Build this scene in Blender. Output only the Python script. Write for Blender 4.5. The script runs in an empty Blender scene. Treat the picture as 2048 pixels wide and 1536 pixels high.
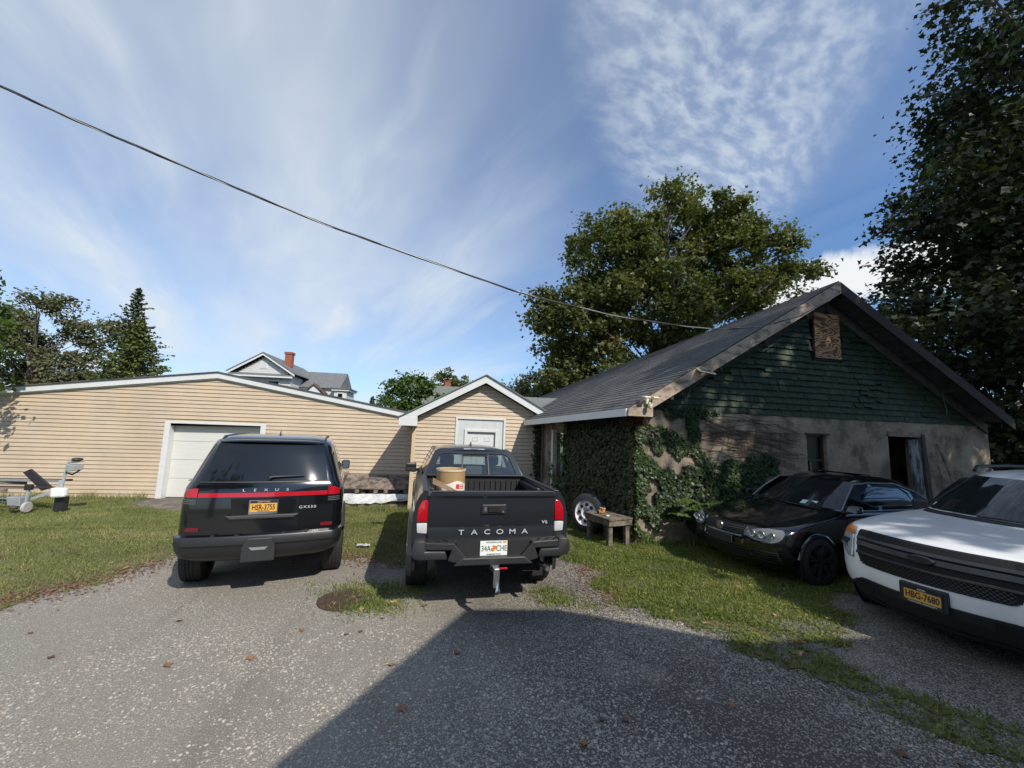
import bpy, bmesh, math, random
import numpy as np
from mathutils import Matrix, Vector, noise
from math import radians, sin, cos, pi, sqrt, atan2, tan

SC = bpy.context.scene
COL = SC.collection
random.seed(7)

# ------------------------------------------------------------------ camera, sky, sun, exposure
def cam_axes(pitch, roll, yaw):
    f = np.array([sin(yaw) * cos(pitch), cos(yaw) * cos(pitch), sin(pitch)])
    r = np.array([cos(yaw), -sin(yaw), 0.0])
    d = np.cross(f, r)
    return r * cos(roll) + d * sin(roll), -r * sin(roll) + d * cos(roll), f

_r, _d, _f = cam_axes(radians(6.87), radians(-1.97), radians(8.3))
cd = bpy.data.cameras.new('camera')
cam = bpy.data.objects.new('camera', cd)
COL.objects.link(cam)
cd.sensor_fit = 'HORIZONTAL'
cd.sensor_width = 36.0
cd.lens = 800 / 2048 * 36.0
cd.clip_start = 0.05
cd.clip_end = 2000
cam.matrix_world = Matrix(((_r[0], -_d[0], -_f[0], 0), (_r[1], -_d[1], -_f[1], 0), (_r[2], -_d[2], -_f[2], 2.0), (0, 0, 0, 1)))
SC.camera = cam

SUN_TRAVEL = Vector((-0.59, 1.0, -1.0)).normalized()
SUN_EL = math.asin(-SUN_TRAVEL.z)
SUN_AZ = atan2(-SUN_TRAVEL.x, -SUN_TRAVEL.y)          # clockwise from +Y
sl = bpy.data.lights.new('sun', 'SUN')
sl.energy = 4.6
sl.angle = radians(0.53)
sl.color = (1.0, 0.93, 0.82)
so = bpy.data.objects.new('sun', sl)
so.rotation_euler = SUN_TRAVEL.to_track_quat('-Z', 'Y').to_euler()
COL.objects.link(so)

W = bpy.data.worlds.new('World')
SC.world = W
W.use_nodes = True
nt = W.node_tree
nt.nodes.clear()

class NG:
    """tiny helper for wiring node trees"""
    def __init__(self, nt):
        self.nt = nt
    def n(self, typ, **kw):
        nd = self.nt.nodes.new(typ)
        for k, v in kw.items():
            setattr(nd, k, v)
        return nd
    def link(self, a, b):
        self.nt.links.new(a, b)
    def set(self, sock, v):
        if isinstance(v, bpy.types.NodeSocket):
            self.link(v, sock)
        else:
            sock.default_value = v
    def math(self, op, a, b=0.0, c=0.0, clamp=False):
        m = self.n('ShaderNodeMath', operation=op)
        m.use_clamp = clamp
        for s, v in zip(m.inputs, (a, b, c)):
            self.set(s, v)
        return m.outputs[0]
    def vmath(self, op, a, b=(0, 0, 0)):
        m = self.n('ShaderNodeVectorMath', operation=op)
        self.set(m.inputs[0], a)
        self.set(m.inputs[1], b)
        return m
    def smooth(self, v, a, b, lo=0.0, hi=1.0):
        m = self.n('ShaderNodeMapRange', interpolation_type='SMOOTHSTEP')
        self.set(m.inputs[0], v)
        for i, x in enumerate((a, b, lo, hi)):
            m.inputs[i + 1].default_value = x
        return m.outputs[0]
    def noise(self, vec, scale, detail=4.0, rough=0.55, dist=0.0, out=0):
        m = self.n('ShaderNodeTexNoise')
        if vec is not None:
            self.link(vec, m.inputs['Vector'])
        m.inputs['Scale'].default_value = scale
        m.inputs['Detail'].default_value = detail
        m.inputs['Roughness'].default_value = rough
        m.inputs['Distortion'].default_value = dist
        return m.outputs[out]
    def mapping(self, vec, loc=(0, 0, 0), rot=(0, 0, 0), scale=(1, 1, 1)):
        m = self.n('ShaderNodeMapping')
        self.link(vec, m.inputs[0])
        m.inputs['Location'].default_value = loc
        m.inputs['Rotation'].default_value = rot
        m.inputs['Scale'].default_value = scale
        return m.outputs[0]
    def mix(self, fac, a, b, blend='MIX'):
        m = self.n('ShaderNodeMix', data_type='RGBA', blend_type=blend)
        self.set(m.inputs[0], fac)
        self.set(m.inputs[6], a if not isinstance(a, tuple) else (*a, 1) if len(a) == 3 else a)
        self.set(m.inputs[7], b if not isinstance(b, tuple) else (*b, 1) if len(b) == 3 else b)
        return m.outputs[2]
    def ramp(self, fac, stops):
        m = self.n('ShaderNodeValToRGB')
        self.link(fac, m.inputs[0])
        e = m.color_ramp.elements
        while len(e) < len(stops):
            e.new(0.5)
        for el, (p, c) in zip(e, stops):
            el.position = p
            el.color = (*c, 1) if len(c) == 3 else c
        return m.outputs[0]

g = NG(nt)
sky = g.n('ShaderNodeTexSky', sky_type='NISHITA')
sky.sun_disc = False
sky.sun_elevation = SUN_EL
sky.sun_rotation = SUN_AZ
sky.air_density = 1.0
sky.dust_density = 0.6
sky.ozone_density = 2.5
sky.altitude = 10
tc = g.n('ShaderNodeTexCoord')
sx = g.n('ShaderNodeSeparateXYZ')
g.link(tc.outputs['Generated'], sx.inputs[0])
zz = g.math('ADD', g.math('MAXIMUM', sx.outputs[2], 0.0), 0.10)
cx = g.n('ShaderNodeCombineXYZ')
g.link(g.math('DIVIDE', sx.outputs[0], zz), cx.inputs[0])
g.link(g.math('DIVIDE', sx.outputs[1], zz), cx.inputs[1])
P = cx.outputs[0]
STREAK = radians(-24)                                # cirrus streaks run towards this azimuth
pr = g.mapping(P, rot=(0, 0, STREAK))
wob = g.noise(P, 1.1, 3.0, 0.5, 0.0, 1)
wsc = g.vmath('SCALE', wob)
wsc.inputs['Scale'].default_value = 0.30
pw = g.vmath('ADD', pr, wsc.outputs[0]).outputs[0]
st1 = g.noise(g.mapping(pw, scale=(1.25, 0.42, 1)), 0.9, 5.0, 0.5, 0.1)
st2 = g.noise(g.mapping(pw, loc=(3, 1, 0), scale=(3.2, 0.55, 1)), 1.0, 5.0, 0.55, 0.1)
veil = g.noise(g.mapping(pw, loc=(1.3, 4.1, 0), scale=(0.5, 0.35, 1)), 1.0, 4.0, 0.5, 0.2)
# thin high deck is thicker to the west (-X) side of the sky
west = g.smooth(g.math('ADD', g.math('MULTIPLY', sx.outputs[0], -1.0), g.math('MULTIPLY', sx.outputs[1], 0.10)), -0.50, 0.50)
cir = g.math('MULTIPLY', g.smooth(st1, 0.38, 0.70), 0.62)
cir = g.math('ADD', cir, g.math('MULTIPLY', g.smooth(st2, 0.45, 0.75), 0.40))
cir = g.math('MULTIPLY', cir, g.math('ADD', g.math('MULTIPLY', west, 0.60), 0.20))
cir = g.math('ADD', cir, g.math('MULTIPLY', g.math('MULTIPLY', west, g.smooth(veil, 0.05, 0.65)), 0.50))
# altocumulus field: a band of small puffs
def dirvec(px, py):
    v = np.array(_r) * (px - 1024) / 800 + np.array(_d) * (py - 768) / 800 + np.array(_f)
    return v / np.linalg.norm(v)
def plane_of(px, py):
    v = dirvec(px, py)
    return v[0] / (v[2] + 0.10), v[1] / (v[2] + 0.10)
ax, ay = plane_of(1450, 130)
pa = g.mapping(P, loc=(-ax, -ay, 0))
band = g.mapping(g.vmath('ADD', pa, g.vmath('MULTIPLY', wob, (0.16, 0.16, 0)).outputs[0]).outputs[0], loc=(-0.05, -0.08, 0), rot=(0, 0, radians(32)), scale=(1.0, 1.0, 1))
sb = g.n('ShaderNodeSeparateXYZ')
g.link(band, sb.inputs[0])
ln = g.math('ADD', g.math('POWER', g.math('ABSOLUTE', g.math('DIVIDE', sb.outputs[0], 0.36)), 2.0), g.math('POWER', g.math('ABSOLUTE', g.math('DIVIDE', sb.outputs[1], 0.95)), 2.0))
amask = g.smooth(ln, 1.15, 0.10)
puff = g.noise(g.mapping(pw, rot=(0, 0, radians(20)), scale=(1.0, 1.8, 1)), 13.0, 3.0, 0.55, 0.1)
alto = g.math('MULTIPLY', amask, g.math('ADD', g.math('MULTIPLY', g.smooth(puff, 0.34, 0.72), 0.38), 0.22))
# low cumulus near the horizon
dv = dirvec(1690, 560)
uu = g.vmath('DOT_PRODUCT', tc.outputs['Generated'], tuple(_r)).outputs['Value']
el = g.math('SUBTRACT', sx.outputs[2], float(dv[2]))
cu_n = g.noise(tc.outputs['Generated'], 9.0, 6.0, 0.6, 0.3)
du = g.math('DIVIDE', g.math('SUBTRACT', uu, float(np.dot(dv, _r))), 0.16)
ce = g.math('ADD', g.math('POWER', g.math('ABSOLUTE', du), 2.0), g.math('POWER', g.math('ABSOLUTE', g.math('DIVIDE', el, 0.058)), 2.0))
ahead = g.smooth(g.vmath('DOT_PRODUCT', tc.outputs['Generated'], tuple(dv)).outputs['Value'], 0.5, 0.8)
cum = g.math('MULTIPLY', g.smooth(g.math('SUBTRACT', g.math('ADD', ce, g.math('MULTIPLY', cu_n, 2.6)), 1.3), 1.2, 0.45), ahead)
tot = g.math('MINIMUM', g.math('ADD', g.math('ADD', cir, alto), g.math('MULTIPLY', cum, 0.9)), 0.95)
lowfade = g.smooth(sx.outputs[2], -0.02, 0.05)
tot = g.math('MULTIPLY', tot, lowfade, clamp=True)
cc = g.mix(cum, (7.5, 8.2, 8.9), (9.3, 9.5, 9.6))
skyc = g.mix(1.0, sky.outputs[0], (0.95, 1.30, 1.62), 'MULTIPLY')
bgc = g.mix(tot, skyc, cc)
bg = g.n('ShaderNodeBackground')
g.link(bgc, bg.inputs[0])
bg.inputs[1].default_value = 0.10
wo = g.n('ShaderNodeOutputWorld')
g.link(bg.outputs[0], wo.inputs[0])

SC.render.engine = 'CYCLES'
SC.view_settings.view_transform = 'Standard'
SC.view_settings.look = 'None'
SC.view_settings.exposure = 0.0
SC.view_settings.gamma = 1.0
SC.view_settings.use_curve_mapping = False
SC.cycles.use_denoising = True
SC.cycles.max_bounces = 8
SC.cycles.diffuse_bounces = 3
SC.cycles.glossy_bounces = 3
SC.cycles.transmission_bounces = 4
SC.cycles.transparent_max_bounces = 8
SC.cycles.caustics_reflective = False
SC.cycles.caustics_refractive = False

# ------------------------------------------------------------------ materials
MATS = {}
def pm(name, col, rough=0.6, metal=0.0, var=0.12, vs=6.0, col2=None, mixs=2.0, mixr=(0.45, 0.6), bump=0.0, bs=60.0, coat=0.0,
       spec=0.5, stretch=(1, 1, 1), obrand=0.0, emit=None, det=5.0):
    """procedural principled material: base colour with two scales of noise, optional second colour, optional bump"""
    if name in MATS:
        return MATS[name]
    m = bpy.data.materials.new(name)
    m.use_nodes = True
    nt = m.node_tree
    nt.nodes.clear()
    g = NG(nt)
    t = g.n('ShaderNodeTexCoord')
    v = g.mapping(t.outputs['Object'], scale=stretch)
    c = (*col, 1)
    cur = None
    if col2 is not None:
        f = g.smooth(g.noise(v, mixs, 6, 0.6), mixr[0], mixr[1])
        cur = g.mix(f, c, (*col2, 1))
    if var:
        nz = g.math('ADD', g.math('MULTIPLY', g.noise(v, vs, det, 0.6), 0.6), g.math('MULTIPLY', g.noise(v, vs * 5.3, 3, 0.6), 0.4))
        k = g.smooth(nz, 0.3, 0.7, 1 - var, 1 + var)
        if obrand:
            oi = g.n('ShaderNodeObjectInfo')
            k = g.math('MULTIPLY', k, g.smooth(oi.outputs['Random'], 0, 1, 1 - obrand, 1 + obrand))
        hs = g.vmath('SCALE', cur if cur is not None else col)
        g.set(hs.inputs['Scale'], k)
        cur = hs.outputs[0]
    b = g.n('ShaderNodeBsdfPrincipled')
    if cur is not None:
        g.link(cur, b.inputs['Base Color'])
    else:
        b.inputs['Base Color'].default_value = c
    b.inputs['Roughness'].default_value = rough
    b.inputs['Metallic'].default_value = metal
    b.inputs['Coat Weight'].default_value = coat
    b.inputs['Coat Roughness'].default_value = 0.04
    b.inputs['Specular IOR Level'].default_value = spec
    if emit:
        b.inputs['Emission Color'].default_value = (*emit[0], 1)
        b.inputs['Emission Strength'].default_value = emit[1]
    if bump:
        bm = g.n('ShaderNodeBump')
        bm.inputs['Strength'].default_value = 1.0
        bm.inputs['Distance'].default_value = bump
        g.link(g.noise(v, bs, 5, 0.6), bm.inputs['Height'])
        g.link(bm.outputs[0], b.inputs['Normal'])
    o = g.n('ShaderNodeOutputMaterial')
    g.link(b.outputs[0], o.inputs[0])
    MATS[name] = m
    return m

def glass(name, tint, refl=0.08, rough=0.02):
    if name in MATS:
        return MATS[name]
    m = bpy.data.materials.new(name)
    m.use_nodes = True
    nt = m.node_tree
    nt.nodes.clear()
    g = NG(nt)
    tr = g.n('ShaderNodeBsdfTransparent')
    tr.inputs[0].default_value = (*tint, 1)
    gl = g.n('ShaderNodeBsdfGlossy')
    gl.inputs['Roughness'].default_value = rough
    lw = g.n('ShaderNodeLayerWeight')
    lw.inputs[0].default_value = 0.25
    mx = g.n('ShaderNodeMixShader')
    g.link(g.math('ADD', g.math('MULTIPLY', lw.outputs['Fresnel'], 0.9), refl, clamp=True), mx.inputs[0])
    g.link(tr.outputs[0], mx.inputs[1])
    g.link(gl.outputs[0], mx.inputs[2])
    o = g.n('ShaderNodeOutputMaterial')
    g.link(mx.outputs[0], o.inputs[0])
    MATS[name] = m
    return m

def leafmat(name, c1, c2, c3=None, trans=0.35, scale=0.6, rough=0.5):
    """leaf colour varies between clumps and between single leaves; light passes through"""
    if name in MATS:
        return MATS[name]
    m = bpy.data.materials.new(name)
    m.use_nodes = True
    nt = m.node_tree
    nt.nodes.clear()
    g = NG(nt)
    at = g.n('ShaderNodeAttribute', attribute_name='tint')
    t = g.n('ShaderNodeTexCoord')
    nz = g.noise(t.outputs['Object'], scale, 4, 0.6)
    f = g.math('ADD', g.math('MULTIPLY', at.outputs['Fac'], 0.6), g.math('MULTIPLY', g.smooth(nz, 0.3, 0.7), 0.4))
    stops = [(0.15, c1), (0.75, c2)]
    if c3:
        stops.append((0.97, c3))
    c = g.ramp(f, stops)
    b = g.n('ShaderNodeBsdfPrincipled')
    g.link(c, b.inputs['Base Color'])
    b.inputs['Roughness'].default_value = rough
    b.inputs['Specular IOR Level'].default_value = 0.35
    tl = g.n('ShaderNodeBsdfTranslucent')
    g.link(g.mix(1.0, c, (1.0, 1.15, 0.45), 'MULTIPLY'), tl.inputs[0])
    mx = g.n('ShaderNodeMixShader')
    mx.inputs[0].default_value = trans
    g.link(b.outputs[0], mx.inputs[1])
    g.link(tl.outputs[0], mx.inputs[2])
    o = g.n('ShaderNodeOutputMaterial')
    g.link(mx.outputs[0], o.inputs[0])
    MATS[name] = m
    return m

# ------------------------------------------------------------------ object helpers
def tag(o, label=None, cat=None, group=None, kind=None):
    if label: o['label'] = label
    if cat: o['category'] = cat
    if group: o['group'] = group
    if kind: o['kind'] = kind
    return o

def thing(name, label, cat, loc=(0, 0, 0), rz=0.0, group=None):
    o = bpy.data.objects.new(name, None)
    o.empty_display_size = 0.2
    COL.objects.link(o)
    o.location = loc
    o.rotation_euler = (0, 0, rz)
    return tag(o, label, cat, group)

def link_mesh(name, me, parent=None, loc=None, rot=None):
    o = bpy.data.objects.new(name, me)
    COL.objects.link(o)
    if parent is not None:
        o.parent = parent
    if loc is not None:
        o.location = loc
    if rot is not None:
        o.rotation_euler = rot
    return o

def fast_mesh(name, V, Fc, mat, tint=None, smooth=False):
    """V (n,3) array, Fc (m,k) array of equal-sized faces"""
    V = np.asarray(V, np.float32)
    Fc = np.asarray(Fc, np.int32)
    me = bpy.data.meshes.new(name)
    me.vertices.add(len(V))
    me.vertices.foreach_set('co', V.ravel())
    m, k = Fc.shape
    me.loops.add(m * k)
    me.loops.foreach_set('vertex_index', Fc.ravel())
    me.polygons.add(m)
    me.polygons.foreach_set('loop_start', np.arange(0, m * k, k, dtype=np.int32))
    me.polygons.foreach_set('loop_total', np.full(m, k, np.int32))
    if smooth:
        me.polygons.foreach_set('use_smooth', np.ones(m, bool))
    me.update(calc_edges=True)
    if tint is not None:
        a = me.attributes.new('tint', 'FLOAT', 'FACE')
        a.data.foreach_set('value', np.asarray(tint, np.float32))
    me.materials.append(mat)
    return me

class MB:
    def __init__(self):
        self.v = []
        self.f = []
    def add(self, vs, fs):
        o = len(self.v)
        self.v += [tuple(map(float, p)) for p in vs]
        self.f += [tuple(o + i for i in f) for f in fs]
        return self
    def box(self, x0, x1, y0, y1, z0, z1):
        return self.add([(x0, y0, z0), (x1, y0, z0), (x1, y1, z0), (x0, y1, z0), (x0, y0, z1), (x1, y0, z1), (x1, y1, z1), (x0, y1, z1)],
                        [(0, 3, 2, 1), (4, 5, 6, 7), (0, 1, 5, 4), (1, 2, 6, 5), (2, 3, 7, 6), (3, 0, 4, 7)])
    def hexa(self, p):
        """8 corners: bottom 4 then top 4"""
        return self.add(p, [(0, 3, 2, 1), (4, 5, 6, 7), (0, 1, 5, 4), (1, 2, 6, 5), (2, 3, 7, 6), (3, 0, 4, 7)])
    def bar(self, a, b, w, h, up=(0, 0, 1)):
        """rectangular bar from a to b, width w across, height h along up"""
        a, b, up = Vector(a), Vector(b), Vector(up)
        d = (b - a).normalized()
        s = d.cross(up)
        if s.length < 1e-5:
            s = d.cross(Vector((1, 0, 0)))
        s.normalize()
        u = s.cross(d).normalized()
        s *= w / 2
        u *= h / 2
        return self.hexa([a - s - u, a + s - u, b + s - u, b - s - u, a - s + u, a + s + u, b + s + u, b - s + u])
    def quad(self, *p):
        return self.add(p, [tuple(range(len(p)))])
    def prism(self, poly, axis, a, b):
        """extrude 2-D polygon along an axis ('x': poly is (y,z); 'y': (x,z); 'z': (x,y))"""
        n = len(poly)
        def pt(p, t):
            return {'x': (t, p[0], p[1]), 'y': (p[0], t, p[1]), 'z': (p[0], p[1], t)}[axis]
        vs = [pt(p, a) for p in poly] + [pt(p, b) for p in poly]
        fs = [tuple(range(n))[::-1], tuple(range(n, 2 * n))] + [(i, (i + 1) % n, n + (i + 1) % n, n + i) for i in range(n)]
        return self.add(vs, fs)
    def tube(self, pts, r, n=6, cap=True):
        pts = [Vector(p) for p in pts]
        rs = r if isinstance(r, (list, tuple)) else [r] * len(pts)
        o = len(self.v)
        prev = None
        for i, p in enumerate(pts):
            d = (pts[min(i + 1, len(pts) - 1)] - pts[max(i - 1, 0)])
            d.normalize()
            if prev is None:
                s = d.cross(Vector((0, 0, 1)))
                if s.length < 1e-3:
                    s = d.cross(Vector((0, 1, 0)))
            else:
                s = prev - d * prev.dot(d)
            s.normalize()
            prev = s
            u = d.cross(s)
            for k in range(n):
                a = 2 * pi * k / n
                q = p + s * (cos(a) * rs[i]) + u * (sin(a) * rs[i])
                self.v.append((q.x, q.y, q.z))
        for i in range(len(pts) - 1):
            for k in range(n):
                a, b = o + i * n + k, o + i * n + (k + 1) % n
                self.f.append((a, b, b + n, a + n))
        if cap:
            self.f.append(tuple(o + k for k in range(n))[::-1])
            e = o + (len(pts) - 1) * n
            self.f.append(tuple(e + k for k in range(n)))
        return self
    def lathe(self, prof, n=24, axis='x', c=(0, 0, 0), close=False, cap=True):
        """revolve profile of (along-axis, radius)"""
        o = len(self.v)
        for (t, r) in prof:
            for k in range(n):
                a = 2 * pi * k / n
                p = {'x': (t, r * cos(a), r * sin(a)), 'y': (r * cos(a), t, r * sin(a)), 'z': (r * cos(a), r * sin(a), t)}[axis]
                self.v.append((c[0] + p[0], c[1] + p[1], c[2] + p[2]))
        m = len(prof)
        for i in range(m if close else m - 1):
            for k in range(n):
                j = (i + 1) % m
                self.f.append((o + i * n + k, o + i * n + (k + 1) % n, o + j * n + (k + 1) % n, o + j * n + k))
        if not close and cap:
            if prof[0][1] > 1e-4:
                self.f.append(tuple(o + k for k in range(n)))
            if prof[-1][1] > 1e-4:
                self.f.append(tuple(o + (m - 1) * n + k for k in range(n))[::-1])
        return self
    def grid(self, rows):
        o = len(self.v)
        nr, nc = len(rows), len(rows[0])
        for r in rows:
            self.v += [tuple(map(float, p)) for p in r]
        for i in range(nr - 1):
            for j in range(nc - 1):
                a = o + i * nc + j
                self.f.append((a, a + 1, a + nc + 1, a + nc))
        return self
    def ring(self, outer, inner):
        o = len(self.v)
        n = len(outer)
        self.v += [tuple(map(float, p)) for p in outer] + [tuple(map(float, p)) for p in inner]
        for i in range(n):
            j = (i + 1) % n
            self.f.append((o + i, o + j, o + n + j, o + n + i))
        return self
    def build(self, name, mat, parent=None, smooth=None, bevel=0.0, solid=0.0, label=None, recalc=True, kind=None):
        me = bpy.data.meshes.new(name)
        me.from_pydata(self.v, [], self.f)
        if recalc or solid or bevel:
            bm = bmesh.new()
            bm.from_mesh(me)
            if smooth is not None:
                bmesh.ops.remove_doubles(bm, verts=bm.verts, dist=1e-5)
            bmesh.ops.recalc_face_normals(bm, faces=bm.faces)
            if solid:
                bmesh.ops.solidify(bm, geom=bm.faces[:], thickness=solid)
            if bevel:
                ed = [e for e in bm.edges if len(e.link_faces) == 2 and e.calc_face_angle(0) > 0.6]
                bmesh.ops.bevel(bm, geom=ed, offset=bevel, segments=2, affect='EDGES', profile=0.5, clamp_overlap=True)
            bm.to_mesh(me)
            bm.free()
        if smooth is not None:
            me.polygons.foreach_set('use_smooth', np.ones(len(me.polygons), bool))
            if smooth < 180:
                me.set_sharp_from_angle(angle=radians(smooth))
        me.materials.append(mat)
        o = link_mesh(name, me, parent)
        if label: o['label'] = label
        if kind: o['kind'] = kind
        return o

def text_mesh(name, body, size, mat, parent, M, extrude=0.002, sx=1.0, align='CENTER', spacing=1.0, bold=0.0):
    """flat raised lettering; text lies in local XY of matrix M"""
    cu = bpy.data.curves.new(name, 'FONT')
    cu.body = body
    cu.size = size
    cu.align_x = align
    cu.align_y = 'CENTER'
    cu.extrude = extrude
    cu.offset = bold
    cu.space_character = spacing
    cu.resolution_u = 3
    ob = bpy.data.objects.new(name, cu)
    COL.objects.link(ob)
    bpy.context.view_layer.update()
    dg = bpy.context.evaluated_depsgraph_get()
    me = bpy.data.meshes.new_from_object(ob.evaluated_get(dg))
    bpy.data.objects.remove(ob)
    me.transform(M @ Matrix.Diagonal((sx, 1, 1, 1)))
    me.materials.clear()
    me.materials.append(mat)
    return link_mesh(name, me, parent)

def face_matrix(origin, right, up):
    r, u = Vector(right).normalized(), Vector(up).normalized()
    n = r.cross(u)
    return Matrix(((r.x, u.x, n.x, origin[0]), (r.y, u.y, n.y, origin[1]), (r.z, u.z, n.z, origin[2]), (0, 0, 0, 1)))

def copy_tree(o, parent=None):
    c = o.copy()
    COL.objects.link(c)
    c.parent = parent
    for ch in o.children:
        copy_tree(ch, c)
    return c

# common materials
M_white = pm('white_trim', (0.66, 0.67, 0.66), 0.5, var=0.05, vs=3)
M_siding = pm('tan_vinyl_siding', (0.545, 0.43, 0.305), 0.55, var=0.07, vs=1.2, col2=(0.50, 0.40, 0.29), mixs=0.7, mixr=(0.4, 0.65), bump=0.0008, bs=90)
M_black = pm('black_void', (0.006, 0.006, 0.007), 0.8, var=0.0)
M_roof = pm('dark_asphalt_shingle', (0.075, 0.075, 0.078), 0.9, var=0.35, vs=9, col2=(0.115, 0.112, 0.108), mixs=1.2, bump=0.004, bs=120)
M_roofg = pm('grey_asphalt_shingle', (0.16, 0.165, 0.16), 0.9, var=0.3, vs=9, bump=0.003, bs=80)
M_oldwood = pm('weathered_grey_wood', (0.26, 0.20, 0.155), 0.8, var=0.4, vs=3, stretch=(1, 1, 1), col2=(0.13, 0.10, 0.085), mixs=5, bump=0.003, bs=30)
M_darkwood = pm('dark_old_wood', (0.06, 0.05, 0.042), 0.85, var=0.35, vs=4)
M_stucco = pm('stained_grey_stucco', (0.33, 0.265, 0.20), 0.9, var=0.3, vs=2.2, col2=(0.16, 0.13, 0.10), mixs=1.3, bump=0.008, bs=18)
# ================================================================== long garage with tan siding
def lap_course(mb, x0b, x1b, x0t, x1t, z0, z1, y):
    """one course of lap siding facing -Y: slanted face plus bottom lip"""
    yo, yi = y - 0.028, y - 0.006
    mb.add([(x0b, yo, z0), (x1b, yo, z0), (x1t, yi, z1), (x0t, yi, z1)], [(0, 1, 2, 3)])
    mb.add([(x0b, y, z0), (x1b, y, z0), (x1b, yo, z0), (x0b, yo, z0)], [(0, 1, 2, 3)])
CO = 0.1016

GA = thing('long_garage', 'long low garage clad in tan siding with a white roll-up door and shallow gable', 'garage', (0, 11.75, 0))
def a_roof(x):
    return 3.17 - (0.134 * (-6.25 - x) if x < -6.25 else 0.173 * (x + 6.25))
def a_lim(z):
    return (-17.0 if a_roof(-17.0) >= z else -6.25 - (3.17 - z) / 0.134), min(0.6, -6.25 + (3.17 - z) / 0.173)
mb = MB()
mb.prism([(-17, -0.05), (0.6, -0.05), (0.6, a_roof(0.6)), (-6.25, 3.17), (-17, a_roof(-17))], 'y', 0.37, 14)
mb.build('wall', M_siding, GA)
mb = MB()
for (x0, x1, z1) in ((-17, -7.42, 0), (-4.95, 0.6, 0)):
    mb.box(x0, x1, 0.0, 0.368, -0.05, 1.99)
mb.prism([(-17, 1.99), (0.6, 1.99), (0.6, a_roof(0.6)), (-6.25, 3.17), (-17, a_roof(-17))], 'y', 0.0, 0.368)
mb.build('wall_sheathing', M_siding, GA)
DX0, DX1, DZ = -7.41, -4.96, 1.995
k = 0
z = 0.02
while z < 3.12:
    z1 = min(z + CO, 3.165)
    l0, r0 = a_lim(z)
    l1, r1 = a_lim(z1)
    spans = [(l0, r0, l1, r1)]
    if z < DZ:
        spans = [(l0, DX0 + 0.02, l1, DX0 + 0.02), (DX1 - 0.02, r0, DX1 - 0.02, r1)]
    for s in spans:
        mb = MB()
        lap_course(mb, s[0], s[1], s[2], s[3], z, z1, 0.0)
        mb.build('siding_course', M_siding, GA, recalc=False)
    z += CO
# white rake boards with a thin dark drip edge
for (xa, xb) in ((-17, -6.25), (-6.25, 0.6)):
    za, zb = a_roof(xa), a_roof(xb)
    MB().hexa([(xa, -0.10, za), (xb, -0.10, zb), (xb, -0.0, zb), (xa, -0.0, za), (xa, -0.10, za + 0.15), (xb, -0.10, zb + 0.15), (xb, -0.0, zb + 0.15), (xa, -0.0, za + 0.15)]).build('rake_board', M_white, GA)
    MB().hexa([(xa, -0.06, za - 0.028), (xb, -0.06, zb - 0.028), (xb, -0.0, zb - 0.028), (xa, -0.0, za - 0.028), (xa, -0.06, za - 0.002), (xb, -0.06, zb - 0.002), (xb, 0.0, zb - 0.002), (xa, 0.0, za - 0.002)]).build('frieze_strip', M_white, GA)
    MB().hexa([(xa, -0.14, za + 0.152), (xb, -0.14, zb + 0.152), (xb, 14.1, zb + 0.152), (xa, 14.1, za + 0.152), (xa, -0.14, za + 0.175), (xb, -0.14, zb + 0.175), (xb, 14.1, zb + 0.175), (xa, 14.1, za + 0.175)]).build('roof', M_roof, GA)
# door
M_door = pm('white_garage_door', (0.64, 0.63, 0.585), 0.45, var=0.05, vs=4, stretch=(1, 1, 6), bump=0.0012, bs=25)
gd = MB().box(DX0 + 0.13, DX1 - 0.13, 0.312, 0.345, 0.0, 1.96).build('garage_door', M_door, GA)
fr = MB()
fr.box(DX0, DX0 + 0.13, -0.03, 0.31, 0.0, 1.93)
fr.box(DX1 - 0.13, DX1, -0.03, 0.31, 0.0, 1.93)
fr.box(DX0, DX1, -0.03, 0.31, 1.93, DZ)
fr.build('door_frame', M_white, GA, bevel=0.006)
for i in range(4):
    z0, z1 = 0.015 + i * 0.485, 0.015 + (i + 1) * 0.485 - 0.006
    MB().box(DX0 + 0.13, DX1 - 0.13, 0.18, 0.31, z0, z1).build('door_section', M_door, gd, bevel=0.004)
MB().box(DX0 + 0.13, DX1 - 0.13, 0.17, 0.31, 0.0, 0.014).build('bottom_seal', M_black, gd)
MB().box(-6.32, -6.05, 0.155, 0.181, 0.60, 0.64).build('lift_handle', pm('zinc', (0.5, 0.5, 0.5), 0.4, 0.9), gd)

SGA = 1.085
GA.location = (0, 11.75 * SGA, 2.0 - 2.0 * SGA)
GA.scale = (SGA, SGA, SGA)

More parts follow.
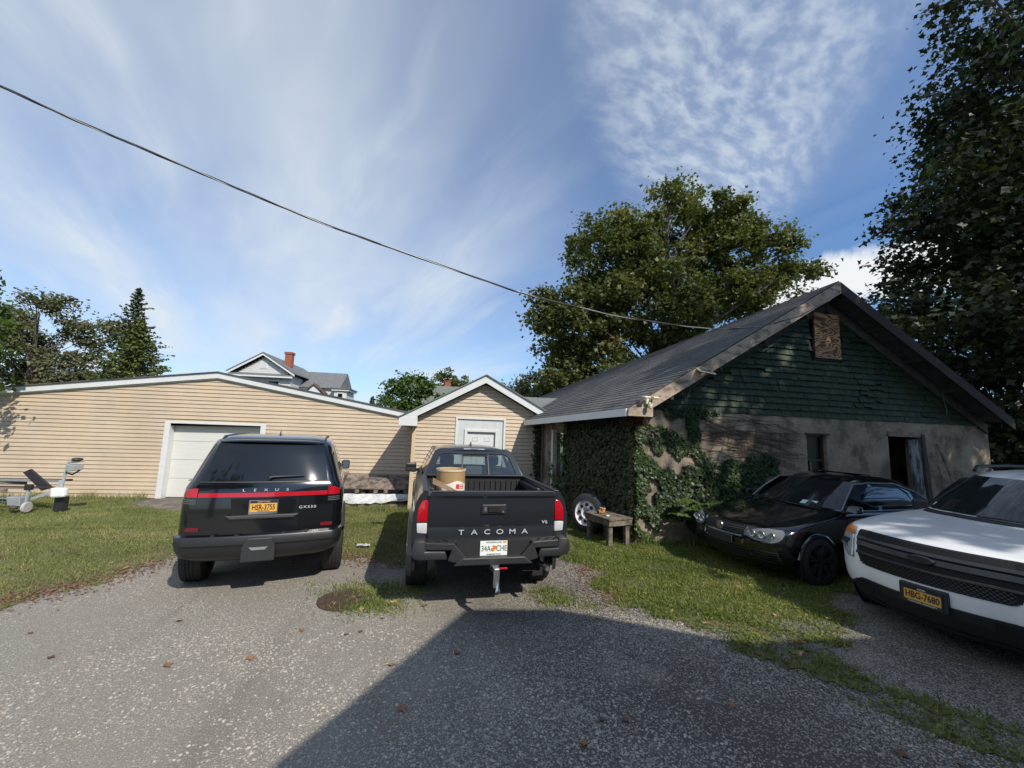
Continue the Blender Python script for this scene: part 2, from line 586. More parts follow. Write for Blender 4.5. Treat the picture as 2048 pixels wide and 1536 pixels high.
# ================================================================== small gabled annex
AN = thing('gabled_annex', 'small tan-sided annex with white-trimmed gable and a white door in a wide surround', 'building', (0, 11.1, 0))
BX0, BX1, BPK = -1.03, 3.0, 0.87
def b_roof(x):
    return 3.30 - 0.545 * abs(x - BPK)
def b_lim(z):
    w = (3.30 - z) / 0.545
    return max(BX0, BPK - w), min(BX1, BPK + w)
MB().prism([(BX0, -0.3), (BX1, -0.3), (BX1, b_roof(BX1)), (BPK, 3.30), (BX0, b_roof(BX0))], 'y', 0.06, 5.0).build('wall', M_siding, AN)
SX0, SX1, SZ = 0.10, 1.475, 2.365
z = 0.02 - 2 * CO
while z < 3.26:
    z1 = min(z + CO, 3.295)
    l0, r0 = b_lim(z)
    l1, r1 = b_lim(z1)
    spans = [(l0, r0, l1, r1)]
    if z < SZ - 0.02:
        spans = [(l0, SX0 + 0.01, l1, SX0 + 0.01), (SX1 - 0.01, r0, SX1 - 0.01, r1)]
    for s in spans:
        mb = MB()
        lap_course(mb, s[0], s[1], s[2], s[3], z, z1, 0.0)
        mb.box(s[0], s[1], 0.0, 0.058, z, z1 - 0.001) if s[2] == s[0] and s[3] == s[1] else None
        mb.build('siding_course', M_siding, AN, recalc=False)
    z += CO
MB().box(BX0 - 0.012, BX0 + 0.085, -0.03, 0.09, -0.2, 2.12).build('corner_post', pm('tan_trim', (0.62, 0.47, 0.30), 0.5, var=0.04), AN, bevel=0.008)
# rake boards, soffit, eave return
OV = 0.23
for sgn in (-1, 1):
    xe = BPK + sgn * 2.25
    xp = BPK
    ze, zp = 3.515 - 0.545 * 2.25, 3.515
    th = 0.20
    MB().hexa([(xe, -OV - 0.03, ze - th), (xp, -OV - 0.03, zp - th), (xp, -OV, zp - th), (xe, -OV, ze - th), (xe, -OV - 0.03, ze), (xp, -OV - 0.03, zp), (xp, -OV, zp), (xe, -OV, ze)]).build('rake_board', M_white, AN)
    MB().hexa([(xe, -OV, ze - th + 0.02), (xp, -OV, zp - th + 0.02), (xp, 0.0, zp - th + 0.02), (xe, 0.0, ze - th + 0.02), (xe, -OV, ze - th + 0.05), (xp, -OV, zp - th + 0.05), (xp, 0.0, zp - th + 0.05), (xe, 0.0, ze - th + 0.05)]).build('soffit', M_white, AN)
    MB().hexa([(xe, -OV - 0.07, ze + 0.003), (xp, -OV - 0.07, zp + 0.003), (xp, 5.2, zp + 0.003), (xe, 5.2, ze + 0.003), (xe, -OV - 0.07, ze + 0.035), (xp, -OV - 0.07, zp + 0.035), (xp, 5.2, zp + 0.035), (xe, 5.2, ze + 0.035)]).build('roof', M_roofg, AN)
xe, ze = BPK - 2.25, 3.515 - 0.545 * 2.25
MB().prism([(xe, ze - 0.002), (xe, ze - 0.205), (xe + 0.47, ze - 0.215), (xe + 0.47, ze + 0.045)], 'y', -OV - 0.034, 0.0).build('eave_return', M_white, AN, bevel=0.004)
MB().box(xe, BX0, 0.002, 4.9, ze - 0.205, ze - 0.01).build('eave_box', M_white, AN)
# door surround and door
M_dirtywhite = pm('dirty_white_panel', (0.58, 0.60, 0.58), 0.5, var=0.1, vs=1.5, stretch=(3, 1, 0.6))
mb = MB()
mb.box(SX0, SX0 + 0.055, -0.045, 0.06, 0.0, SZ)
mb.box(SX1 - 0.055, SX1, -0.045, 0.06, 0.0, SZ)
mb.box(SX0 + 0.055, SX1 - 0.055, -0.045, 0.06, SZ - 0.05, SZ)
mb.build('surround_trim', M_white, AN, bevel=0.004)
mb = MB()
mb.box(SX0 + 0.055, 0.365, -0.005, 0.055, 0.0, SZ - 0.05)
mb.box(1.265, SX1 - 0.055, -0.005, 0.055, 0.0, SZ - 0.05)
mb.box(0.365, 1.265, -0.005, 0.055, 2.03, SZ - 0.05)
mb.build('surround_panel', M_dirtywhite, AN)
mb = MB()
mb.box(0.352, 0.43, -0.035, -0.006, 0.0, 2.045)
mb.box(1.20, 1.278, -0.035, -0.006, 0.0, 2.045)
mb.box(0.43, 1.20, -0.035, -0.006, 1.975, 2.045)
mb.build('door_frame', M_white, AN, bevel=0.005)
dr = MB().box(0.43, 1.20, 0.035, 0.056, 0.0, 1.975).build('door', M_white, AN)
for (px0, px1) in ((0.565, 0.735), (0.895, 1.065)):
    for (pz0, pz1) in ((1.72, 1.84), (1.05, 1.60), (0.25, 0.90)):
        MB().ring([(px0, 0.034, pz0), (px1, 0.034, pz0), (px1, 0.034, pz1), (px0, 0.034, pz1)], [(px0 + 0.012, 0.024, pz0 + 0.012), (px1 - 0.012, 0.024, pz0 + 0.012), (px1 - 0.012, 0.024, pz1 - 0.012), (px0 + 0.012, 0.024, pz1 - 0.012)]).build('door_panel', M_white, dr)
MB().lathe([(0.0, 0.028), (-0.03, 0.03), (-0.05, 0.02), (-0.055, 0.0)], 12, 'y', (1.13, 0.034, 0.95)).build('door_knob', pm('brass', (0.5, 0.38, 0.15), 0.3, 1.0), dr)
# low cross roof that ties the annex to the barn
MB().prism([(0.45, 2.35), (2.4, 3.22), (4.4, 2.35)], 'x', 0.9, 5.2).build('cross_roof', M_roofg, AN)

# ================================================================== old barn
BA = thing('old_barn', 'old barn with stained stucco walls, green shingled gable and dark roof', 'barn', (3.51, 7.36, 0), radians(4.47))
BW = 9.62
P1 = (-0.666, 3.80)
SB = 2.54                                     # base of the green shingles
M_green = pm('dark_green_painted_shingle', (0.021, 0.040, 0.020), 0.65, var=0.4, vs=5, col2=(0.038, 0.062, 0.030), mixs=2.5, mixr=(0.5, 0.75), obrand=0.22, bump=0.003, bs=40)
# stucco front wall with a window and a door opening (local x along the wall)
WIN = (4.09, 4.63, 1.08, 2.17)
DOR = (6.39, 7.32, 0.0, 2.20)
mb = MB()
def slab(x0, x1, z0, z1):
    mb.box(x0, x1, 0.0, 0.28, z0, z1)
slab(0, WIN[0], -0.1, SB)
slab(WIN[1], DOR[0], -0.1, SB)
slab(DOR[1], BW, -0.1, SB)
slab(WIN[0], WIN[1], -0.1, WIN[2])
slab(WIN[0], WIN[1], WIN[3], SB)
slab(DOR[0], DOR[1], DOR[3], SB)
mb.build('stucco_wall', M_stucco, BA)
# side wall towards the annex, door opening between two white posts
d = Vector((P1[0], P1[1], 0))
Ls = d.length
d.normalize()
nn = Vector((d.y, -d.x, 0))                    # points inward (+x side)
def side(s, off, z):
    q = d * s + nn * off
    return (q.x, q.y, z)
def side_slab(s0, s1, z0, z1, o0=0.0, o1=0.22):
    return [side(s0, o0, z0), side(s0, o1, z0), side(s1, o1, z0), side(s1, o0, z0), side(s0, o0, z1), side(s0, o1, z1), side(s1, o1, z1), side(s1, o0, z1)]
mb = MB()
mb.hexa(side_slab(0.003, 0.50, -0.1, 2.42))
mb.hexa(side_slab(0.50, 1.10, -0.1, 0.95))
mb.hexa(side_slab(0.50, 1.10, 2.05, 2.42))
mb.hexa(side_slab(1.10, 2.56, -0.1, 2.42))
mb.hexa(side_slab(2.56, 3.25, 2.06, 2.42))
mb.hexa(side_slab(3.25, Ls, -0.1, 2.42))
mb.build('side_wall', M_stucco, BA)
mb = MB().box(-0.2, BW - 0.3, 0.6, 3.6, 0.0, 0.02)
mb.hexa([(0.6, 3.7, 0), (BW - 0.2, 3.7, 0), (BW - 0.2, 3.8, 0), (0.6, 3.8, 0), (0.6, 3.7, 2.5), (BW - 0.2, 3.7, 2.5), (BW - 0.2, 3.8, 2.5), (0.6, 3.8, 2.5)])
mb.build('inner_partition', M_darkwood, BA)
MB().box(BW - 0.25, BW, 0.29, 12, -0.1, 2.5).build('far_side_wall', M_stucco, BA)
M_oldwhite = pm('peeling_white_paint', (0.62, 0.63, 0.61), 0.7, var=0.15, vs=5, col2=(0.3, 0.27, 0.23), mixs=6, mixr=(0.58, 0.7))
for s in (2.50, 3.27):
    MB().hexa(side_slab(s - 0.05, s + 0.05, 0.0, 2.1, -0.03, 0.10)).build('door_post', M_oldwhite, BA, bevel=0.006)
MB().hexa(side_slab(2.56, 3.22, 2.02, 2.12, -0.02, 0.10)).build('door_header', M_oldwood, BA)
MB().hexa(side_slab(3.30, 3.55, 0.0, 2.25, -0.018, 0.0)).build('weathered_board', M_oldwood, BA)
# side window seen through the ivy
MB().hexa(side_slab(0.50, 1.10, 0.95, 2.05, 0.10, 0.12)).build('side_window', M_black, BA)
# window in the front wall
wf = MB()
wf.box(WIN[0], WIN[0] + 0.05, 0.08, 0.16, WIN[2], WIN[3])
wf.box(WIN[1] - 0.05, WIN[1], 0.08, 0.16, WIN[2], WIN[3])
wf.box(WIN[0] + 0.05, WIN[1] - 0.05, 0.08, 0.16, WIN[3] - 0.05, WIN[3])
wf.box(WIN[0] + 0.05, WIN[1] - 0.05, 0.08, 0.16, 1.60, 1.645)
wf.box(WIN[0] + 0.05, WIN[1] - 0.05, 0.08, 0.16, WIN[2], WIN[2] + 0.05)
w = wf.build('window', pm('dark_sash', (0.035, 0.033, 0.03), 0.6), BA)
M_pane = pm('dark_pane', (0.006, 0.007, 0.008), 0.35, var=0, spec=0.2)
MB().box(WIN[0] + 0.05, WIN[1] - 0.05, 0.115, 0.125, WIN[2] + 0.05, 1.60).build('pane', M_pane, w)
MB().box(WIN[0] + 0.05, WIN[1] - 0.05, 0.115, 0.125, 1.645, WIN[3] - 0.05).build('pane', M_pane, w)
MB().box(WIN[0] + 0.17, WIN[0] + 0.195, 0.09, 0.114, WIN[2] + 0.05, 1.60).build('muntin', pm('faded_muntin', (0.22, 0.23, 0.24), 0.7), w)
MB().box(WIN[0] - 0.04, WIN[1] + 0.06, -0.035, 0.05, WIN[3], WIN[3] + 0.035).build('window_head', M_darkwood, BA)
# door: dark opening, broken leaf, worn jamb and lintel
MB().box(DOR[0] - 0.03, DOR[1] + 0.02, -0.045, 0.10, DOR[3], DOR[3] + 0.11).build('door_lintel', M_oldwood, BA, bevel=0.008)
MB().box(DOR[0] + 0.001, DOR[0] + 0.045, 0.03, 0.2, 0.0, DOR[3] - 0.001).build('door_jamb', pm('pale_jamb', (0.24, 0.22, 0.19), 0.8, var=0.3), BA)
M_peel = pm('peeling_grey_door', (0.22, 0.24, 0.25), 0.8, var=0.3, vs=5, stretch=(1, 1, 0.35), col2=(0.06, 0.055, 0.05), mixs=7, mixr=(0.48, 0.56), bump=0.004, bs=20)
MB().hexa([(7.02, -0.10, 0.05), (7.42, -0.02, 0.05), (7.42, 0.03, 0.05), (7.02, -0.05, 0.05), (7.02, -0.02, 2.14), (7.36, 0.0, 2.16), (7.36, 0.05, 2.16), (7.02, 0.03, 2.14)]).build('broken_door_leaf', M_peel, BA)
MB().hexa([(7.44, -0.05, 0.0), (7.60, -0.05, 0.0), (7.60, -0.003, 0.0), (7.44, -0.003, 0.0), (7.36, -0.05, 2.27), (7.44, -0.05, 2.27), (7.44, -0.003, 2.27), (7.36, -0.003, 2.27)]).build('door_casing', M_darkwood, BA)
MB().box(6.0, 7.6, 0.9, 0.95, 0.0, 2.4).build('interior_shade_panel', M_black, BA)  # flat black panels, painted in for the shade inside the openings
MB().hexa(side_slab(2.2, 3.6, 0.0, 2.3, 0.5, 0.55)).build('interior_shade_panel', M_black, BA)
MB().box(3.9, 4.8, 0.5, 0.55, 0.9, 2.3).build('interior_shade_panel', M_black, BA)

# roof
E0, E1, E2 = (-0.43, -0.48, 2.50), (-1.22, 3.75, 2.34), (-1.0, 17.4, 2.30)
R0, R1 = (4.62, -0.48, 5.49), (4.46, 17.45, 4.82)
RT = tuple(R0[i] + 0.22 * (R1[i] - R0[i]) for i in range(3))
def lerp(a, b, t):
    return tuple(a[i] + (b[i] - a[i]) * t for i in range(3))
def up(p, h):
    return (p[0], p[1], p[2] + h)
NCO = 40
for k in range(NCO):
    v0, v1 = k / NCO, (k + 1.0) / NCO
    lo = [lerp(a, b, v0) for a, b in ((E0, R0), (E1, RT), (E2, R1))]
    hi = [lerp(a, b, min(1.0, v1 + 0.004)) for a, b in ((E0, R0), (E1, RT), (E2, R1))]
    jit = [0.004 * random.random() for _ in range(3)]
    L1 = [up(p, 0.018 + j) for p, j in zip(lo, jit)]
    H1 = [up(p, 0.004) for p in hi]
    B1 = [up(p, -0.002) for p in lo]
    mb = MB()
    mb.add(L1 + H1, [(0, 1, 4, 3), (1, 2, 5, 4)])
    mb.add(B1 + L1, [(0, 1, 4, 3), (1, 2, 5, 4)])
    mb.add([B1[0], L1[0], H1[0]], [(0, 1, 2)])
    mb.build('shingle_course', M_roof, BA, recalc=False)
mb = MB()
T = 0.06
mb.grid([[E0, E1, E2], [R0, RT, R1]])
mb.grid([[up(E0, -T), up(E1, -T), up(E2, -T)], [up(R0, -T), up(RT, -T), up(R1, -T)]])
mb.add([E0, R0, up(R0, -T), up(E0, -T)], [(0, 1, 2, 3)])
mb.build('roof_deck', M_darkwood, BA, recalc=False)
ER0, ER1 = (9.56, -0.48, 2.70), (9.5, 17.4, 2.4)
MB().hexa([up(R0, -T), up(ER0, -T), up(ER1, -T), up(R1, -T), up(R0, 0.02), up(ER0, 0.02), up(ER1, 0.02), up(R1, 0.02)]).build('far_roof_slope', M_roof, BA)
# eave fascia: white, with unpainted end block
for (a, b, m, n) in ((0.0, 1.0, M_white, 'eave_fascia'),):
    p, q = lerp(E0, E1, a), lerp(E0, E1, b)
    MB().hexa([(p[0] - 0.03, p[1], p[2] - 0.14), (p[0] + 0.0, p[1], p[2] - 0.14), (q[0] + 0.0, q[1], q[2] - 0.14), (q[0] - 0.03, q[1], q[2] - 0.14),
               (p[0] - 0.03, p[1], p[2]), (p[0] + 0.0, p[1], p[2]), (q[0], q[1], q[2]), (q[0] - 0.03, q[1], q[2])]).build(n, m, BA)
M_rake = pm('sunlit_rake_wood', (0.40, 0.31, 0.235), 0.8, var=0.3, vs=3, col2=(0.20, 0.15, 0.12), mixs=4, mixr=(0.5, 0.62), stretch=(1, 1, 2), bump=0.003, bs=25)  # weathered wood, sunlight on the left board put into the paler tone
MB().prism([(-0.43, 2.485), (-0.43, 2.365), (0.06, 2.365), (0.06, 2.77)], 'y', -0.53, -0.44).build('eave_end_block', M_rake, BA)
sl = 2.99 / 5.05
MB().prism([(0.06, 2.77), (0.06, 2.53), (4.62, 5.22), (4.62, 5.47)], 'y', -0.525, -0.485).build('rake_board', M_rake, BA)
MB().prism([(4.62, 5.47), (4.62, 5.22), (9.56, 2.45), (9.56, 2.69)], 'y', -0.525, -0.485).build('rake_board', pm('shaded_rake_wood', (0.04, 0.034, 0.029), 0.85, var=0.3, vs=3), BA)  # similar weathered wood, shade of the right board put into the darker tone
M_trim2 = pm('grey_wall_trim', (0.10, 0.085, 0.072), 0.85, var=0.35, vs=4)
MB().prism([(4.81, 5.20), (4.81, 4.98), (9.55, 2.36), (9.55, 2.58)], 'y', -0.05, -0.004).build('gable_trim_board', M_trim2, BA)
MB().prism([(0.0, 2.51), (0.0, 2.34), (4.81, 5.03), (4.81, 5.20)], 'y', -0.05, -0.004).build('gable_trim_board', M_darkwood, BA)
# lookout rafters under the front overhang
for u0 in np.linspace(0.5, 9.2, 9):
    zz = 2.50 + (min(u0, 9.6 - u0)) * 0.583 - 0.11 if True else 0
    MB().box(u0 - 0.03, u0 + 0.03, -0.47, -0.06, zz + 0.03, zz + 0.12).build('lookout_rafter', M_darkwood, BA)

# green gable: backing, then single shingles
GB = MB().prism([(0.02, SB), (BW - 0.02, SB), (4.81, 5.27)], 'y', 0.03, 0.2).build('green_gable', pm('dark_sheathing', (0.012, 0.016, 0.014), 0.9, var=0.2), BA)
PLY = (4.41, 5.12, 3.88, 4.91)
rng = random.Random(3)
ROW = 0.135
units = []
z = SB + 0.0
row = 0
def gl(z):
    return max(0.02, (z - 2.50) / 0.577), min(BW - 0.02, BW - (z - 2.50) / 0.577)
while z < 5.15:
    a, b = gl(z + ROW * 0.6)
    x = a + 0.02 - rng.random() * 0.1
    while x < b - 0.03:
        wd = rng.uniform(0.17, 0.27)
        x0, x1 = max(x, a - 0.03), min(x + wd, b + 0.03)
        cxm = (x0 + x1) / 2
        inply = PLY[0] - 0.02 < cxm < PLY[1] + 0.02 and PLY[2] - 0.05 < z < PLY[3] - 0.02
        dmg = noise.noise(Vector((cxm * 0.9, z * 2.5, 1.7))) + 0.25 * math.exp(-((cxm - 4.0) / 1.8) ** 2 - ((z - 3.3) / 0.35) ** 2)
        if not inply and x1 - x0 > 0.05:
            units.append((x0 + 0.004, x1 - 0.004, z + rng.uniform(-0.006, 0.006), dmg))
        x += wd
    z += ROW
    row += 1
def shingle_pts(x0, x1, z0, dmg, r):
    zb = z0 + (r.uniform(0.015, 0.05) if dmg > 0.42 and r.random() < 0.6 else r.uniform(0, 0.008))
    y0 = -0.020 - r.uniform(0, 0.012) - (0.015 if dmg > 0.42 else 0)
    zt = z0 + ROW + 0.02
    tl = r.uniform(-0.006, 0.006)
    return [(x0, y0, zb + tl), (x1, y0, zb - tl), (x1, y0 + 0.012, zb - tl), (x0, y0 + 0.012, zb + tl), (x0, 0.016, zt), (x1, 0.016, zt), (x1, 0.028, zt), (x0, 0.028, zt)]
order = sorted(range(len(units)), key=lambda i: units[i][0])
big = set(order[:295])
mbs = MB()
for i, (x0, x1, z0, dmg) in enumerate(units):
    p = shingle_pts(x0, x1, z0, dmg, rng)
    if i in big:
        MB().hexa(p).build('shingle', M_green, GB, recalc=False)
    else:
        mbs.hexa(p)
mbs.build('far_shingles', M_green, GB, recalc=False, kind='stuff')
# plywood over the loft opening: bold rotary-cut grain
def plywood_mat():
    m = bpy.data.materials.new('plywood_bold_grain')
    m.use_nodes = True
    nt = m.node_tree
    nt.nodes.clear()
    g = NG(nt)
    t = g.n('ShaderNodeTexCoord')
    v = g.mapping(t.outputs['Object'], scale=(0.9, 1.0, 2.2))
    h = g.noise(v, 2.0, 1.0, 0.4, 0.6)
    f = g.math('FRACT', g.math('MULTIPLY', h, 9.0))
    f = g.math('MULTIPLY', g.smooth(f, 0.30, 0.55), g.smooth(f, 0.98, 0.80))
    c = g.mix(f, (0.50, 0.30, 0.16), (0.13, 0.06, 0.03))
    c = g.mix(g.math('MULTIPLY', g.smooth(g.noise(t.outputs['Object'], 5, 5), 0.5, 0.8), 0.5), c, (0.30, 0.20, 0.12))
    b = g.n('ShaderNodeBsdfPrincipled')
    g.link(c, b.inputs['Base Color'])
    b.inputs['Roughness'].default_value = 0.75
    o = g.n('ShaderNodeOutputMaterial')
    g.link(b.outputs[0], o.inputs[0])
    return m
MB().box(PLY[0], PLY[1], -0.055, -0.035, PLY[2], PLY[3]).build('plywood_panel', plywood_mat(), BA)
MB().ring([(PLY[0] - 0.04, -0.034, PLY[2] - 0.05), (PLY[1] + 0.04, -0.034, PLY[2] - 0.05), (PLY[1] + 0.04, -0.034, PLY[3] + 0.04), (PLY[0] - 0.04, -0.034, PLY[3] + 0.04)],
          [(PLY[0], -0.034, PLY[2]), (PLY[1], -0.034, PLY[2]), (PLY[1], -0.034, PLY[3]), (PLY[0], -0.034, PLY[3])]).build('loft_opening_frame', M_black, BA, solid=0.02)

# ---- fittings on the barn front (things of their own)
def barn_pt(u, y, z):
    a = radians(4.47)
    return Vector((3.51 + u * cos(a) - y * sin(a), 7.36 + u * sin(a) + y * cos(a), z))
M_cream = pm('cream_plastic', (0.70, 0.66, 0.45), 0.4, var=0.05)
fl = thing('flood_light', 'cream twin-head security flood light on the barn eave end', 'light', barn_pt(-0.06, -0.57, 2.63), radians(4.47))
MB().box(-0.05, 0.05, -0.02, 0.035, -0.04, 0.05).build('base', M_cream, fl, bevel=0.008)
for s in (-1, 1):
    h = MB().hexa([(s * 0.03, -0.13, 0.055), (s * 0.14, -0.13, 0.055), (s * 0.14, -0.01, 0.075), (s * 0.03, -0.01, 0.075), (s * 0.03, -0.13, 0.085), (s * 0.14, -0.13, 0.085), (s * 0.14, -0.01, 0.105), (s * 0.03, -0.01, 0.105)]).build('lamp_head', M_cream, fl, bevel=0.006)
    MB().box(min(s * 0.04, s * 0.13), max(s * 0.04, s * 0.13), -0.122, -0.03, 0.05, 0.058).build('lens', pm('lens_grey', (0.3, 0.3, 0.3), 0.2), h)
MB().lathe([(-0.13, 0.0), (-0.12, 0.03), (-0.08, 0.042), (-0.04, 0.042), (-0.035, 0.0)], 12, 'z', (0, -0.06, 0)).build('sensor', M_cream, fl)
MB().tube([(0, -0.0, 0.0), (0, -0.05, -0.02), (0, -0.06, -0.05)], 0.012, 6).build('sensor_arm', M_cream, fl)
sp = thing('solar_panel', 'small tilted solar panel in a cream frame on the rake board', 'solar panel', barn_pt(1.12, -0.60, 3.22), radians(4.47))
q = [(-0.17, -0.08, 0.03), (0.12, -0.14, -0.02), (0.18, 0.06, 0.06), (-0.12, 0.10, 0.11)]
MB().hexa([up(p, -0.012) for p in q] + [up(p, 0.012) for p in q]).build('frame', M_cream, sp)
cq = [tuple(sum(p[i] for p in q) / 4 + (p[i] - sum(r[i] for r in q) / 4) * 0.82 for i in range(3)) for p in q]
MB().hexa([up(p, 0.0122) for p in cq] + [up(p, 0.016) for p in cq]).build('cell', pm('solar_cell', (0.02, 0.025, 0.06), 0.15), sp)
MB().bar((0, 0.0, 0.02), (-0.02, 0.07, -0.02), 0.05, 0.05).build('bracket', M_cream, sp)
cw = MB().tube([(0.05, 0.06, 0.0), (0.06, 0.25, -0.12), (0.05, 0.52, -0.25), (0.0, 0.55, -0.48), (-0.12, 0.55, -0.30)], 0.006, 5).build('lead', pm('grey_lead', (0.35, 0.35, 0.35), 0.5), sp)
lw = MB().tube([barn_pt(8.1, -0.06, 3.36), barn_pt(8.13, -0.07, 3.1), barn_pt(8.2, -0.07, 2.85), barn_pt(8.17, -0.07, 2.76)], 0.008, 5).build('loose_wire', pm('dull_wire', (0.16, 0.16, 0.16), 0.6))
tag(lw, 'short loose wire dangling down the dark end of the green gable', 'wire')
for (u0, z0, u1, z1, lab) in ((7.86, 2.07, 8.30, 0.02, 'long pole leaning on the stucco beside the broken door'), (7.70, 1.86, 7.86, 0.02, 'short pole leaning on the stucco next to the long one')):
    b = MB()
    b.bar(barn_pt(u1, -0.30, z1), barn_pt(u0, -0.03, z0), 0.035, 0.035)
    tag(b.build('leaning_pole', M_oldwood), lab, 'pole')

# service cable from a pole out of frame to the barn peak
CAB = [(-9.9, 2.0, 6.6), (-7.2, 2.82, 5.75), (-4.76, 3.58, 5.05), (-4.06, 3.8, 4.85), (-3.58, 3.95, 4.72), (-2.87, 4.17, 4.56), (-2.25, 4.36, 4.42), (-1.54, 4.58, 4.27), (-0.74, 4.82, 4.15),
       (0.72, 5.26, 3.94), (1.18, 5.39, 3.9), (2.36, 5.74, 3.85), (3.89, 6.17, 3.89), (4.78, 6.41, 3.97), (5.76, 6.62, 4.16), (6.7, 6.80, 4.48), (7.6, 6.98, 4.92), (8.0, 7.08, 5.2)]
cbl = thing('overhead_cable', 'thick twisted overhead service cable running to the barn peak', 'cable', (0, 0, 0))
fine = []
for i in range(len(CAB) - 1):
    for k in range(6):
        fine.append(Vector(CAB[i]).lerp(Vector(CAB[i + 1]), k / 6))
fine.append(Vector(CAB[-1]))
for ph, nm, mt, rr in ((0.0, 'insulated_strand', pm('cable_black', (0.035, 0.035, 0.037), 0.5), 0.0075), (2.1, 'insulated_strand', MATS['cable_black'], 0.0075), (4.2, 'bare_strand', pm('cable_alu', (0.42, 0.41, 0.38), 0.45, 0.6), 0.006)):
    MB().tube([p + Vector((0, 0.007 * cos(i * 0.75 + ph), 0.007 * sin(i * 0.75 + ph))) for i, p in enumerate(fine)], rr, 5).build(nm, mt, cbl, smooth=180)
MB().tube([(8.0, 7.08, 5.2), (8.03, 7.2, 5.26)], 0.012, 6).build('hook', pm('rusty_hook', (0.2, 0.1, 0.06), 0.7, 0.4), cbl)
# ================================================================== vehicles
M_rub = pm('tyre_rubber', (0.018, 0.018, 0.019), 0.75, var=0.15, vs=12)
M_blackpaint = pm('gloss_black_paint', (0.006, 0.0065, 0.008), 0.12, var=0.0, coat=0.8)
M_greypaint = pm('dark_grey_metallic_paint', (0.030, 0.034, 0.041), 0.28, 0.35, var=0.03, vs=60, coat=0.7)
M_whitepaint = pm('white_paint', (0.82, 0.83, 0.83), 0.25, var=0.03, vs=2, coat=0.5)
M_vwpaint = pm('dusty_black_paint', (0.005, 0.005, 0.006), 0.12, var=0.1, vs=3, coat=1.0)
M_plast = pm('black_plastic', (0.022, 0.022, 0.024), 0.5, var=0.1, vs=20)
M_plast2 = pm('satin_dark_plastic', (0.028, 0.029, 0.031), 0.42, var=0.08, vs=20)
M_chrome = pm('chrome', (0.75, 0.76, 0.78), 0.12, 1.0, var=0.0)
M_letter = pm('bright_badge', (0.66, 0.67, 0.68), 0.35, 0.25, var=0.0)
M_silver = pm('silver_alloy', (0.55, 0.56, 0.57), 0.3, 0.9, var=0.1)
M_red = pm('red_lens', (0.42, 0.004, 0.012), 0.12, var=0.0, coat=0.6)
M_darkred = pm('dark_red_reflector', (0.16, 0.008, 0.012), 0.25, var=0.0)
M_clear = pm('clear_lens', (0.55, 0.56, 0.57), 0.12, var=0.05, vs=30, coat=0.5)
M_amber = pm('amber_lens', (0.55, 0.16, 0.02), 0.2, var=0.0)
M_tint = pm('tinted_glass', (0.008, 0.010, 0.012), 0.04, var=0.0, spec=0.6)
M_vwtint = pm('sedan_side_glass', (0.005, 0.006, 0.007), 0.12, var=0.0, spec=0.08)
M_wind = pm('windscreen_glass', (0.016, 0.019, 0.021), 0.03, var=0.0, spec=0.7)
M_see = glass('clear_car_glass', (0.62, 0.70, 0.68), 0.10)
M_ny = pm('gold_plate', (0.72, 0.38, 0.06), 0.45, var=0.03)
M_navy = pm('navy_print', (0.012, 0.014, 0.04), 0.5, var=0.0)
M_plwhite = pm('white_plate', (0.80, 0.82, 0.80), 0.4, var=0.03)
M_plgreen = pm('green_print', (0.02, 0.10, 0.05), 0.5, var=0.0)
M_orange = pm('orange_print', (0.80, 0.20, 0.03), 0.5, var=0.0)

def interp(tab, z):
    zs = [r[0] for r in tab]
    return [float(np.interp(z, zs, [r[i] for r in tab])) for i in range(1, len(tab[0]))]

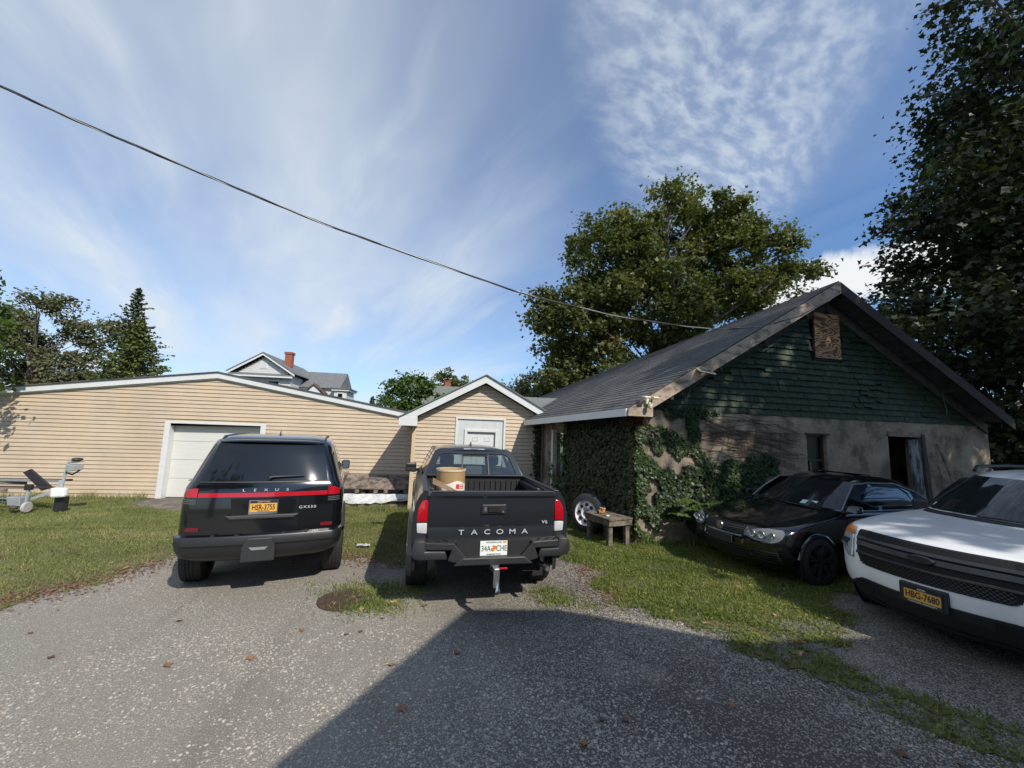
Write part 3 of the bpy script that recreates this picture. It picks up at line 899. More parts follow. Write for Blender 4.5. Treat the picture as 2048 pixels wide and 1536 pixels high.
class Loft:
    """stacked plan contours; each level (z, half width, y rear, y front)"""
    def __init__(self, levels, rear=(0.2, 0.3, 0.04), front=(0.3, 0.4, 0.06), pinch=(0.0, 0.0)):
        self.lv = levels
        self.rear, self.front, self.pinch = rear, front, pinch
    def rear_y(self, x, z):
        w, yr, yf = interp(self.lv, z)
        rx, ry, bow = self.rear
        return self._end(abs(x), w, yr, rx, ry, bow, 1)
    def front_y(self, x, z):
        w, yr, yf = interp(self.lv, z)
        rx, ry, bow = self.front
        return self._end(abs(x), w, yf, rx, ry, bow, -1)
    def _end(self, x, w, y0, rx, ry, bow, s):
        xe = max(w - rx, 0.01)
        if x <= xe:
            return y0 + s * bow * (x / xe) ** 2
        t = min((x - xe) / (w - xe), 1.0)
        return y0 + s * bow + s * ry * (1 - sqrt(max(0.0, 1 - t * t)))
    def side_x(self, y, z):
        w, yr, yf = interp(self.lv, z)
        return w
    def contour(self, z, w, yr, yf):
        pts = []
        NX, NC, NS = 16, 12, 14
        rx, ry, bow = self.rear
        fx, fy, fb = self.front
        xe, xf = w - rx, w - fx
        xs = [xe * (2 * i / NX - 1) for i in range(NX + 1)]
        pts += [(x, yr + bow * (x / xe) ** 2) for x in xs]
        for k in range(1, NC + 1):
            a = pi / 2 * k / NC
            pts.append((xe + rx * sin(a), yr + bow + ry * (1 - cos(a))))
        y0, y1 = yr + bow + ry, yf - fb - fy
        for k in range(1, NS):
            pts.append((w, y0 + (y1 - y0) * k / NS))
        for k in range(NC, -1, -1):
            a = pi / 2 * k / NC
            pts.append((xf + fx * sin(a), yf - fb - fy * (1 - cos(a))))
        xs = [xf * (1 - 2 * i / NX) for i in range(1, NX)]
        pts += [(x, yf - fb * (x / xf) ** 2) for x in xs]
        n = len(pts)
        right = pts[NX + 1:NX + 1 + NC + NS - 1 + NC + 1]
        left = [(-x, y) for x, y in right[::-1]]
        pts += left
        return [(x, y, z) for x, y in pts]
    def mesh(self, a=None, b=None, sub=3, cap_top=True, cap_bot=True):
        lv = self.lv
        z0, z1 = lv[0][0] if a is None else a, lv[-1][0] if b is None else b
        zs = sorted(set([z0, z1] + [r[0] for r in lv if z0 < r[0] < z1]))
        mb = MB()
        loops = []
        for i, z in enumerate(zs):
            loops.append(self.contour(z, *interp(lv, z)))
        n = len(loops[0])
        for L in loops:
            mb.v += L
        for i in range(len(loops) - 1):
            for k in range(n):
                j = (k + 1) % n
                mb.f.append((i * n + k, i * n + j, (i + 1) * n + j, (i + 1) * n + k))
        if cap_bot:
            mb.f.append(tuple(range(n))[::-1])
        if cap_top:
            mb.f.append(tuple((len(loops) - 1) * n + k for k in range(n)))
        return mb
    def rpatch(self, x0, x1, z0, z1, off, nx=8, nz=4, rear=True, trap=None):
        """grid laid on the rear (or front) surface, standing off by off; trap=(x0top,x1top)"""
        rows = []
        for i in range(nz + 1):
            t = i / nz
            z = z0 + (z1 - z0) * t
            a = x0 + ((trap[0] - x0) * t if trap else 0)
            b = x1 + ((trap[1] - x1) * t if trap else 0)
            row = []
            for k in range(nx + 1):
                x = a + (b - a) * k / nx
                y = self.rear_y(x, z) - off if rear else self.front_y(x, z) + off
                row.append((x, y, z))
            rows.append(row)
        return MB().grid(rows)

def wheel(parent, loc, r, w, rim_r, side, mat_rim, spokes=5, style='spoke', name='wheel'):
    """wheel with axis along x; side=+1 means outer face towards +x"""
    ty = [(-w / 2, rim_r), (-w / 2 * 0.98, r * 0.90), (-w / 2 * 0.86, r * 0.975), (-w / 2 * 0.6, r), (-w * 0.17, r), (-w * 0.165, r * 0.985), (-w * 0.135, r * 0.985), (-w * 0.13, r), (-0.01, r),
          (-0.009, r * 0.985), (0.009, r * 0.985), (0.01, r), (w * 0.13, r), (w * 0.135, r * 0.985), (w * 0.165, r * 0.985), (w * 0.17, r), (w / 2 * 0.6, r), (w / 2 * 0.86, r * 0.975), (w / 2 * 0.98, r * 0.90), (w / 2, rim_r), (w * 0.3, rim_r * 0.97), (-w * 0.3, rim_r * 0.97)]
    wo = MB().lathe(ty, 32, 'x', loc, close=True).build(name, M_rub, parent, smooth=35)
    o = side * w / 2
    rim = MB()
    rim.lathe([(o * 0.97, rim_r * 1.01), (o * 0.90, rim_r * 0.93), (-o * 0.2, rim_r * 0.90), (-o * 0.2, 0.0)], 28, 'x', loc, cap=False)
    rm = rim.build('rim', mat_rim if style == 'steel' else M_plast, wo, smooth=40)
    sp = MB()
    for k in range(spokes):
        a = 2 * pi * k / spokes + 0.3
        for da in ((-0.12, 0.12) if style == 'spoke' else (0,)):
            c0 = Vector((loc[0] + o * 0.72, loc[1] + cos(a) * rim_r * 0.12, loc[2] + sin(a) * rim_r * 0.12))
            c1 = Vector((loc[0] + o * 0.88, loc[1] + cos(a + da) * rim_r * 0.95, loc[2] + sin(a + da) * rim_r * 0.95))
            sp.bar(c0, c1, 0.03 if style == 'spoke' else 0.07, 0.03, up=(1, 0, 0))
    sp.lathe([(o * 0.60, rim_r * 0.20), (o * 0.82, rim_r * 0.19), (o * 0.85, 0.0)], 16, 'x', loc)
    sp.build('spoke', mat_rim, rm, smooth=40)
    return wo

def ny_plate(parent, M, txt, top, bottom, w=0.305, h=0.152):
    """gold plate with navy band; M places the plate centre, x right, y up, z out"""
    def B(x0, x1, y0, y1, z0, z1):
        return MB().add([tuple(M @ Vector(p)) for p in [(x0, y0, z0), (x1, y0, z0), (x1, y1, z0), (x0, y1, z0), (x0, y0, z1), (x1, y0, z1), (x1, y1, z1), (x0, y1, z1)]],
                        [(0, 3, 2, 1), (4, 5, 6, 7), (0, 1, 5, 4), (1, 2, 6, 5), (2, 3, 7, 6), (3, 0, 4, 7)])
    p = B(-w / 2, w / 2, -h / 2, h / 2, 0, 0.004).build('license_plate', M_ny, parent)
    B(-w / 2 + 0.004, w / 2 - 0.004, h / 2 - 0.032, h / 2 - 0.004, 0.0042, 0.0052).build('top_band', M_navy, p)
    fr = MB()
    for (x0, x1, y0, y1) in ((-w / 2 - 0.006, w / 2 + 0.006, h / 2 - 0.005, h / 2 + 0.006), (-w / 2 - 0.006, w / 2 + 0.006, -h / 2 - 0.006, -h / 2 + 0.022), (-w / 2 - 0.006, -w / 2 + 0.006, -h / 2 + 0.022, h / 2 - 0.005), (w / 2 - 0.006, w / 2 + 0.006, -h / 2 + 0.022, h / 2 - 0.005)):
        b = B(x0, x1, y0, y1, -0.001, 0.008)
        fr.add(b.v, b.f)
    fr.build('plate_frame', M_chrome if bottom is None else M_plast, p)
    text_mesh('plate_number', txt, 0.088, M_navy, p, M @ Matrix.Translation((0, -0.005, 0.006)), 0.0012, 0.70, bold=0.0012)
    text_mesh('plate_state', top, 0.026, M_plwhite if bottom else M_ny, p, M @ Matrix.Translation((0, h / 2 - 0.017, 0.0065)), 0.0008, 1.0)
    if bottom:
        text_mesh('plate_dealer', bottom, 0.022, M_plwhite, p, M @ Matrix.Translation((0, -h / 2 + 0.008, 0.009)), 0.0008, 1.0)
    else:
        text_mesh('plate_motto', 'EMPIRE STATE', 0.018, M_navy, p, M @ Matrix.Translation((0, -h / 2 + 0.030, 0.006)), 0.0008, 1.1)
    return p

def band(mb, L, z0, z1, off, x0, x1, rear=True, nx=14, depth=0.03):
    """thick strip hugging the rear or front surface"""
    s = -1 if rear else 1
    fn = L.rear_y if rear else L.front_y
    xs = [x0 + (x1 - x0) * k / nx for k in range(nx + 1)]
    o = len(mb.v)
    for x in xs:
        mb.v += [(x, fn(x, z0) + s * (off - depth), z0), (x, fn(x, z0) + s * off, z0), (x, fn(x, z1) + s * off, z1), (x, fn(x, z1) + s * (off - depth), z1)]
    for k in range(nx):
        for j in range(4):
            a, b = o + k * 4 + j, o + k * 4 + (j + 1) % 4
            mb.f.append((a, b, b + 4, a + 4))
    mb.f.append((o, o + 1, o + 2, o + 3))
    e = o + nx * 4
    mb.f.append((e + 3, e + 2, e + 1, e))
    return mb

def flare(parent, x, y, z, r0, r1, out, side, mat, name='wheel_arch_flare', a0=-12, a1=192):
    mb = MB()
    n = 18
    rows = []
    for k in range(n + 1):
        a = radians(a0 + (a1 - a0) * k / n)
        c, s = cos(a), sin(a)
        rows.append([(x - side * 0.06, y + c * r0, z + s * r0), (x + side * out, y + c * r0, z + s * r0), (x + side * (out - 0.012), y + c * (r0 + (r1 - r0) * 0.7), z + s * (r0 + (r1 - r0) * 0.7)), (x - side * 0.02, y + c * r1, z + s * r1)])
    mb.grid(rows)
    return mb.build(name, mat, parent, smooth=50)

# ------------------------------------------------------------------ black SUV (rear view)
LX = thing('black_suv', 'glossy black boxy suv with a full-width red tail light bar, backed towards the gravel', 'suv', (-2.38, 6.14, -0.02), radians(14.5))
LX.scale = (0.945, 1, 1)
lv = [(0.43, 0.76, -0.82, 3.55), (0.50, 0.89, -0.935, 3.68), (0.58, 0.925, -0.965, 3.75), (0.63, 0.93, -0.972, 3.75), (0.64, 0.932, -0.985, 3.75), (0.72, 0.935, -0.985, 3.78), (0.735, 0.93, -0.975, 3.78), (0.745, 0.922, -0.912, 3.76), (1.0, 0.925, -0.90, 3.76), (1.15, 0.92, -0.885, 3.72),
      (1.25, 0.91, -0.87, 3.3), (1.30, 0.885, -0.855, 2.4), (1.33, 0.87, -0.84, 2.2), (1.42, 0.84, -0.802, 2.0), (1.60, 0.778, -0.725, 1.6), (1.74, 0.725, -0.665, 1.3), (1.80, 0.695, -0.62, 1.15), (1.845, 0.62, -0.50, 1.0), (1.868, 0.49, -0.32, 0.8)]
L = Loft(lv, rear=(0.16, 0.27, 0.065), front=(0.3, 0.4, 0.08))
L.mesh(0.735, 1.868).build('body', M_blackpaint, LX, smooth=42)
LB = Loft(lv, rear=(0.15, 0.26, 0.06), front=(0.3, 0.4, 0.08))
LB.mesh(0.43, 0.735).build('rear_bumper', pm('bumper_black', (0.017, 0.0175, 0.019), 0.4, var=0.06, vs=20), LX, smooth=40)
# lower bumper line and step pads
band(MB(), LB, 0.625, 0.636, 0.006, -0.78, 0.78, depth=0.02).build('bumper_crease', M_plast, LX)
mb = MB()
for x in (-0.50, -0.25, 0.25, 0.50):
    mb.box(x - 0.02, x + 0.02, L.rear_y(x, 0.735) + 0.0, L.rear_y(x, 0.735) + 0.05, 0.738, 0.748)
mb.build('bumper_stud', M_plast, LX)
tb = MB().prism([(-0.18, 0.45), (0.18, 0.45), (0.18, 0.61), (0.13, 0.712), (-0.13, 0.712), (-0.18, 0.61)], 'y', -1.012, -0.88).build('tow_cover', M_plast2, LX, bevel=0.012)
MB().prism([(-0.10, 0.612), (-0.07, 0.582), (0.07, 0.582), (0.10, 0.612)], 'y', -1.022, -1.0).build('tow_cover_trim', pm('satin_grey', (0.30, 0.30, 0.30), 0.4, 0.3), tb)
# tail lights: bar plus two corner clusters
band(MB(), L, 1.158, 1.205, 0.014, -0.712, 0.712, depth=0.05).build('light_bar', M_red, LX)
for s in (-1, 1):
    mb = MB()
    xs = [0.722, 0.755, 0.785, 0.815, 0.842, 0.862]
    zt = [1.256, 1.256, 1.254, 1.248, 1.232, 1.205]
    rows = [[(s * x, L.rear_y(x, 1.158) - 0.012, 1.158) for x in xs], [(s * x, L.rear_y(x, t) - 0.016, t) for x, t in zip(xs, zt)]]
    mb.grid(rows)
    lc = mb.build('tail_light', M_red, LX, solid=0.02)
    for k in range(3):
        mb = MB()
        band(mb, L, 1.125 - k * 0.020, 1.133 - k * 0.020, 0.010, min(s * 0.725, s * 0.87), max(s * 0.725, s * 0.87), nx=6, depth=0.02)
        mb.build('light_fin', pm('smoked_lens', (0.10, 0.10, 0.105), 0.25), lc)
    mb = MB()
    band(mb, L, 0.785, 0.825, 0.010, min(s * 0.66, s * 0.80), max(s * 0.66, s * 0.80), nx=6, depth=0.02)
    rf = mb.build('reflector', M_darkred, LX)
    mb = MB()
    band(mb, L, 0.802, 0.808, 0.013, min(s * 0.66, s * 0.80), max(s * 0.66, s * 0.80), nx=6, depth=0.01)
    mb.build('reflector_gap', M_plast, rf)
    # D-pillar trim line
    # roof rail
    MB().tube([(s * 0.62, -0.42, 1.818), (s * 0.622, -0.34, 1.845), (s * 0.622, 0.2, 1.860), (s * 0.62, 1.0, 1.850), (s * 0.61, 1.15, 1.82)], 0.014, 8).build('roof_rail', M_plast2, LX, smooth=60)
# rear glass
L.rpatch(-0.70, 0.70, 1.335, 1.765, 0.012, 12, 6, trap=(-0.618, 0.618)).build('rear_window', M_tint, LX, smooth=60)
mb = MB()
band(mb, L, 1.318, 1.332, 0.013, -0.72, 0.72, depth=0.02)
mb.build('window_seal', M_plast, LX)
rows = []
for (dy, z) in ((-0.02, 1.822), (0.055, 1.815), (0.075, 1.80), (0.05, 1.782), (-0.03, 1.782)):
    rows.append([(x, L.rear_y(x, 1.80) - dy + 0.02 * (abs(x) / 0.55) ** 4, z - 0.012 * (abs(x) / 0.55) ** 3) for x in np.linspace(-0.61, 0.61, 13)])
MB().grid(rows).build('roof_spoiler', M_blackpaint, LX, smooth=50)
wp = MB()
wp.tube([(0.02, L.rear_y(0, 1.36) - 0.02, 1.36), (0.03, L.rear_y(0, 1.36) - 0.04, 1.375), (0.06, L.rear_y(0, 1.40) - 0.045, 1.385), (0.42, L.rear_y(0.42, 1.39) - 0.035, 1.392)], [0.025, 0.022, 0.016, 0.007], 8)
wp.build('rear_wiper', M_plast, LX, smooth=50)
MB().add([(-0.012, 0.05, 1.868), (0.012, 0.05, 1.868), (0.012, -0.12, 1.868), (-0.012, -0.12, 1.868), (0, -0.10, 1.945), (0, -0.06, 1.95)], [(0, 1, 5), (1, 2, 4, 5), (2, 3, 4), (3, 0, 5, 4), (0, 3, 2, 1)]).build('roof_antenna', M_blackpaint, LX)
# side glass (right side is seen at a glancing angle)
for s in (-1, 1):
    for (y0, y1) in ((-0.30, 0.55), (0.62, 1.45)):
        rows = []
        for z in (1.35, 1.5, 1.65, 1.75):
            w = interp(lv, z)[0]
            t = (z - 1.35) / 0.4
            rows.append([(s * (w + 0.006), y0 + 0.20 * t * (1 if y0 < 0 else 0), z), (s * (w + 0.006), y1 - (0.35 * t if y1 > 1 else 0), z)])
        MB().grid(rows).build('side_window', M_tint, LX, solid=0.004)
    MB().tube([(s * 0.90, -0.55, 1.318), (s * 0.89, 0.5, 1.32), (s * 0.88, 1.6, 1.32)], 0.010, 6).build('belt_trim', M_chrome, LX)
    mi = MB().box(min(s * 0.88, s * 1.03), max(s * 0.88, s * 1.03), 1.62, 1.74, 1.24, 1.40).build('door_mirror', M_blackpaint, LX, bevel=0.03)
    MB().box(min(s * 0.90, s * 1.01), max(s * 0.90, s * 1.01), 1.612, 1.6195, 1.26, 1.38).build('mirror_glass', M_chrome, mi)
    flare(LX, s * 0.915, 0.0, 0.41, 0.44, 0.54, 0.055, s, M_plast, a0=0, a1=150)
    flare(LX, s * 0.915, 2.85, 0.41, 0.44, 0.54, 0.055, s, M_plast, a0=5, a1=170)
    wheel(LX, (s * 0.835, 0.0, 0.41), 0.41, 0.27, 0.26, s, M_plast2, 6)
    wheel(LX, (s * 0.835, 2.85, 0.41), 0.41, 0.27, 0.26, s, M_plast2, 6)
MB().box(-0.66, 0.66, -0.45, 3.4, 0.34, 0.46).build('underbody', M_black, LX)
# number plate recess and lettering
yr = L.rear_y(0, 1.0)
rc = MB()
rc.add([(-0.36, yr - 0.004, 1.145), (0.36, yr - 0.004, 1.145), (0.33, yr - 0.012, 0.945), (-0.33, yr - 0.012, 0.945)], [(0, 1, 2, 3)])
rc.build('plate_recess', M_tint, LX, solid=0.004)
MB().prism([(-0.40, 0.955), (-0.34, 0.915), (0.34, 0.915), (0.40, 0.955)], 'y', yr - 0.040, yr - 0.006).build('plate_ledge', pm('satin_black_ledge', (0.07, 0.07, 0.072), 0.35, 0.2), LX, bevel=0.008)
ny_plate(LX, face_matrix((0.0, yr - 0.024, 1.045), (1, 0, 0), (0, 0, 1)), 'HSR-3755', 'NEW YORK', None)
for i, ch in enumerate('LEXUS'):
    x = -0.24 + i * 0.12
    text_mesh('badge_letter', ch, 0.042, M_letter, LX, face_matrix((x, L.rear_y(x, 1.235) - 0.004, 1.232), (1, 0, 0), (0, 0, 1)), 0.003, 1.5)
text_mesh('model_badge', 'GX550', 0.045, M_letter, LX, face_matrix((0.49, L.rear_y(0.5, 1.02) - 0.012, 1.02), (1, 0.10, 0), (0, 0, 1)), 0.003, 1.35, spacing=1.2)

# ------------------------------------------------------------------ dark grey pickup (rear view)
TK = thing('pickup_truck', 'dark grey pickup truck with open bed, red tail lights and a trailer hitch', 'pickup truck', (0.44, 5.72, -0.02), radians(4.3))
TT = 1.325
# cab lower body and hood
lvc = [(0.50, 0.84, 0.66, 4.0), (0.60, 0.90, 0.64, 4.1), (0.85, 0.915, 0.63, 4.12), (1.05, 0.91, 0.62, 4.08), (1.18, 0.89, 0.62, 3.7), (1.26, 0.85, 0.62, 3.1), (1.315, 0.80, 0.62, 2.95)]
Lc = Loft(lvc, rear=(0.05, 0.05, 0.0), front=(0.3, 0.35, 0.08))
Lc.mesh(cap_top=False).build('cab_body', M_greypaint, TK, smooth=40)
MB().box(-0.80, 0.80, 0.70, 2.8, 0.9, 0.95).build('cab_floor', M_plast, TK)
# roof
def cab_w(z):
    return float(np.interp(z, [1.31, 1.5, 1.66, 1.72, 1.76], [0.775, 0.70, 0.625, 0.57, 0.40]))
rows = []
for (y, zc) in ((0.86, 1.715), (0.93, 1.748), (1.1, 1.765), (1.6, 1.775), (2.1, 1.76), (2.4, 1.725)):
    rows.append([(x, y + 0.05 * (1 - (abs(x) / 0.6) ** 2) * (-1 if y < 1 else 0), zc - 0.085 * (abs(x) / 0.61) ** 3.5) for x in np.linspace(-0.61, 0.61, 13)])
MB().grid(rows).build('cab_roof', M_greypaint, TK, smooth=60, solid=0.03)
# rear wall of the cab: painted frame around the back window
def rring(zlo, zhi, ylo, yhi, wlo, whi, rad, n=6):
    c = [(-wlo, zlo), (wlo, zlo), (whi, zhi), (-whi, zhi)]
    out = []
    for i in range(4):
        p, a, b = Vector(c[i]), Vector(c[i - 1]), Vector(c[(i + 1) % 4])
        da, db = (a - p).normalized() * rad, (b - p).normalized() * rad
        for k in range(n + 1):
            t = k / n
            q = (p + da) * (1 - t) ** 2 + p * 2 * t * (1 - t) + (p + db) * t ** 2
            y = ylo + (yhi - ylo) * (q.y - zlo) / (zhi - zlo)
            out.append((q.x, y - 0.03 * (1 - (q.x / 0.7) ** 2), q.y))
    return out
outer = rring(1.26, 1.735, 0.61, 0.875, 0.79, 0.60, 0.10)
inner = rring(1.318, 1.655, 0.625, 0.815, 0.685, 0.545, 0.09)
MB().ring(outer, inner).build('cab_rear_frame', M_greypaint, TK, smooth=50, solid=0.03)
gi = rring(1.318, 1.655, 0.638, 0.828, 0.684, 0.544, 0.09)
MB().add(gi, [tuple(range(len(gi)))]).build('rear_window', M_see, TK)
for x in (-0.20, 0.22):
    MB().bar((x, 0.61, 1.322), (x * 0.97, 0.80, 1.652), 0.018, 0.015).build('window_divider', M_plast, TK)
MB().box(-0.20, 0.22, 0.775, 0.80, 1.615, 1.645).build('window_latch_bar', M_plast, TK)
# pillars and other glass so the cab can be seen through
for s in (-1, 1):
    for (y0, y1, w) in ((0.66, 0.90, 0.10), (1.62, 1.62, 0.07), (3.0, 2.42, 0.06)):
        MB().hexa([(s * 0.80, y0, 1.30), (s * 0.76, y0, 1.30), (s * 0.76, y0 + w, 1.30), (s * 0.80, y0 + w, 1.30), (s * 0.615, y1, 1.70), (s * 0.58, y1, 1.70), (s * 0.58, y1 + w, 1.70), (s * 0.615, y1 + w, 1.70)]).build('pillar', M_greypaint, TK)
    MB().add([(s * 0.795, 0.75, 1.31), (s * 0.795, 2.95, 1.31), (s * 0.612, 2.42, 1.69), (s * 0.612, 0.95, 1.69)], [(0, 1, 2, 3)]).build('side_glass', M_see, TK)
    mi = MB().hexa([(s * 0.90, 2.30, 1.20), (s * 1.10, 2.26, 1.22), (s * 1.10, 2.36, 1.22), (s * 0.90, 2.40, 1.20), (s * 0.90, 2.30, 1.38), (s * 1.09, 2.26, 1.38), (s * 1.09, 2.34, 1.38), (s * 0.90, 2.40, 1.38)]).build('door_mirror', M_plast, TK, bevel=0.025)
    MB().bar((s * 0.82, 2.42, 1.24), (s * 0.95, 2.35, 1.25), 0.05, 0.05).build('mirror_arm', M_plast, mi)
    # seats with headrests
    st = MB().hexa([(s * 0.16, 1.50, 0.95), (s * 0.62, 1.50, 0.95), (s * 0.62, 1.64, 0.95), (s * 0.16, 1.64, 0.95), (s * 0.20, 1.40, 1.42), (s * 0.58, 1.40, 1.42), (s * 0.58, 1.52, 1.42), (s * 0.20, 1.52, 1.42)]).build('front_seat', M_plast, TK, bevel=0.04)
    MB().box(min(s * 0.27, s * 0.51), max(s * 0.27, s * 0.51), 1.36, 1.46, 1.43, 1.60).build('headrest', M_plast, st, bevel=0.035)
MB().add([(-0.77, 3.0, 1.29), (0.77, 3.0, 1.29), (0.60, 2.42, 1.705), (-0.60, 2.42, 1.705)], [(0, 1, 2, 3)]).build('windscreen', M_see, TK)
MB().box(-0.72, 0.72, 2.65, 2.95, 1.05, 1.27).build('dashboard', M_plast, TK, bevel=0.04)
MB().box(-0.14, 0.10, 2.30, 2.34, 1.60, 1.66).build('rear_view_mirror', M_plast, TK, bevel=0.012)
rst = MB().box(-0.62, 0.62, 0.80, 0.95, 0.95, 1.30).build('rear_seat', M_plast2, TK, bevel=0.04)
MB().box(-0.14, 0.14, 0.80, 0.90, 1.28, 1.46).build('headrest', pm('grey_fabric', (0.10, 0.105, 0.11), 0.8), rst, bevel=0.04)
bl = MB().box(-0.17, 0.17, 0.835, 0.87, 1.705, 1.735).build('brake_light', M_clear, TK, bevel=0.006)
MB().box(-0.06, 0.06, 0.83, 0.836, 1.710, 1.730).build('brake_lens', M_darkred, bl)
MB().add([(-0.012, 1.45, 1.77), (0.012, 1.45, 1.77), (0.012, 1.25, 1.77), (-0.012, 1.25, 1.77), (0, 1.28, 1.84), (0, 1.32, 1.845)], [(0, 1, 5), (1, 2, 4, 5), (2, 3, 4), (3, 0, 5, 4), (0, 3, 2, 1)]).build('roof_antenna', M_plast, TK)
# bed: two sides, floor, bulkhead, tailgate
for s in (-1, 1):
    prof = [(0.735, TT - 0.01), (0.745, TT + 0.006), (0.80, TT + 0.006), (0.835, TT - 0.03), (0.875, 1.22), (0.905, 1.08), (0.91, 0.95), (0.90, 0.75), (0.87, 0.62), (0.80, 0.58), (0.735, 0.58)]
    ys = [-1.04, -0.98, -0.85, 0.0, 0.60]
    wd = [0.955, 0.985, 1.0, 1.0, 1.0]
    o = MB()
    n = len(prof)
    for y, k in zip(ys, wd):
        o.v += [(s * (0.735 + (x - 0.735) * k * (1 if k == 1 else 0.96)), y, z) for x, z in prof]
    for i in range(len(ys) - 1):
        for j in range(n):
            a, b = i * n + j, i * n + (j + 1) % n
            o.f.append((a, b, b + n, a + n))
    o.f += [tuple(range(n)), tuple(range((len(ys) - 1) * n, len(ys) * n))]
    o.build('bed_side', M_greypaint, TK, smooth=35)
    MB().box(min(s * 0.735, s * 0.80), max(s * 0.735, s * 0.80), -1.0, 0.58, TT + 0.006, TT + 0.022).build('rail_cap', M_plast, TK, bevel=0.006)
    MB().box(min(s * 0.69, s * 0.734), max(s * 0.69, s * 0.734), -0.95, 0.55, TT - 0.10, TT - 0.05).build('deck_rail', M_plast2, TK)
    MB().box(min(s * 0.66, s * 0.70), max(s * 0.66, s * 0.70), -0.55, -0.47, TT - 0.06, TT - 0.02).build('tie_down', M_plast2, TK, bevel=0.01)
    flare(TK, s * 0.90, 0.0, 0.41, 0.47, 0.58, 0.05, s, M_greypaint)
    flare(TK, s * 0.90, 3.24, 0.41, 0.47, 0.58, 0.05, s, M_greypaint)
    wheel(TK, (s * 0.81, 0.0, 0.40), 0.40, 0.265, 0.22, s, M_silver, 6)
    wheel(TK, (s * 0.81, 3.24, 0.40), 0.40, 0.265, 0.22, s, M_silver, 6)
    # tail lights: red over clear
    def lamp(pts_in, y, m, nm, par=None):
        mb = MB()
        p = [(s * a, b) for a, b in pts_in]
        mb.prism(p, 'y', y, y + 0.10)
        return mb.build(nm, m, par or TK, bevel=0.012, smooth=40)
    hs = lamp([(0.722, 0.875), (0.846, 0.885), (0.858, 1.03), (0.848, 1.16), (0.80, 1.255), (0.722, 1.262)], -1.035, pm('lamp_housing', (0.30, 0.30, 0.31), 0.2, 0.5), 'tail_light')
    lamp([(0.732, 1.01), (0.848, 1.01), (0.84, 1.155), (0.795, 1.240), (0.732, 1.247)], -1.052, M_red, 'red_lens', hs)
    lamp([(0.732, 0.885), (0.838, 0.893), (0.848, 1.0), (0.732, 1.0)], -1.050, M_clear, 'clear_lens', hs)
MB().box(-0.735, 0.735, -1.0, 0.60, 0.78, 0.82).build('bed_floor', M_plast, TK)
bk = MB().box(-0.735, 0.735, 0.55, 0.60, 0.82, TT + 0.01).build('bed_bulkhead', M_plast, TK)
for i in range(17):
    x = -0.66 + i * 0.0825
    MB().box(x - 0.012, x + 0.012, 0.53, 0.5495, 0.86, TT - 0.055).build('bulkhead_rib', M_plast2, bk)
MB().box(-0.735, 0.735, 0.50, 0.60, TT + 0.012, TT + 0.03).build('bulkhead_cap', M_plast, TK, bevel=0.006)
# tailgate with spoiler lip and pressed lower field
tg = MB()
ptab = [(-1.03, 0.800), (-1.060, 0.815), (-1.062, 0.86), (-1.052, 0.955), (-1.070, 0.985), (-1.078, 1.16), (-1.085, 1.27), (-1.105, 1.300), (-1.105, 1.328), (-1.085, 1.338), (-1.02, 1.336), (-1.02, 0.80)]
n = len(ptab)
xs = [-0.718, -0.70, -0.4, 0.0, 0.4, 0.70, 0.718]
for x in xs:
    b = 0.018 * (1 - (x / 0.72) ** 2)
    tg.v += [(x, y - b, z) for y, z in ptab]
for i in range(len(xs) - 1):
    for j in range(n):
        a, c = i * n + j, i * n + (j + 1) % n
        tg.f.append((a, c, c + n, a + n))
tg.f += [tuple(range(n)), tuple(range((len(xs) - 1) * n, len(xs) * n))]
tgo = tg.build('tailgate', M_greypaint, TK, smooth=30)
MB().box(-0.70, 0.70, -1.10, -1.03, 1.337, 1.347).build('tailgate_cap', M_plast, tgo, bevel=0.004)
hd = MB().prism([(-0.15, 1.10), (0.13, 1.10), (0.14, 1.205), (-0.14, 1.205)], 'y', -1.112, -1.08).build('handle', M_plast, TK, bevel=0.01)
MB().box(-0.07, 0.07, -1.125, -1.113, 1.12, 1.19).build('handle_paddle', M_black, hd, bevel=0.006)
MB().box(-0.115, -0.09, -1.116, -1.1125, 1.13, 1.18).build('handle_insert', M_silver, hd)
MB().lathe([(-1.118, 0.0), (-1.118, 0.012), (-1.10, 0.012)], 12, 'y', (0.10, 0, 1.125)).build('lock', M_silver, hd)
for i, ch in enumerate('TACOMA'):
    text_mesh('badge_letter', ch, 0.075, M_letter, TK, face_matrix((-0.36 + i * 0.145, -1.086, 0.90), (1, 0, 0), (0, 0, 1)), 0.004, 1.45)
text_mesh('engine_badge', 'V6', 0.05, M_letter, TK, face_matrix((0.60, -1.085, 1.0), (1, 0, 0), (0, 0, 1)), 0.003, 1.3)
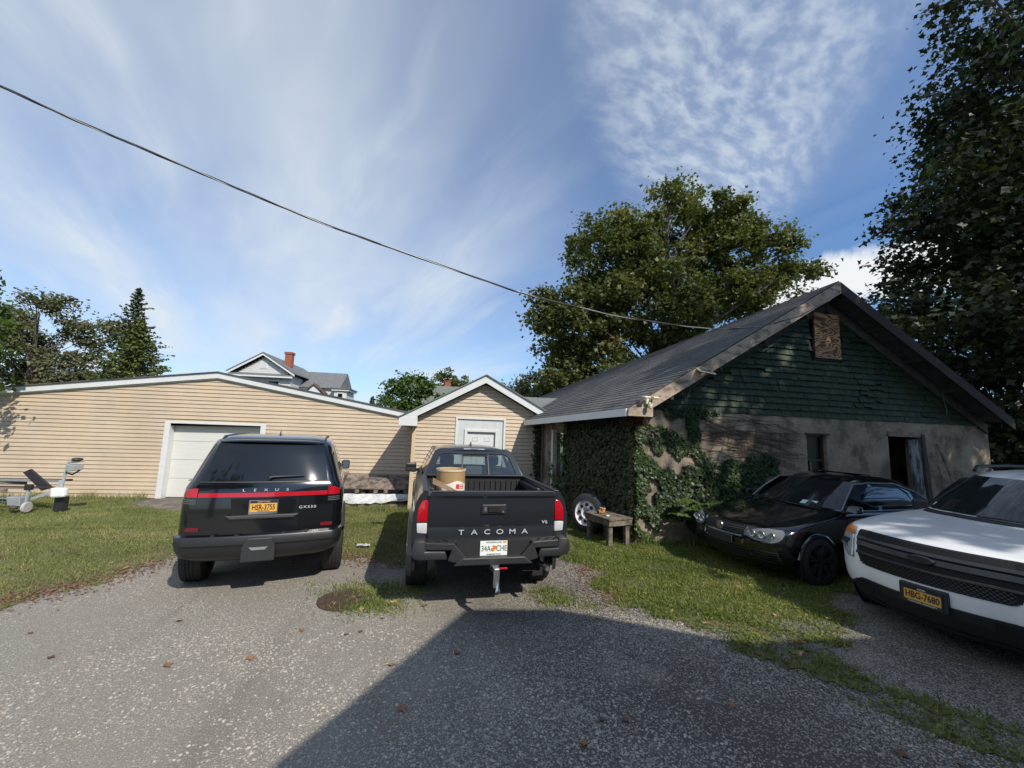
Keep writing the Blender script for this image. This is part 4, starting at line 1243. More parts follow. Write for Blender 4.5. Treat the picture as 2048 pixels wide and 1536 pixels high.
# step bumper: painted corners, plastic steps, lowered centre with the plate
for s in (-1, 1):
    mb = MB()
    pr_ = [(0.855, 0.845), (0.875, 0.80), (0.885, 0.72), (0.86, 0.66), (0.78, 0.645), (0.50, 0.645), (0.53, 0.735), (0.74, 0.735), (0.745, 0.845)]
    mb.prism([(s * a, b) for a, b in pr_], 'y', -1.185, -0.92)
    mb.build('bumper_corner', M_plast2, TK, bevel=0.018, smooth=40)
    stp = MB().hexa([(s * 0.46, -1.20, 0.745), (s * 0.84, -1.16, 0.745), (s * 0.84, -1.0, 0.745), (s * 0.40, -1.0, 0.745), (s * 0.43, -1.20, 0.815), (s * 0.83, -1.16, 0.825), (s * 0.83, -1.0, 0.838), (s * 0.37, -1.0, 0.828)]).build('bumper_step', M_plast, TK, bevel=0.01)
    for k in range(4):
        MB().bar((s * (0.50 + 0.095 * k), -1.14, 0.829), (s * (0.56 + 0.095 * k), -1.08, 0.835), 0.014, 0.008).build('tread_rib', M_plast2, stp)
    MB().hexa([(s * 0.36, -1.21, 0.60), (s * 0.50, -1.205, 0.64), (s * 0.50, -1.06, 0.64), (s * 0.36, -1.06, 0.60), (s * 0.30, -1.20, 0.66), (s * 0.44, -1.20, 0.815), (s * 0.44, -1.06, 0.815), (s * 0.30, -1.06, 0.66)]).build('bumper_arm', M_plast, TK, bevel=0.008)
MB().prism([(-0.44, 0.585), (0.44, 0.585), (0.34, 0.665), (-0.34, 0.665)], 'y', -1.215, -1.0).build('bumper_centre', M_plast2, TK, bevel=0.012)
MB().prism([(-0.36, 0.665), (0.36, 0.665), (0.42, 0.82), (-0.42, 0.82)], 'y', -1.14, -1.05).build('plate_panel', M_plast, TK)
# plate
MP = face_matrix((0.0, -1.150, 0.745), (1, 0, 0), (0, 0, 1))
def PB(x0, x1, y0, y1, z0, z1):
    return MB().add([tuple(MP @ Vector(p)) for p in [(x0, y0, z0), (x1, y0, z0), (x1, y1, z0), (x0, y1, z0), (x0, y0, z1), (x1, y0, z1), (x1, y1, z1), (x0, y1, z1)]], [(0, 3, 2, 1), (4, 5, 6, 7), (0, 1, 5, 4), (1, 2, 6, 5), (2, 3, 7, 6), (3, 0, 4, 7)])
lp = PB(-0.152, 0.152, -0.078, 0.078, 0, 0.004).build('license_plate', M_plwhite, TK, bevel=0.002)
text_mesh('plate_number', '34A', 0.085, M_plgreen, lp, MP @ Matrix.Translation((-0.088, -0.004, 0.006)), 0.001, 0.75)
text_mesh('plate_number', 'CHE', 0.085, M_plgreen, lp, MP @ Matrix.Translation((0.088, -0.004, 0.006)), 0.001, 0.75)
text_mesh('plate_state', 'MYFLORIDA.COM', 0.022, M_plgreen, lp, MP @ Matrix.Translation((0, 0.062, 0.006)), 0.001, 1.0)
text_mesh('plate_motto', 'SUNSHINE STATE', 0.020, M_plgreen, lp, MP @ Matrix.Translation((0, -0.064, 0.006)), 0.001, 1.0)
for (x, y) in ((-0.012, -0.014), (0.014, 0.008)):
    mb = MB()
    mb.add([tuple(MP @ Vector((x + 0.021 * cos(a), y + 0.021 * sin(a), 0.0058))) for a in np.linspace(0, 2 * pi, 14)[:-1]], [tuple(range(13))])
    mb.build('orange_emblem', M_orange, lp)
mb = MB()
mb.add([tuple(MP @ Vector(p)) for p in ((-0.02, 0.02, 0.0062), (-0.005, 0.036, 0.0062), (-0.002, 0.018, 0.0062))], [(0, 1, 2)])
mb.build('leaf_emblem', M_plgreen, lp)
PB(0.10, 0.14, 0.052, 0.074, 0.0042, 0.0052).build('sticker', M_ny, lp)
# hitch
ht = MB().box(-0.05, 0.05, -1.26, -0.9, 0.53, 0.60).build('hitch_receiver', M_plast, TK, bevel=0.006)
MB().box(-0.032, 0.032, -1.36, -1.26, 0.535, 0.595).build('hitch_shank', M_silver, ht, bevel=0.005)
MB().box(-0.032, 0.032, -1.375, -1.32, 0.40, 0.60).build('drop_mount', M_silver, ht, bevel=0.012)
MB().lathe([(0.335, 0.0), (0.34, 0.020), (0.36, 0.028), (0.385, 0.024), (0.395, 0.016), (0.42, 0.018), (0.45, 0.0)], 14, 'z', (0.01, -1.40, 0.02)).build('tow_ball', M_chrome, ht, smooth=60)
MB().tube([(-0.02, -1.31, 0.575), (0.10, -1.31, 0.578), (0.125, -1.31, 0.575)], 0.011, 8).build('hitch_lock', M_red, ht)
MB().box(-0.6, 0.6, -0.95, 3.6, 0.42, 0.58).build('chassis', M_black, TK)
MB().tube([(0.55, -0.6, 0.50), (0.60, -0.95, 0.50), (0.64, -1.12, 0.49)], 0.03, 10).build('exhaust_pipe', M_silver, TK, smooth=60)
MB().box(0.66, 0.84, -0.42, -0.38, 0.18, 0.5).build('mud_flap', M_plast, TK)

# ------------------------------------------------------------------ black sedan (front three-quarter view)
VW = thing('black_sedan', 'black sedan with black wheels parked in the shade along the barn wall', 'car', (5.10, 6.04, 0.02), radians(97.7))
lvv = [(0.17, 0.76, -3.40, 0.70), (0.24, 0.82, -3.52, 0.80), (0.40, 0.865, -3.60, 0.875), (0.55, 0.875, -3.62, 0.885), (0.66, 0.875, -3.62, 0.86), (0.72, 0.87, -3.61, 0.80), (0.775, 0.865, -3.60, 0.66), (0.83, 0.855, -3.58, 0.40), (0.88, 0.845, -3.56, 0.10), (0.925, 0.825, -3.54, -0.18),
       (0.955, 0.80, -3.50, -0.36), (0.975, 0.775, -3.1, -0.42), (1.06, 0.75, -2.95, -0.55), (1.20, 0.695, -2.74, -0.76), (1.32, 0.635, -2.54, -0.96), (1.395, 0.59, -2.40, -1.09), (1.445, 0.51, -2.22, -1.24), (1.47, 0.38, -1.95, -1.45)]
V = Loft(lvv, rear=(0.25, 0.3, 0.06), front=(0.36, 0.34, 0.12))
V.mesh().build('body', M_vwpaint, VW, smooth=45)
# windscreen
rows = []
for z in np.linspace(0.985, 1.365, 6):
    w = interp(lvv, z)[0] - 0.035
    rows.append([(x, V.front_y(x, z) + 0.010, z + 0.004) for x in np.linspace(-w, w, 15)])
MB().grid(rows).build('windscreen', M_wind, VW, smooth=60)
wi = MB()
wi.tube([(-0.55, V.front_y(0.55, 0.97) + 0.04, 0.975), (-0.05, V.front_y(0.05, 0.99) + 0.035, 0.995)], 0.009, 6)
wi.build('wiper', M_plast, VW)
wi = MB()
wi.tube([(0.05, V.front_y(0.05, 0.965) + 0.04, 0.972), (0.55, V.front_y(0.55, 0.975) + 0.035, 0.985)], 0.009, 6)
wi.build('wiper', M_plast, VW)
for (x, w) in ((-0.36, 0.055), (-0.26, 0.035)):
    z0 = 1.01
    MB().add([(x - w, V.front_y(x - w, z0) + 0.016, z0), (x + w, V.front_y(x + w, z0) + 0.016, z0), (x + w, V.front_y(x + w, z0 + 0.05) + 0.016, z0 + 0.05), (x - w, V.front_y(x - w, z0 + 0.05) + 0.016, z0 + 0.05)], [(0, 1, 2, 3)]).build('windscreen_sticker', pm('sticker_green', (0.55, 0.72, 0.60), 0.6), VW)
for s in (-1, 1):
    def sx(z):
        return s * (interp(lvv, z)[0] + 0.006)
    # side windows: front door, rear door, quarter
    for (pts, nm) in (([(-0.72, 0.985), (-1.42, 0.985), (-1.42, 1.345), (-1.12, 1.335), (-0.86, 1.16)], 'front_door_window'), ([(-1.50, 0.985), (-2.25, 0.985), (-2.22, 1.22), (-2.05, 1.335), (-1.50, 1.35)], 'rear_door_window'), ([(-2.32, 0.99), (-2.72, 1.02), (-2.42, 1.20), (-2.30, 1.24)], 'quarter_window')):
        MB().add([(sx(z), y, z) for y, z in pts], [tuple(range(len(pts)))]).build(nm, M_vwtint, VW)
    MB().tube([(sx(0.97) * 1.0, -0.62, 0.972), (sx(0.97), -1.6, 0.972), (sx(0.98), -2.75, 0.985)], 0.008, 6).build('belt_trim', pm('grey_trim', (0.25, 0.25, 0.26), 0.3, 0.6), VW)
    arch = [(sx(0.98), -0.62, 0.98), (sx(1.16), -0.84, 1.17), (sx(1.335), -1.10, 1.345), (sx(1.36), -1.45, 1.368), (sx(1.35), -2.02, 1.355), (sx(1.22), -2.40, 1.23), (sx(1.0), -2.76, 1.02)]
    MB().tube(arch, 0.010, 6).build('window_trim', MATS['grey_trim'], VW)
    mi = MB().hexa([(s * 0.86, -0.72, 0.965), (s * 1.03, -0.70, 0.975), (s * 1.03, -0.58, 0.985), (s * 0.86, -0.54, 0.965), (s * 0.87, -0.72, 1.10), (s * 1.02, -0.71, 1.09), (s * 1.00, -0.62, 1.075), (s * 0.87, -0.58, 1.08)]).build('door_mirror', M_vwpaint, VW, bevel=0.03, smooth=50)
    MB().bar((s * 0.78, -0.64, 0.965), (s * 0.90, -0.64, 0.975), 0.07, 0.03).build('mirror_arm', M_plast, mi)
    for y0 in (-0.62, -1.47, -2.30):
        MB().tube([(s * 0.8795, y0, 0.30), (s * 0.8805, y0 + 0.02, 0.60), (s * 0.869, y0 - 0.02, 0.90)], 0.004, 4).build('door_gap', M_black, VW)
    for y0 in (-1.30, -2.15):
        MB().box(min(s * 0.855, s * 0.905), max(s * 0.855, s * 0.905), y0 - 0.1, y0 + 0.1, 0.80, 0.83).build('door_handle', M_vwpaint, VW, bevel=0.01)
    # headlight: clear cover with round reflectors
    tab = [(0.56, 0.52, 0.74), (0.59, 0.43, 0.80), (0.63, 0.41, 0.822), (0.67, 0.43, 0.828), (0.70, 0.49, 0.822), (0.72, 0.55, 0.81), (0.737, 0.64, 0.78)]
    rows = [[(s * x, V.front_y(x, z) + 0.012, z) for x in np.linspace(xa, xb, 12)] for z, xa, xb in tab]
    hl = MB().grid(rows).build('headlight', pm('hazy_headlight', (0.17, 0.175, 0.19), 0.22, var=0.1, vs=20), VW, smooth=180)
    for (x, z, r) in ((0.50, 0.645, 0.052), (0.63, 0.652, 0.055), (0.745, 0.655, 0.045)):
        y = V.front_y(x, z) + 0.014
        MB().lathe([(0.012, r), (0.022, r * 0.92), (0.006, r * 0.6), (0.0, 0.0)], 16, 'y', (s * x, y, z), cap=False).build('reflector', M_silver, hl, smooth=60)
    # lower bumper slats
    for k in range(5):
        mb = MB()
        band(mb, V, 0.285 + 0.034 * k, 0.297 + 0.034 * k, 0.016, min(s * 0.45, s * 0.78), max(s * 0.45, s * 0.78), rear=False, nx=8, depth=0.02)
        mb.build('bumper_slat', M_plast2, VW)
    # wheels
    for y0 in (0.0, -2.58):
        MB().lathe([(s * 0.870, 0.36), (s * 0.8825, 0.355), (s * 0.8825, 0.31), (s * 0.60, 0.30)], 28, 'x', (0, y0, 0.325), cap=False).build('wheel_well', M_black, VW)
        wheel(VW, (s * 0.80, y0, 0.315), 0.315, 0.20, 0.235, s, pm('gloss_black_alloy', (0.06, 0.06, 0.062), 0.2, 0.5), 7)
        flare(VW, s * 0.872, y0, 0.325, 0.345, 0.385, 0.022, s, M_vwpaint, a0=5, a1=175)
V.rpatch(-0.375, 0.375, 0.595, 0.718, 0.008, 12, 8, rear=False).build('grille', M_black, VW)
for k in range(4):
    band(MB(), V, 0.612 + 0.027 * k, 0.621 + 0.027 * k, 0.014, -0.36, 0.36, rear=False, depth=0.012).build('grille_bar', M_plast2, VW)
for s in (-1, 1):
    MB().bar((s * 0.36, V.front_y(0.36, 0.50) + 0.012, 0.47), (s * 0.40, V.front_y(0.4, 0.71) + 0.012, 0.715), 0.02, 0.02).build('grille_frame', MATS['grey_trim'], VW)
band(MB(), V, 0.565, 0.585, 0.010, -0.36, 0.36, rear=False, depth=0.02).build('grille_frame', MATS['grey_trim'], VW)
V.rpatch(-0.42, 0.42, 0.25, 0.42, 0.008, 12, 8, rear=False).build('lower_grille', M_black, VW)
for k in range(4):
    band(MB(), V, 0.27 + 0.04 * k, 0.283 + 0.04 * k, 0.014, -0.42, 0.42, rear=False, depth=0.012).build('lower_slat', M_plast, VW)
MB().box(-0.24, 0.24, V.front_y(0, 0.5) + 0.0, V.front_y(0, 0.5) + 0.02, 0.44, 0.555).build('plate_holder', M_plast, VW, bevel=0.008)
bd = (0, V.front_y(0, 0.665) + 0.022, 0.662)
MB().lathe([(0.0, 0.062), (0.008, 0.060), (0.008, 0.052), (0.0, 0.051)], 24, 'y', bd).build('badge_ring', M_silver, VW, smooth=40)
MBd = MB()
for pts in ([(-0.026, 0.046), (-0.010, 0.004), (0.0, 0.030), (0.010, 0.004), (0.026, 0.046)], [(-0.046, 0.020), (-0.022, -0.045), (0.0, 0.000), (0.022, -0.045), (0.046, 0.020)]):
    for a, b in zip(pts[:-1], pts[1:]):
        MBd.bar((bd[0] - a[0], bd[1] + 0.006, bd[2] + a[1]), (bd[0] - b[0], bd[1] + 0.006, bd[2] + b[1]), 0.010, 0.006, up=(0, 1, 0))
MBd.build('badge_letters', M_silver, VW)
band(MB(), V, 0.724, 0.728, 0.004, -0.75, 0.75, rear=False, depth=0.01).build('bonnet_gap', M_black, VW)

# ------------------------------------------------------------------ white SUV (front corner)
EX = thing('white_suv', 'white suv with black grille and black lower bumper nosing in past the sedan', 'suv', (5.72, 3.74, -0.04), radians(100))
lve = [(0.20, 0.82, -3.85, 0.74), (0.30, 0.90, -3.92, 0.86), (0.42, 0.95, -3.95, 0.93), (0.50, 0.965, -3.95, 0.955), (0.62, 0.975, -3.95, 0.965), (0.80, 0.985, -3.95, 0.955), (0.95, 0.98, -3.94, 0.92), (1.02, 0.972, -3.93, 0.86), (1.06, 0.965, -3.92, 0.76), (1.10, 0.955, -3.92, 0.52), (1.135, 0.935, -3.92, 0.22), (1.165, 0.91, -3.92, -0.10),
       (1.19, 0.88, -3.92, -0.40), (1.205, 0.855, -3.92, -0.50), (1.30, 0.825, -3.9, -0.64), (1.45, 0.765, -3.85, -0.90), (1.60, 0.705, -3.8, -1.18), (1.68, 0.665, -3.75, -1.34), (1.73, 0.60, -3.65, -1.52), (1.76, 0.48, -3.5, -1.8)]
X = Loft(lve, rear=(0.25, 0.3, 0.05), front=(0.40, 0.42, 0.12))
X.mesh(0.43, 1.76).build('body', M_whitepaint, EX, smooth=45)
X.mesh(0.20, 0.43).build('lower_bumper', M_plast, EX, smooth=45)
X.rpatch(-0.84, 0.84, 0.40, 0.515, 0.010, 24, 12, rear=False, trap=(-0.62, 0.62)).build('lower_intake', M_plast, EX, smooth=60)
for s in (-1, 1):
    mb = MB()
    band(mb, X, 0.42, 0.48, 0.014, min(s * 0.45, s * 0.70), max(s * 0.45, s * 0.70), rear=False, nx=6, depth=0.02)
    mb.build('fog_light_bezel', M_black, EX)
band(MB(), X, 0.235, 0.27, 0.020, -0.75, 0.75, rear=False, depth=0.03).build('skid_strip', M_plast2, EX)
# grille: dark field, perforated top and bottom bands, three bars, blank oval badge
gx = 0.66
rows = []
for z, w in ((0.665, 0.56), (0.70, 0.62), (0.75, 0.64), (0.80, 0.655), (0.85, 0.66), (0.90, 0.665), (0.95, 0.675), (0.98, 0.677), (1.0, 0.678), (1.02, 0.68), (1.035, 0.68)):
    rows.append([(x, X.front_y(x, z) + 0.008, z) for x in np.linspace(-w, w, 41)])
MB().grid(rows).build('grille', M_black, EX)
for (z0, z1) in ((0.945, 0.972), (0.872, 0.925), (0.785, 0.81)):
    band(MB(), X, z0, z1, 0.034, -0.655, 0.655, rear=False, nx=40, depth=0.03).build('grille_bar', pm('satin_black_bar', (0.035, 0.036, 0.038), 0.3), EX, bevel=0.004)
def perf(z0, z1, rowsn, w):
    mb = MB()
    pit = 0.038
    for r in range(rowsn):
        z = z0 + (z1 - z0) * (r + 0.5) / rowsn
        k = -w + (pit / 2 if r % 2 else 0)
        while k < w:
            x0, x1 = k, k + pit * 0.5
            hh = (z1 - z0) / rowsn * 0.28
            mb.add([(x0, X.front_y(x0, z) + 0.020, z - hh), (x1, X.front_y(x1, z) + 0.020, z - hh), (x1 + 0.006, X.front_y(x1, z) + 0.020, z + hh), (x0 + 0.006, X.front_y(x0, z) + 0.020, z + hh)], [(0, 1, 2, 3)])
            k += pit
    return mb
perf(0.975, 1.032, 3, 0.65).build('grille_mesh', M_plast2, EX, recalc=False)
perf(0.672, 0.78, 6, 0.60).build('grille_mesh', M_plast2, EX, recalc=False)
ov = [(0.115 * cos(a), 0.042 * sin(a)) for a in np.linspace(0, 2 * pi, 25)[:-1]]
yo = X.front_y(0, 0.9) + 0.036
mb = MB()
mb.v = [(x, yo, 0.898 + z) for x, z in ov] + [(x * 0.86, yo + 0.016, 0.898 + z * 0.8) for x, z in ov]
mb.f = [(i, (i + 1) % 24, 24 + (i + 1) % 24, 24 + i) for i in range(24)] + [tuple(range(24, 48))]
mb.build('oval_badge', pm('matt_black_badge', (0.02, 0.021, 0.024), 0.45), EX, smooth=40)
for s in (-1, 1):
    tab = [(0.715, 0.695, 0.79), (0.78, 0.697, 0.85), (0.85, 0.70, 0.90), (0.92, 0.702, 0.938), (0.98, 0.706, 0.95), (1.02, 0.71, 0.95), (1.045, 0.74, 0.94)]
    rows = [[(s * x, X.front_y(x, z) + 0.010, z) for x in np.linspace(xa, xb, 14)] for z, xa, xb in tab]
    hl = MB().grid(rows).build('headlight', pm('grey_headlight', (0.30, 0.32, 0.33), 0.15, var=0.1, vs=15), EX, smooth=180)
    rows = [[(s * x, X.front_y(x, z) + 0.016, z) for x in np.linspace(xa, xb, 10)] for z, xa, xb in ((0.975, 0.73, 0.90), (1.0, 0.725, 0.93), (1.025, 0.74, 0.93), (1.04, 0.77, 0.92))]
    MB().grid(rows).build('turn_signal', M_amber, hl)
    MB().lathe([(0.0, 0.055), (0.012, 0.052), (0.004, 0.03), (0.0, 0.0)], 18, 'y', (s * 0.80, X.front_y(0.80, 0.86) + 0.020, 0.87), cap=False).build('projector', pm('dark_projector', (0.06, 0.065, 0.07), 0.1, 0.5), hl, smooth=60)
    MB().bar((s * 0.712, X.front_y(0.712, 0.73) + 0.018, 0.735), (s * 0.718, X.front_y(0.718, 0.97) + 0.018, 0.965), 0.012, 0.012).build('light_guide', M_plwhite, hl)
    MB().tube([(s * 0.60, -1.55, 1.735), (s * 0.63, -1.70, 1.79), (s * 0.64, -2.4, 1.80), (s * 0.64, -3.4, 1.79), (s * 0.62, -3.55, 1.74)], 0.022, 8).build('roof_rail', M_plast, EX, smooth=60)
    for y0 in (0.0, -2.86):
        MB().lathe([(s * 0.97, 0.42), (s * 0.99, 0.415), (s * 0.99, 0.37), (s * 0.7, 0.36)], 28, 'x', (0, y0, 0.39), cap=False).build('wheel_well', M_black, EX)
        wheel(EX, (s * 0.90, y0, 0.375), 0.375, 0.235, 0.25, s, M_silver, 5)
    MB().tube([(s * (interp(lve, z_)[0] - 0.045), X.front_y(interp(lve, z_)[0] - 0.045, z_) + 0.012, z_) for z_ in (1.23, 1.35, 1.45, 1.55, 1.66)], 0.016, 6).build('pillar_trim', M_plast, EX)
    for (pts, nm) in (([(-0.95, 1.23), (-1.75, 1.23), (-1.75, 1.63), (-1.45, 1.63), (-1.15, 1.45)], 'front_door_window'), ([(-1.83, 1.23), (-2.75, 1.23), (-2.70, 1.63), (-1.83, 1.64)], 'rear_door_window')):
        MB().add([(s * (interp(lve, z)[0] + 0.006), y, z) for y, z in pts], [tuple(range(len(pts)))]).build(nm, M_tint, EX)
    mi = MB().box(min(s * 0.86, s * 1.06), max(s * 0.86, s * 1.06), -1.16, -1.02, 1.14, 1.30).build('door_mirror', M_plast, EX, bevel=0.03)
rows = []
for z in np.linspace(1.235, 1.665, 6):
    w = interp(lve, z)[0] - 0.04
    rows.append([(x, X.front_y(x, z) + 0.012, z + 0.004) for x in np.linspace(-w, w, 15)])
MB().grid(rows).build('windscreen', M_wind, EX, smooth=60)
band(MB(), X, 1.195, 1.225, 0.014, -0.78, 0.78, rear=False, depth=0.03).build('cowl', M_plast, EX)
MB().tube([(-0.50, X.front_y(0.5, 1.22) + 0.03, 1.222), (0.0, X.front_y(0, 1.24) + 0.03, 1.245), (0.20, X.front_y(0.2, 1.24) + 0.03, 1.24)], 0.010, 6).build('wiper', M_plast, EX)
MB().add([(0.10, X.front_y(0.1, 1.50) + 0.016, 1.50), (-0.02, X.front_y(0.02, 1.50) + 0.016, 1.50), (-0.02, X.front_y(0.02, 1.53) + 0.016, 1.53), (0.10, X.front_y(0.1, 1.53) + 0.016, 1.53)], [(0, 1, 2, 3)]).build('windscreen_sticker', pm('sticker_green', (0.5, 0.7, 0.6), 0.5), EX)
pc = (0.0, X.front_y(0, 0.52) + 0.03, 0.545)
MB().box(-0.19, 0.19, pc[1] - 0.05, pc[1] + 0.004, 0.445, 0.645).build('plate_mount', M_plast, EX, bevel=0.012)
ny_plate(EX, face_matrix((0.0, pc[1] + 0.006, 0.545), (-1, 0, 0), (0, 0, 1)), 'HBG-7680', 'MOM', 'FORDHAM UNIVERSITY')
# ================================================================== ground
def sstep(a, b, x):
    t = min(1.0, max(0.0, (x - a) / (b - a)))
    return t * t * (3 - 2 * t)
def gz(x, y):
    """the yard falls gently towards the long garage"""
    return -0.17 * sstep(7.0, 12.2, y) * (1 - sstep(1.2, 3.2, x))
def gz_np(x, y):
    def ss(a, b, v):
        t = np.clip((v - a) / (b - a), 0, 1)
        return t * t * (3 - 2 * t)
    return -0.17 * ss(7.0, 12.2, y) * (1 - ss(1.2, 3.2, x))
def in_poly(P, poly):
    x, y = P[:, 0], P[:, 1]
    res = np.zeros(len(P), bool)
    n = len(poly)
    for i in range(n):
        x0, y0 = poly[i]
        x1, y1 = poly[(i + 1) % n]
        c = ((y0 > y) != (y1 > y)) & (x < (x1 - x0) * (y - y0) / (y1 - y0 + 1e-12) + x0)
        res ^= c
    return res
def wav(x, y, s, k):
    """cheap smooth pseudo-noise in -1..1"""
    return (np.sin(x * s + 1.3 * k) * np.cos(y * s * 1.1 + 2.1 * k) + np.sin((x + y) * s * 1.9 + k) * 0.5 + np.sin((x * 0.7 - y) * s * 3.7 + 3 * k) * 0.3) / 1.8

LAWN_L = [(-30, 3.2), (-9, 4.2), (-5.2, 5.0), (-4.55, 5.15), (-4.42, 5.6), (-4.2, 6.2), (-3.9, 6.75), (-3.2, 7.2), (-2.4, 7.15), (-1.6, 6.85), (-0.9, 6.45), (-0.5, 6.3), (-0.2, 7.0), (0.2, 7.9), (1.2, 8.1), (1.6, 7.2), (2.0, 6.4), (2.08, 6.2), (2.6, 7.4), (3.0, 9.5), (2.6, 11.3), (-1.0, 11.4), (-1.2, 13.0), (-30, 13.0)]
LAWN_R = [(2.05, 6.35), (2.05, 5.4), (2.16, 4.9), (2.45, 4.4), (2.9, 3.85), (3.0, 3.25), (3.3, 2.78), (3.75, 2.4), (4.4, 1.9), (4.9, 1.9), (4.35, 2.45), (3.95, 2.85), (3.62, 3.2), (3.55, 3.55), (3.9, 3.85), (4.5, 4.15), (4.75, 4.7), (5.2, 4.95), (6.2, 5.0), (9, 5.3), (14, 5.6), (14, 8.3), (3.6, 7.45), (3.4, 8.2), (2.9, 10), (2.6, 9.6), (2.4, 7.6)]
def gravel_mat():
    m = bpy.data.materials.new('chip_seal_gravel')
    m.use_nodes = True
    nt = m.node_tree
    nt.nodes.clear()
    g = NG(nt)
    t = g.n('ShaderNodeTexCoord')
    v = t.outputs['Object']
    wv = g.vmath('ADD', v, g.vmath('MULTIPLY', g.noise(v, 30, 2, 0.5, 0, 1), (0.02, 0.02, 0)).outputs[0]).outputs[0]
    vo = g.n('ShaderNodeTexVoronoi', voronoi_dimensions='2D')
    g.link(wv, vo.inputs['Vector'])
    vo.inputs['Scale'].default_value = 88.0
    ve = g.n('ShaderNodeTexVoronoi', voronoi_dimensions='2D', feature='DISTANCE_TO_EDGE')
    g.link(wv, ve.inputs['Vector'])
    ve.inputs['Scale'].default_value = 88.0
    sc = g.n('ShaderNodeSeparateColor')
    g.link(vo.outputs['Color'], sc.inputs[0])
    pale = g.noise(v, 0.55, 4, 0.6, 0.6)
    fine = g.noise(v, 3.0, 4, 0.6)
    dens = g.smooth(g.math('ADD', g.math('MULTIPLY', pale, 0.8), g.math('MULTIPLY', fine, 0.35)), 0.42, 0.75)   # share of loose stone
    thr = g.math('SUBTRACT', 0.80, g.math('MULTIPLY', dens, 0.55))
    isst = g.smooth(g.math('SUBTRACT', sc.outputs[0], thr), -0.02, 0.04)
    edge = g.smooth(ve.outputs['Distance'], 0.04, 0.16)
    isst = g.math('MULTIPLY', isst, edge)
    stone = g.ramp(sc.outputs[1], [(0.0, (0.27, 0.25, 0.22)), (0.3, (0.37, 0.33, 0.275)), (0.55, (0.43, 0.39, 0.33)), (0.8, (0.52, 0.485, 0.425)), (1.0, (0.22, 0.215, 0.21))])
    sxx = g.n('ShaderNodeSeparateXYZ')
    g.link(v, sxx.inputs[0])
    dusty = g.smooth(g.math('ADD', g.math('ADD', sxx.outputs[0], g.math('MULTIPLY', sxx.outputs[1], -0.25)), g.math('MULTIPLY', g.noise(v, 0.6, 4, 0.6), 3.0)), 2.2, -0.6)   # the west side is worn to dust and fines
    tar_d = g.mix(g.smooth(g.noise(v, 90, 3, 0.7), 0.35, 0.65), (0.070, 0.063, 0.055), (0.130, 0.118, 0.102))
    tar_l = g.mix(g.smooth(g.noise(v, 90, 3, 0.7), 0.35, 0.65), (0.18, 0.163, 0.138), (0.32, 0.293, 0.25))
    tar = g.mix(dusty, tar_d, tar_l)
    tar = g.mix(g.math('MULTIPLY', g.smooth(g.noise(v, 0.9, 6, 0.65), 0.52, 0.70), 0.7), tar, (0.235, 0.205, 0.165))
    rut = g.noise(g.mapping(v, rot=(0, 0, radians(8)), scale=(1.6, 0.16, 1)), 1.0, 4, 0.6, 0.4)
    tar = g.mix(g.math('MULTIPLY', g.smooth(rut, 0.55, 0.72), 0.30), tar, (0.07, 0.063, 0.055))
    c = g.mix(g.math('MULTIPLY', isst, g.smooth(rut, 0.72, 0.50, 0.55, 1.0)), tar, stone)
    # reddish needle litter stains along the lawn side
    lit = g.math('MULTIPLY', g.smooth(g.noise(g.mapping(v, loc=(4, 2, 0)), 0.9, 5, 0.65), 0.60, 0.72), g.smooth(g.noise(v, 28, 3, 0.6), 0.42, 0.6))
    c = g.mix(g.math('MULTIPLY', lit, 0.55), c, (0.16, 0.085, 0.045))
    b = g.n('ShaderNodeBsdfPrincipled')
    g.link(c, b.inputs['Base Color'])
    b.inputs['Roughness'].default_value = 0.8
    b.inputs['Specular IOR Level'].default_value = 0.3
    h = g.math('ADD', g.math('MULTIPLY', isst, 1.0), g.math('MULTIPLY', g.noise(v, 110, 3, 0.6), 0.5))
    bp = g.n('ShaderNodeBump')
    bp.inputs['Strength'].default_value = 0.9
    bp.inputs['Distance'].default_value = 0.006
    g.link(h, bp.inputs['Height'])
    g.link(bp.outputs[0], b.inputs['Normal'])
    o = g.n('ShaderNodeOutputMaterial')
    g.link(b.outputs[0], o.inputs[0])
    return m
def sheet(name, x0, x1, y0, y1, st, dz, mat, mask=None):
    nx, ny = int((x1 - x0) / st) + 1, int((y1 - y0) / st) + 1
    X_, Y_ = np.meshgrid(np.linspace(x0, x1, nx), np.linspace(y0, y1, ny))
    V = np.stack([X_.ravel(), Y_.ravel(), gz_np(X_, Y_).ravel() + dz], 1)
    i = np.arange(nx * ny).reshape(ny, nx)
    Fq = np.stack([i[:-1, :-1].ravel(), i[:-1, 1:].ravel(), i[1:, 1:].ravel(), i[1:, :-1].ravel()], 1)
    if mask is not None:
        c = V[Fq].mean(1)[:, :2]
        Fq = Fq[mask(c)]
        used, inv = np.unique(Fq, return_inverse=True)
        V, Fq = V[used], inv.reshape(Fq.shape)
    return link_mesh(name, fast_mesh(name, V, Fq, mat, smooth=True))
M_far = pm('far_ground', (0.07, 0.085, 0.035), 0.95, var=0.4, vs=0.3)
tag(MB().add([(-300, -120, -0.30), (300, -120, -0.30), (300, 500, -0.30), (-300, 500, -0.30)], [(0, 1, 2, 3)]).build('ground', M_far), kind='structure')
tag(sheet('driveway', -32, 30, -14, 26, 0.4, 0.0, gravel_mat()), kind='structure')
def lawn_mask(poly, c, wob=0.22):
    q = c + np.stack([wav(c[:, 0], c[:, 1], 3.1, 1) + 0.6 * wav(c[:, 0], c[:, 1], 9, 2), wav(c[:, 0], c[:, 1], 3.7, 3) + 0.6 * wav(c[:, 0], c[:, 1], 11, 4)], 1) * wob
    return in_poly(q, poly)
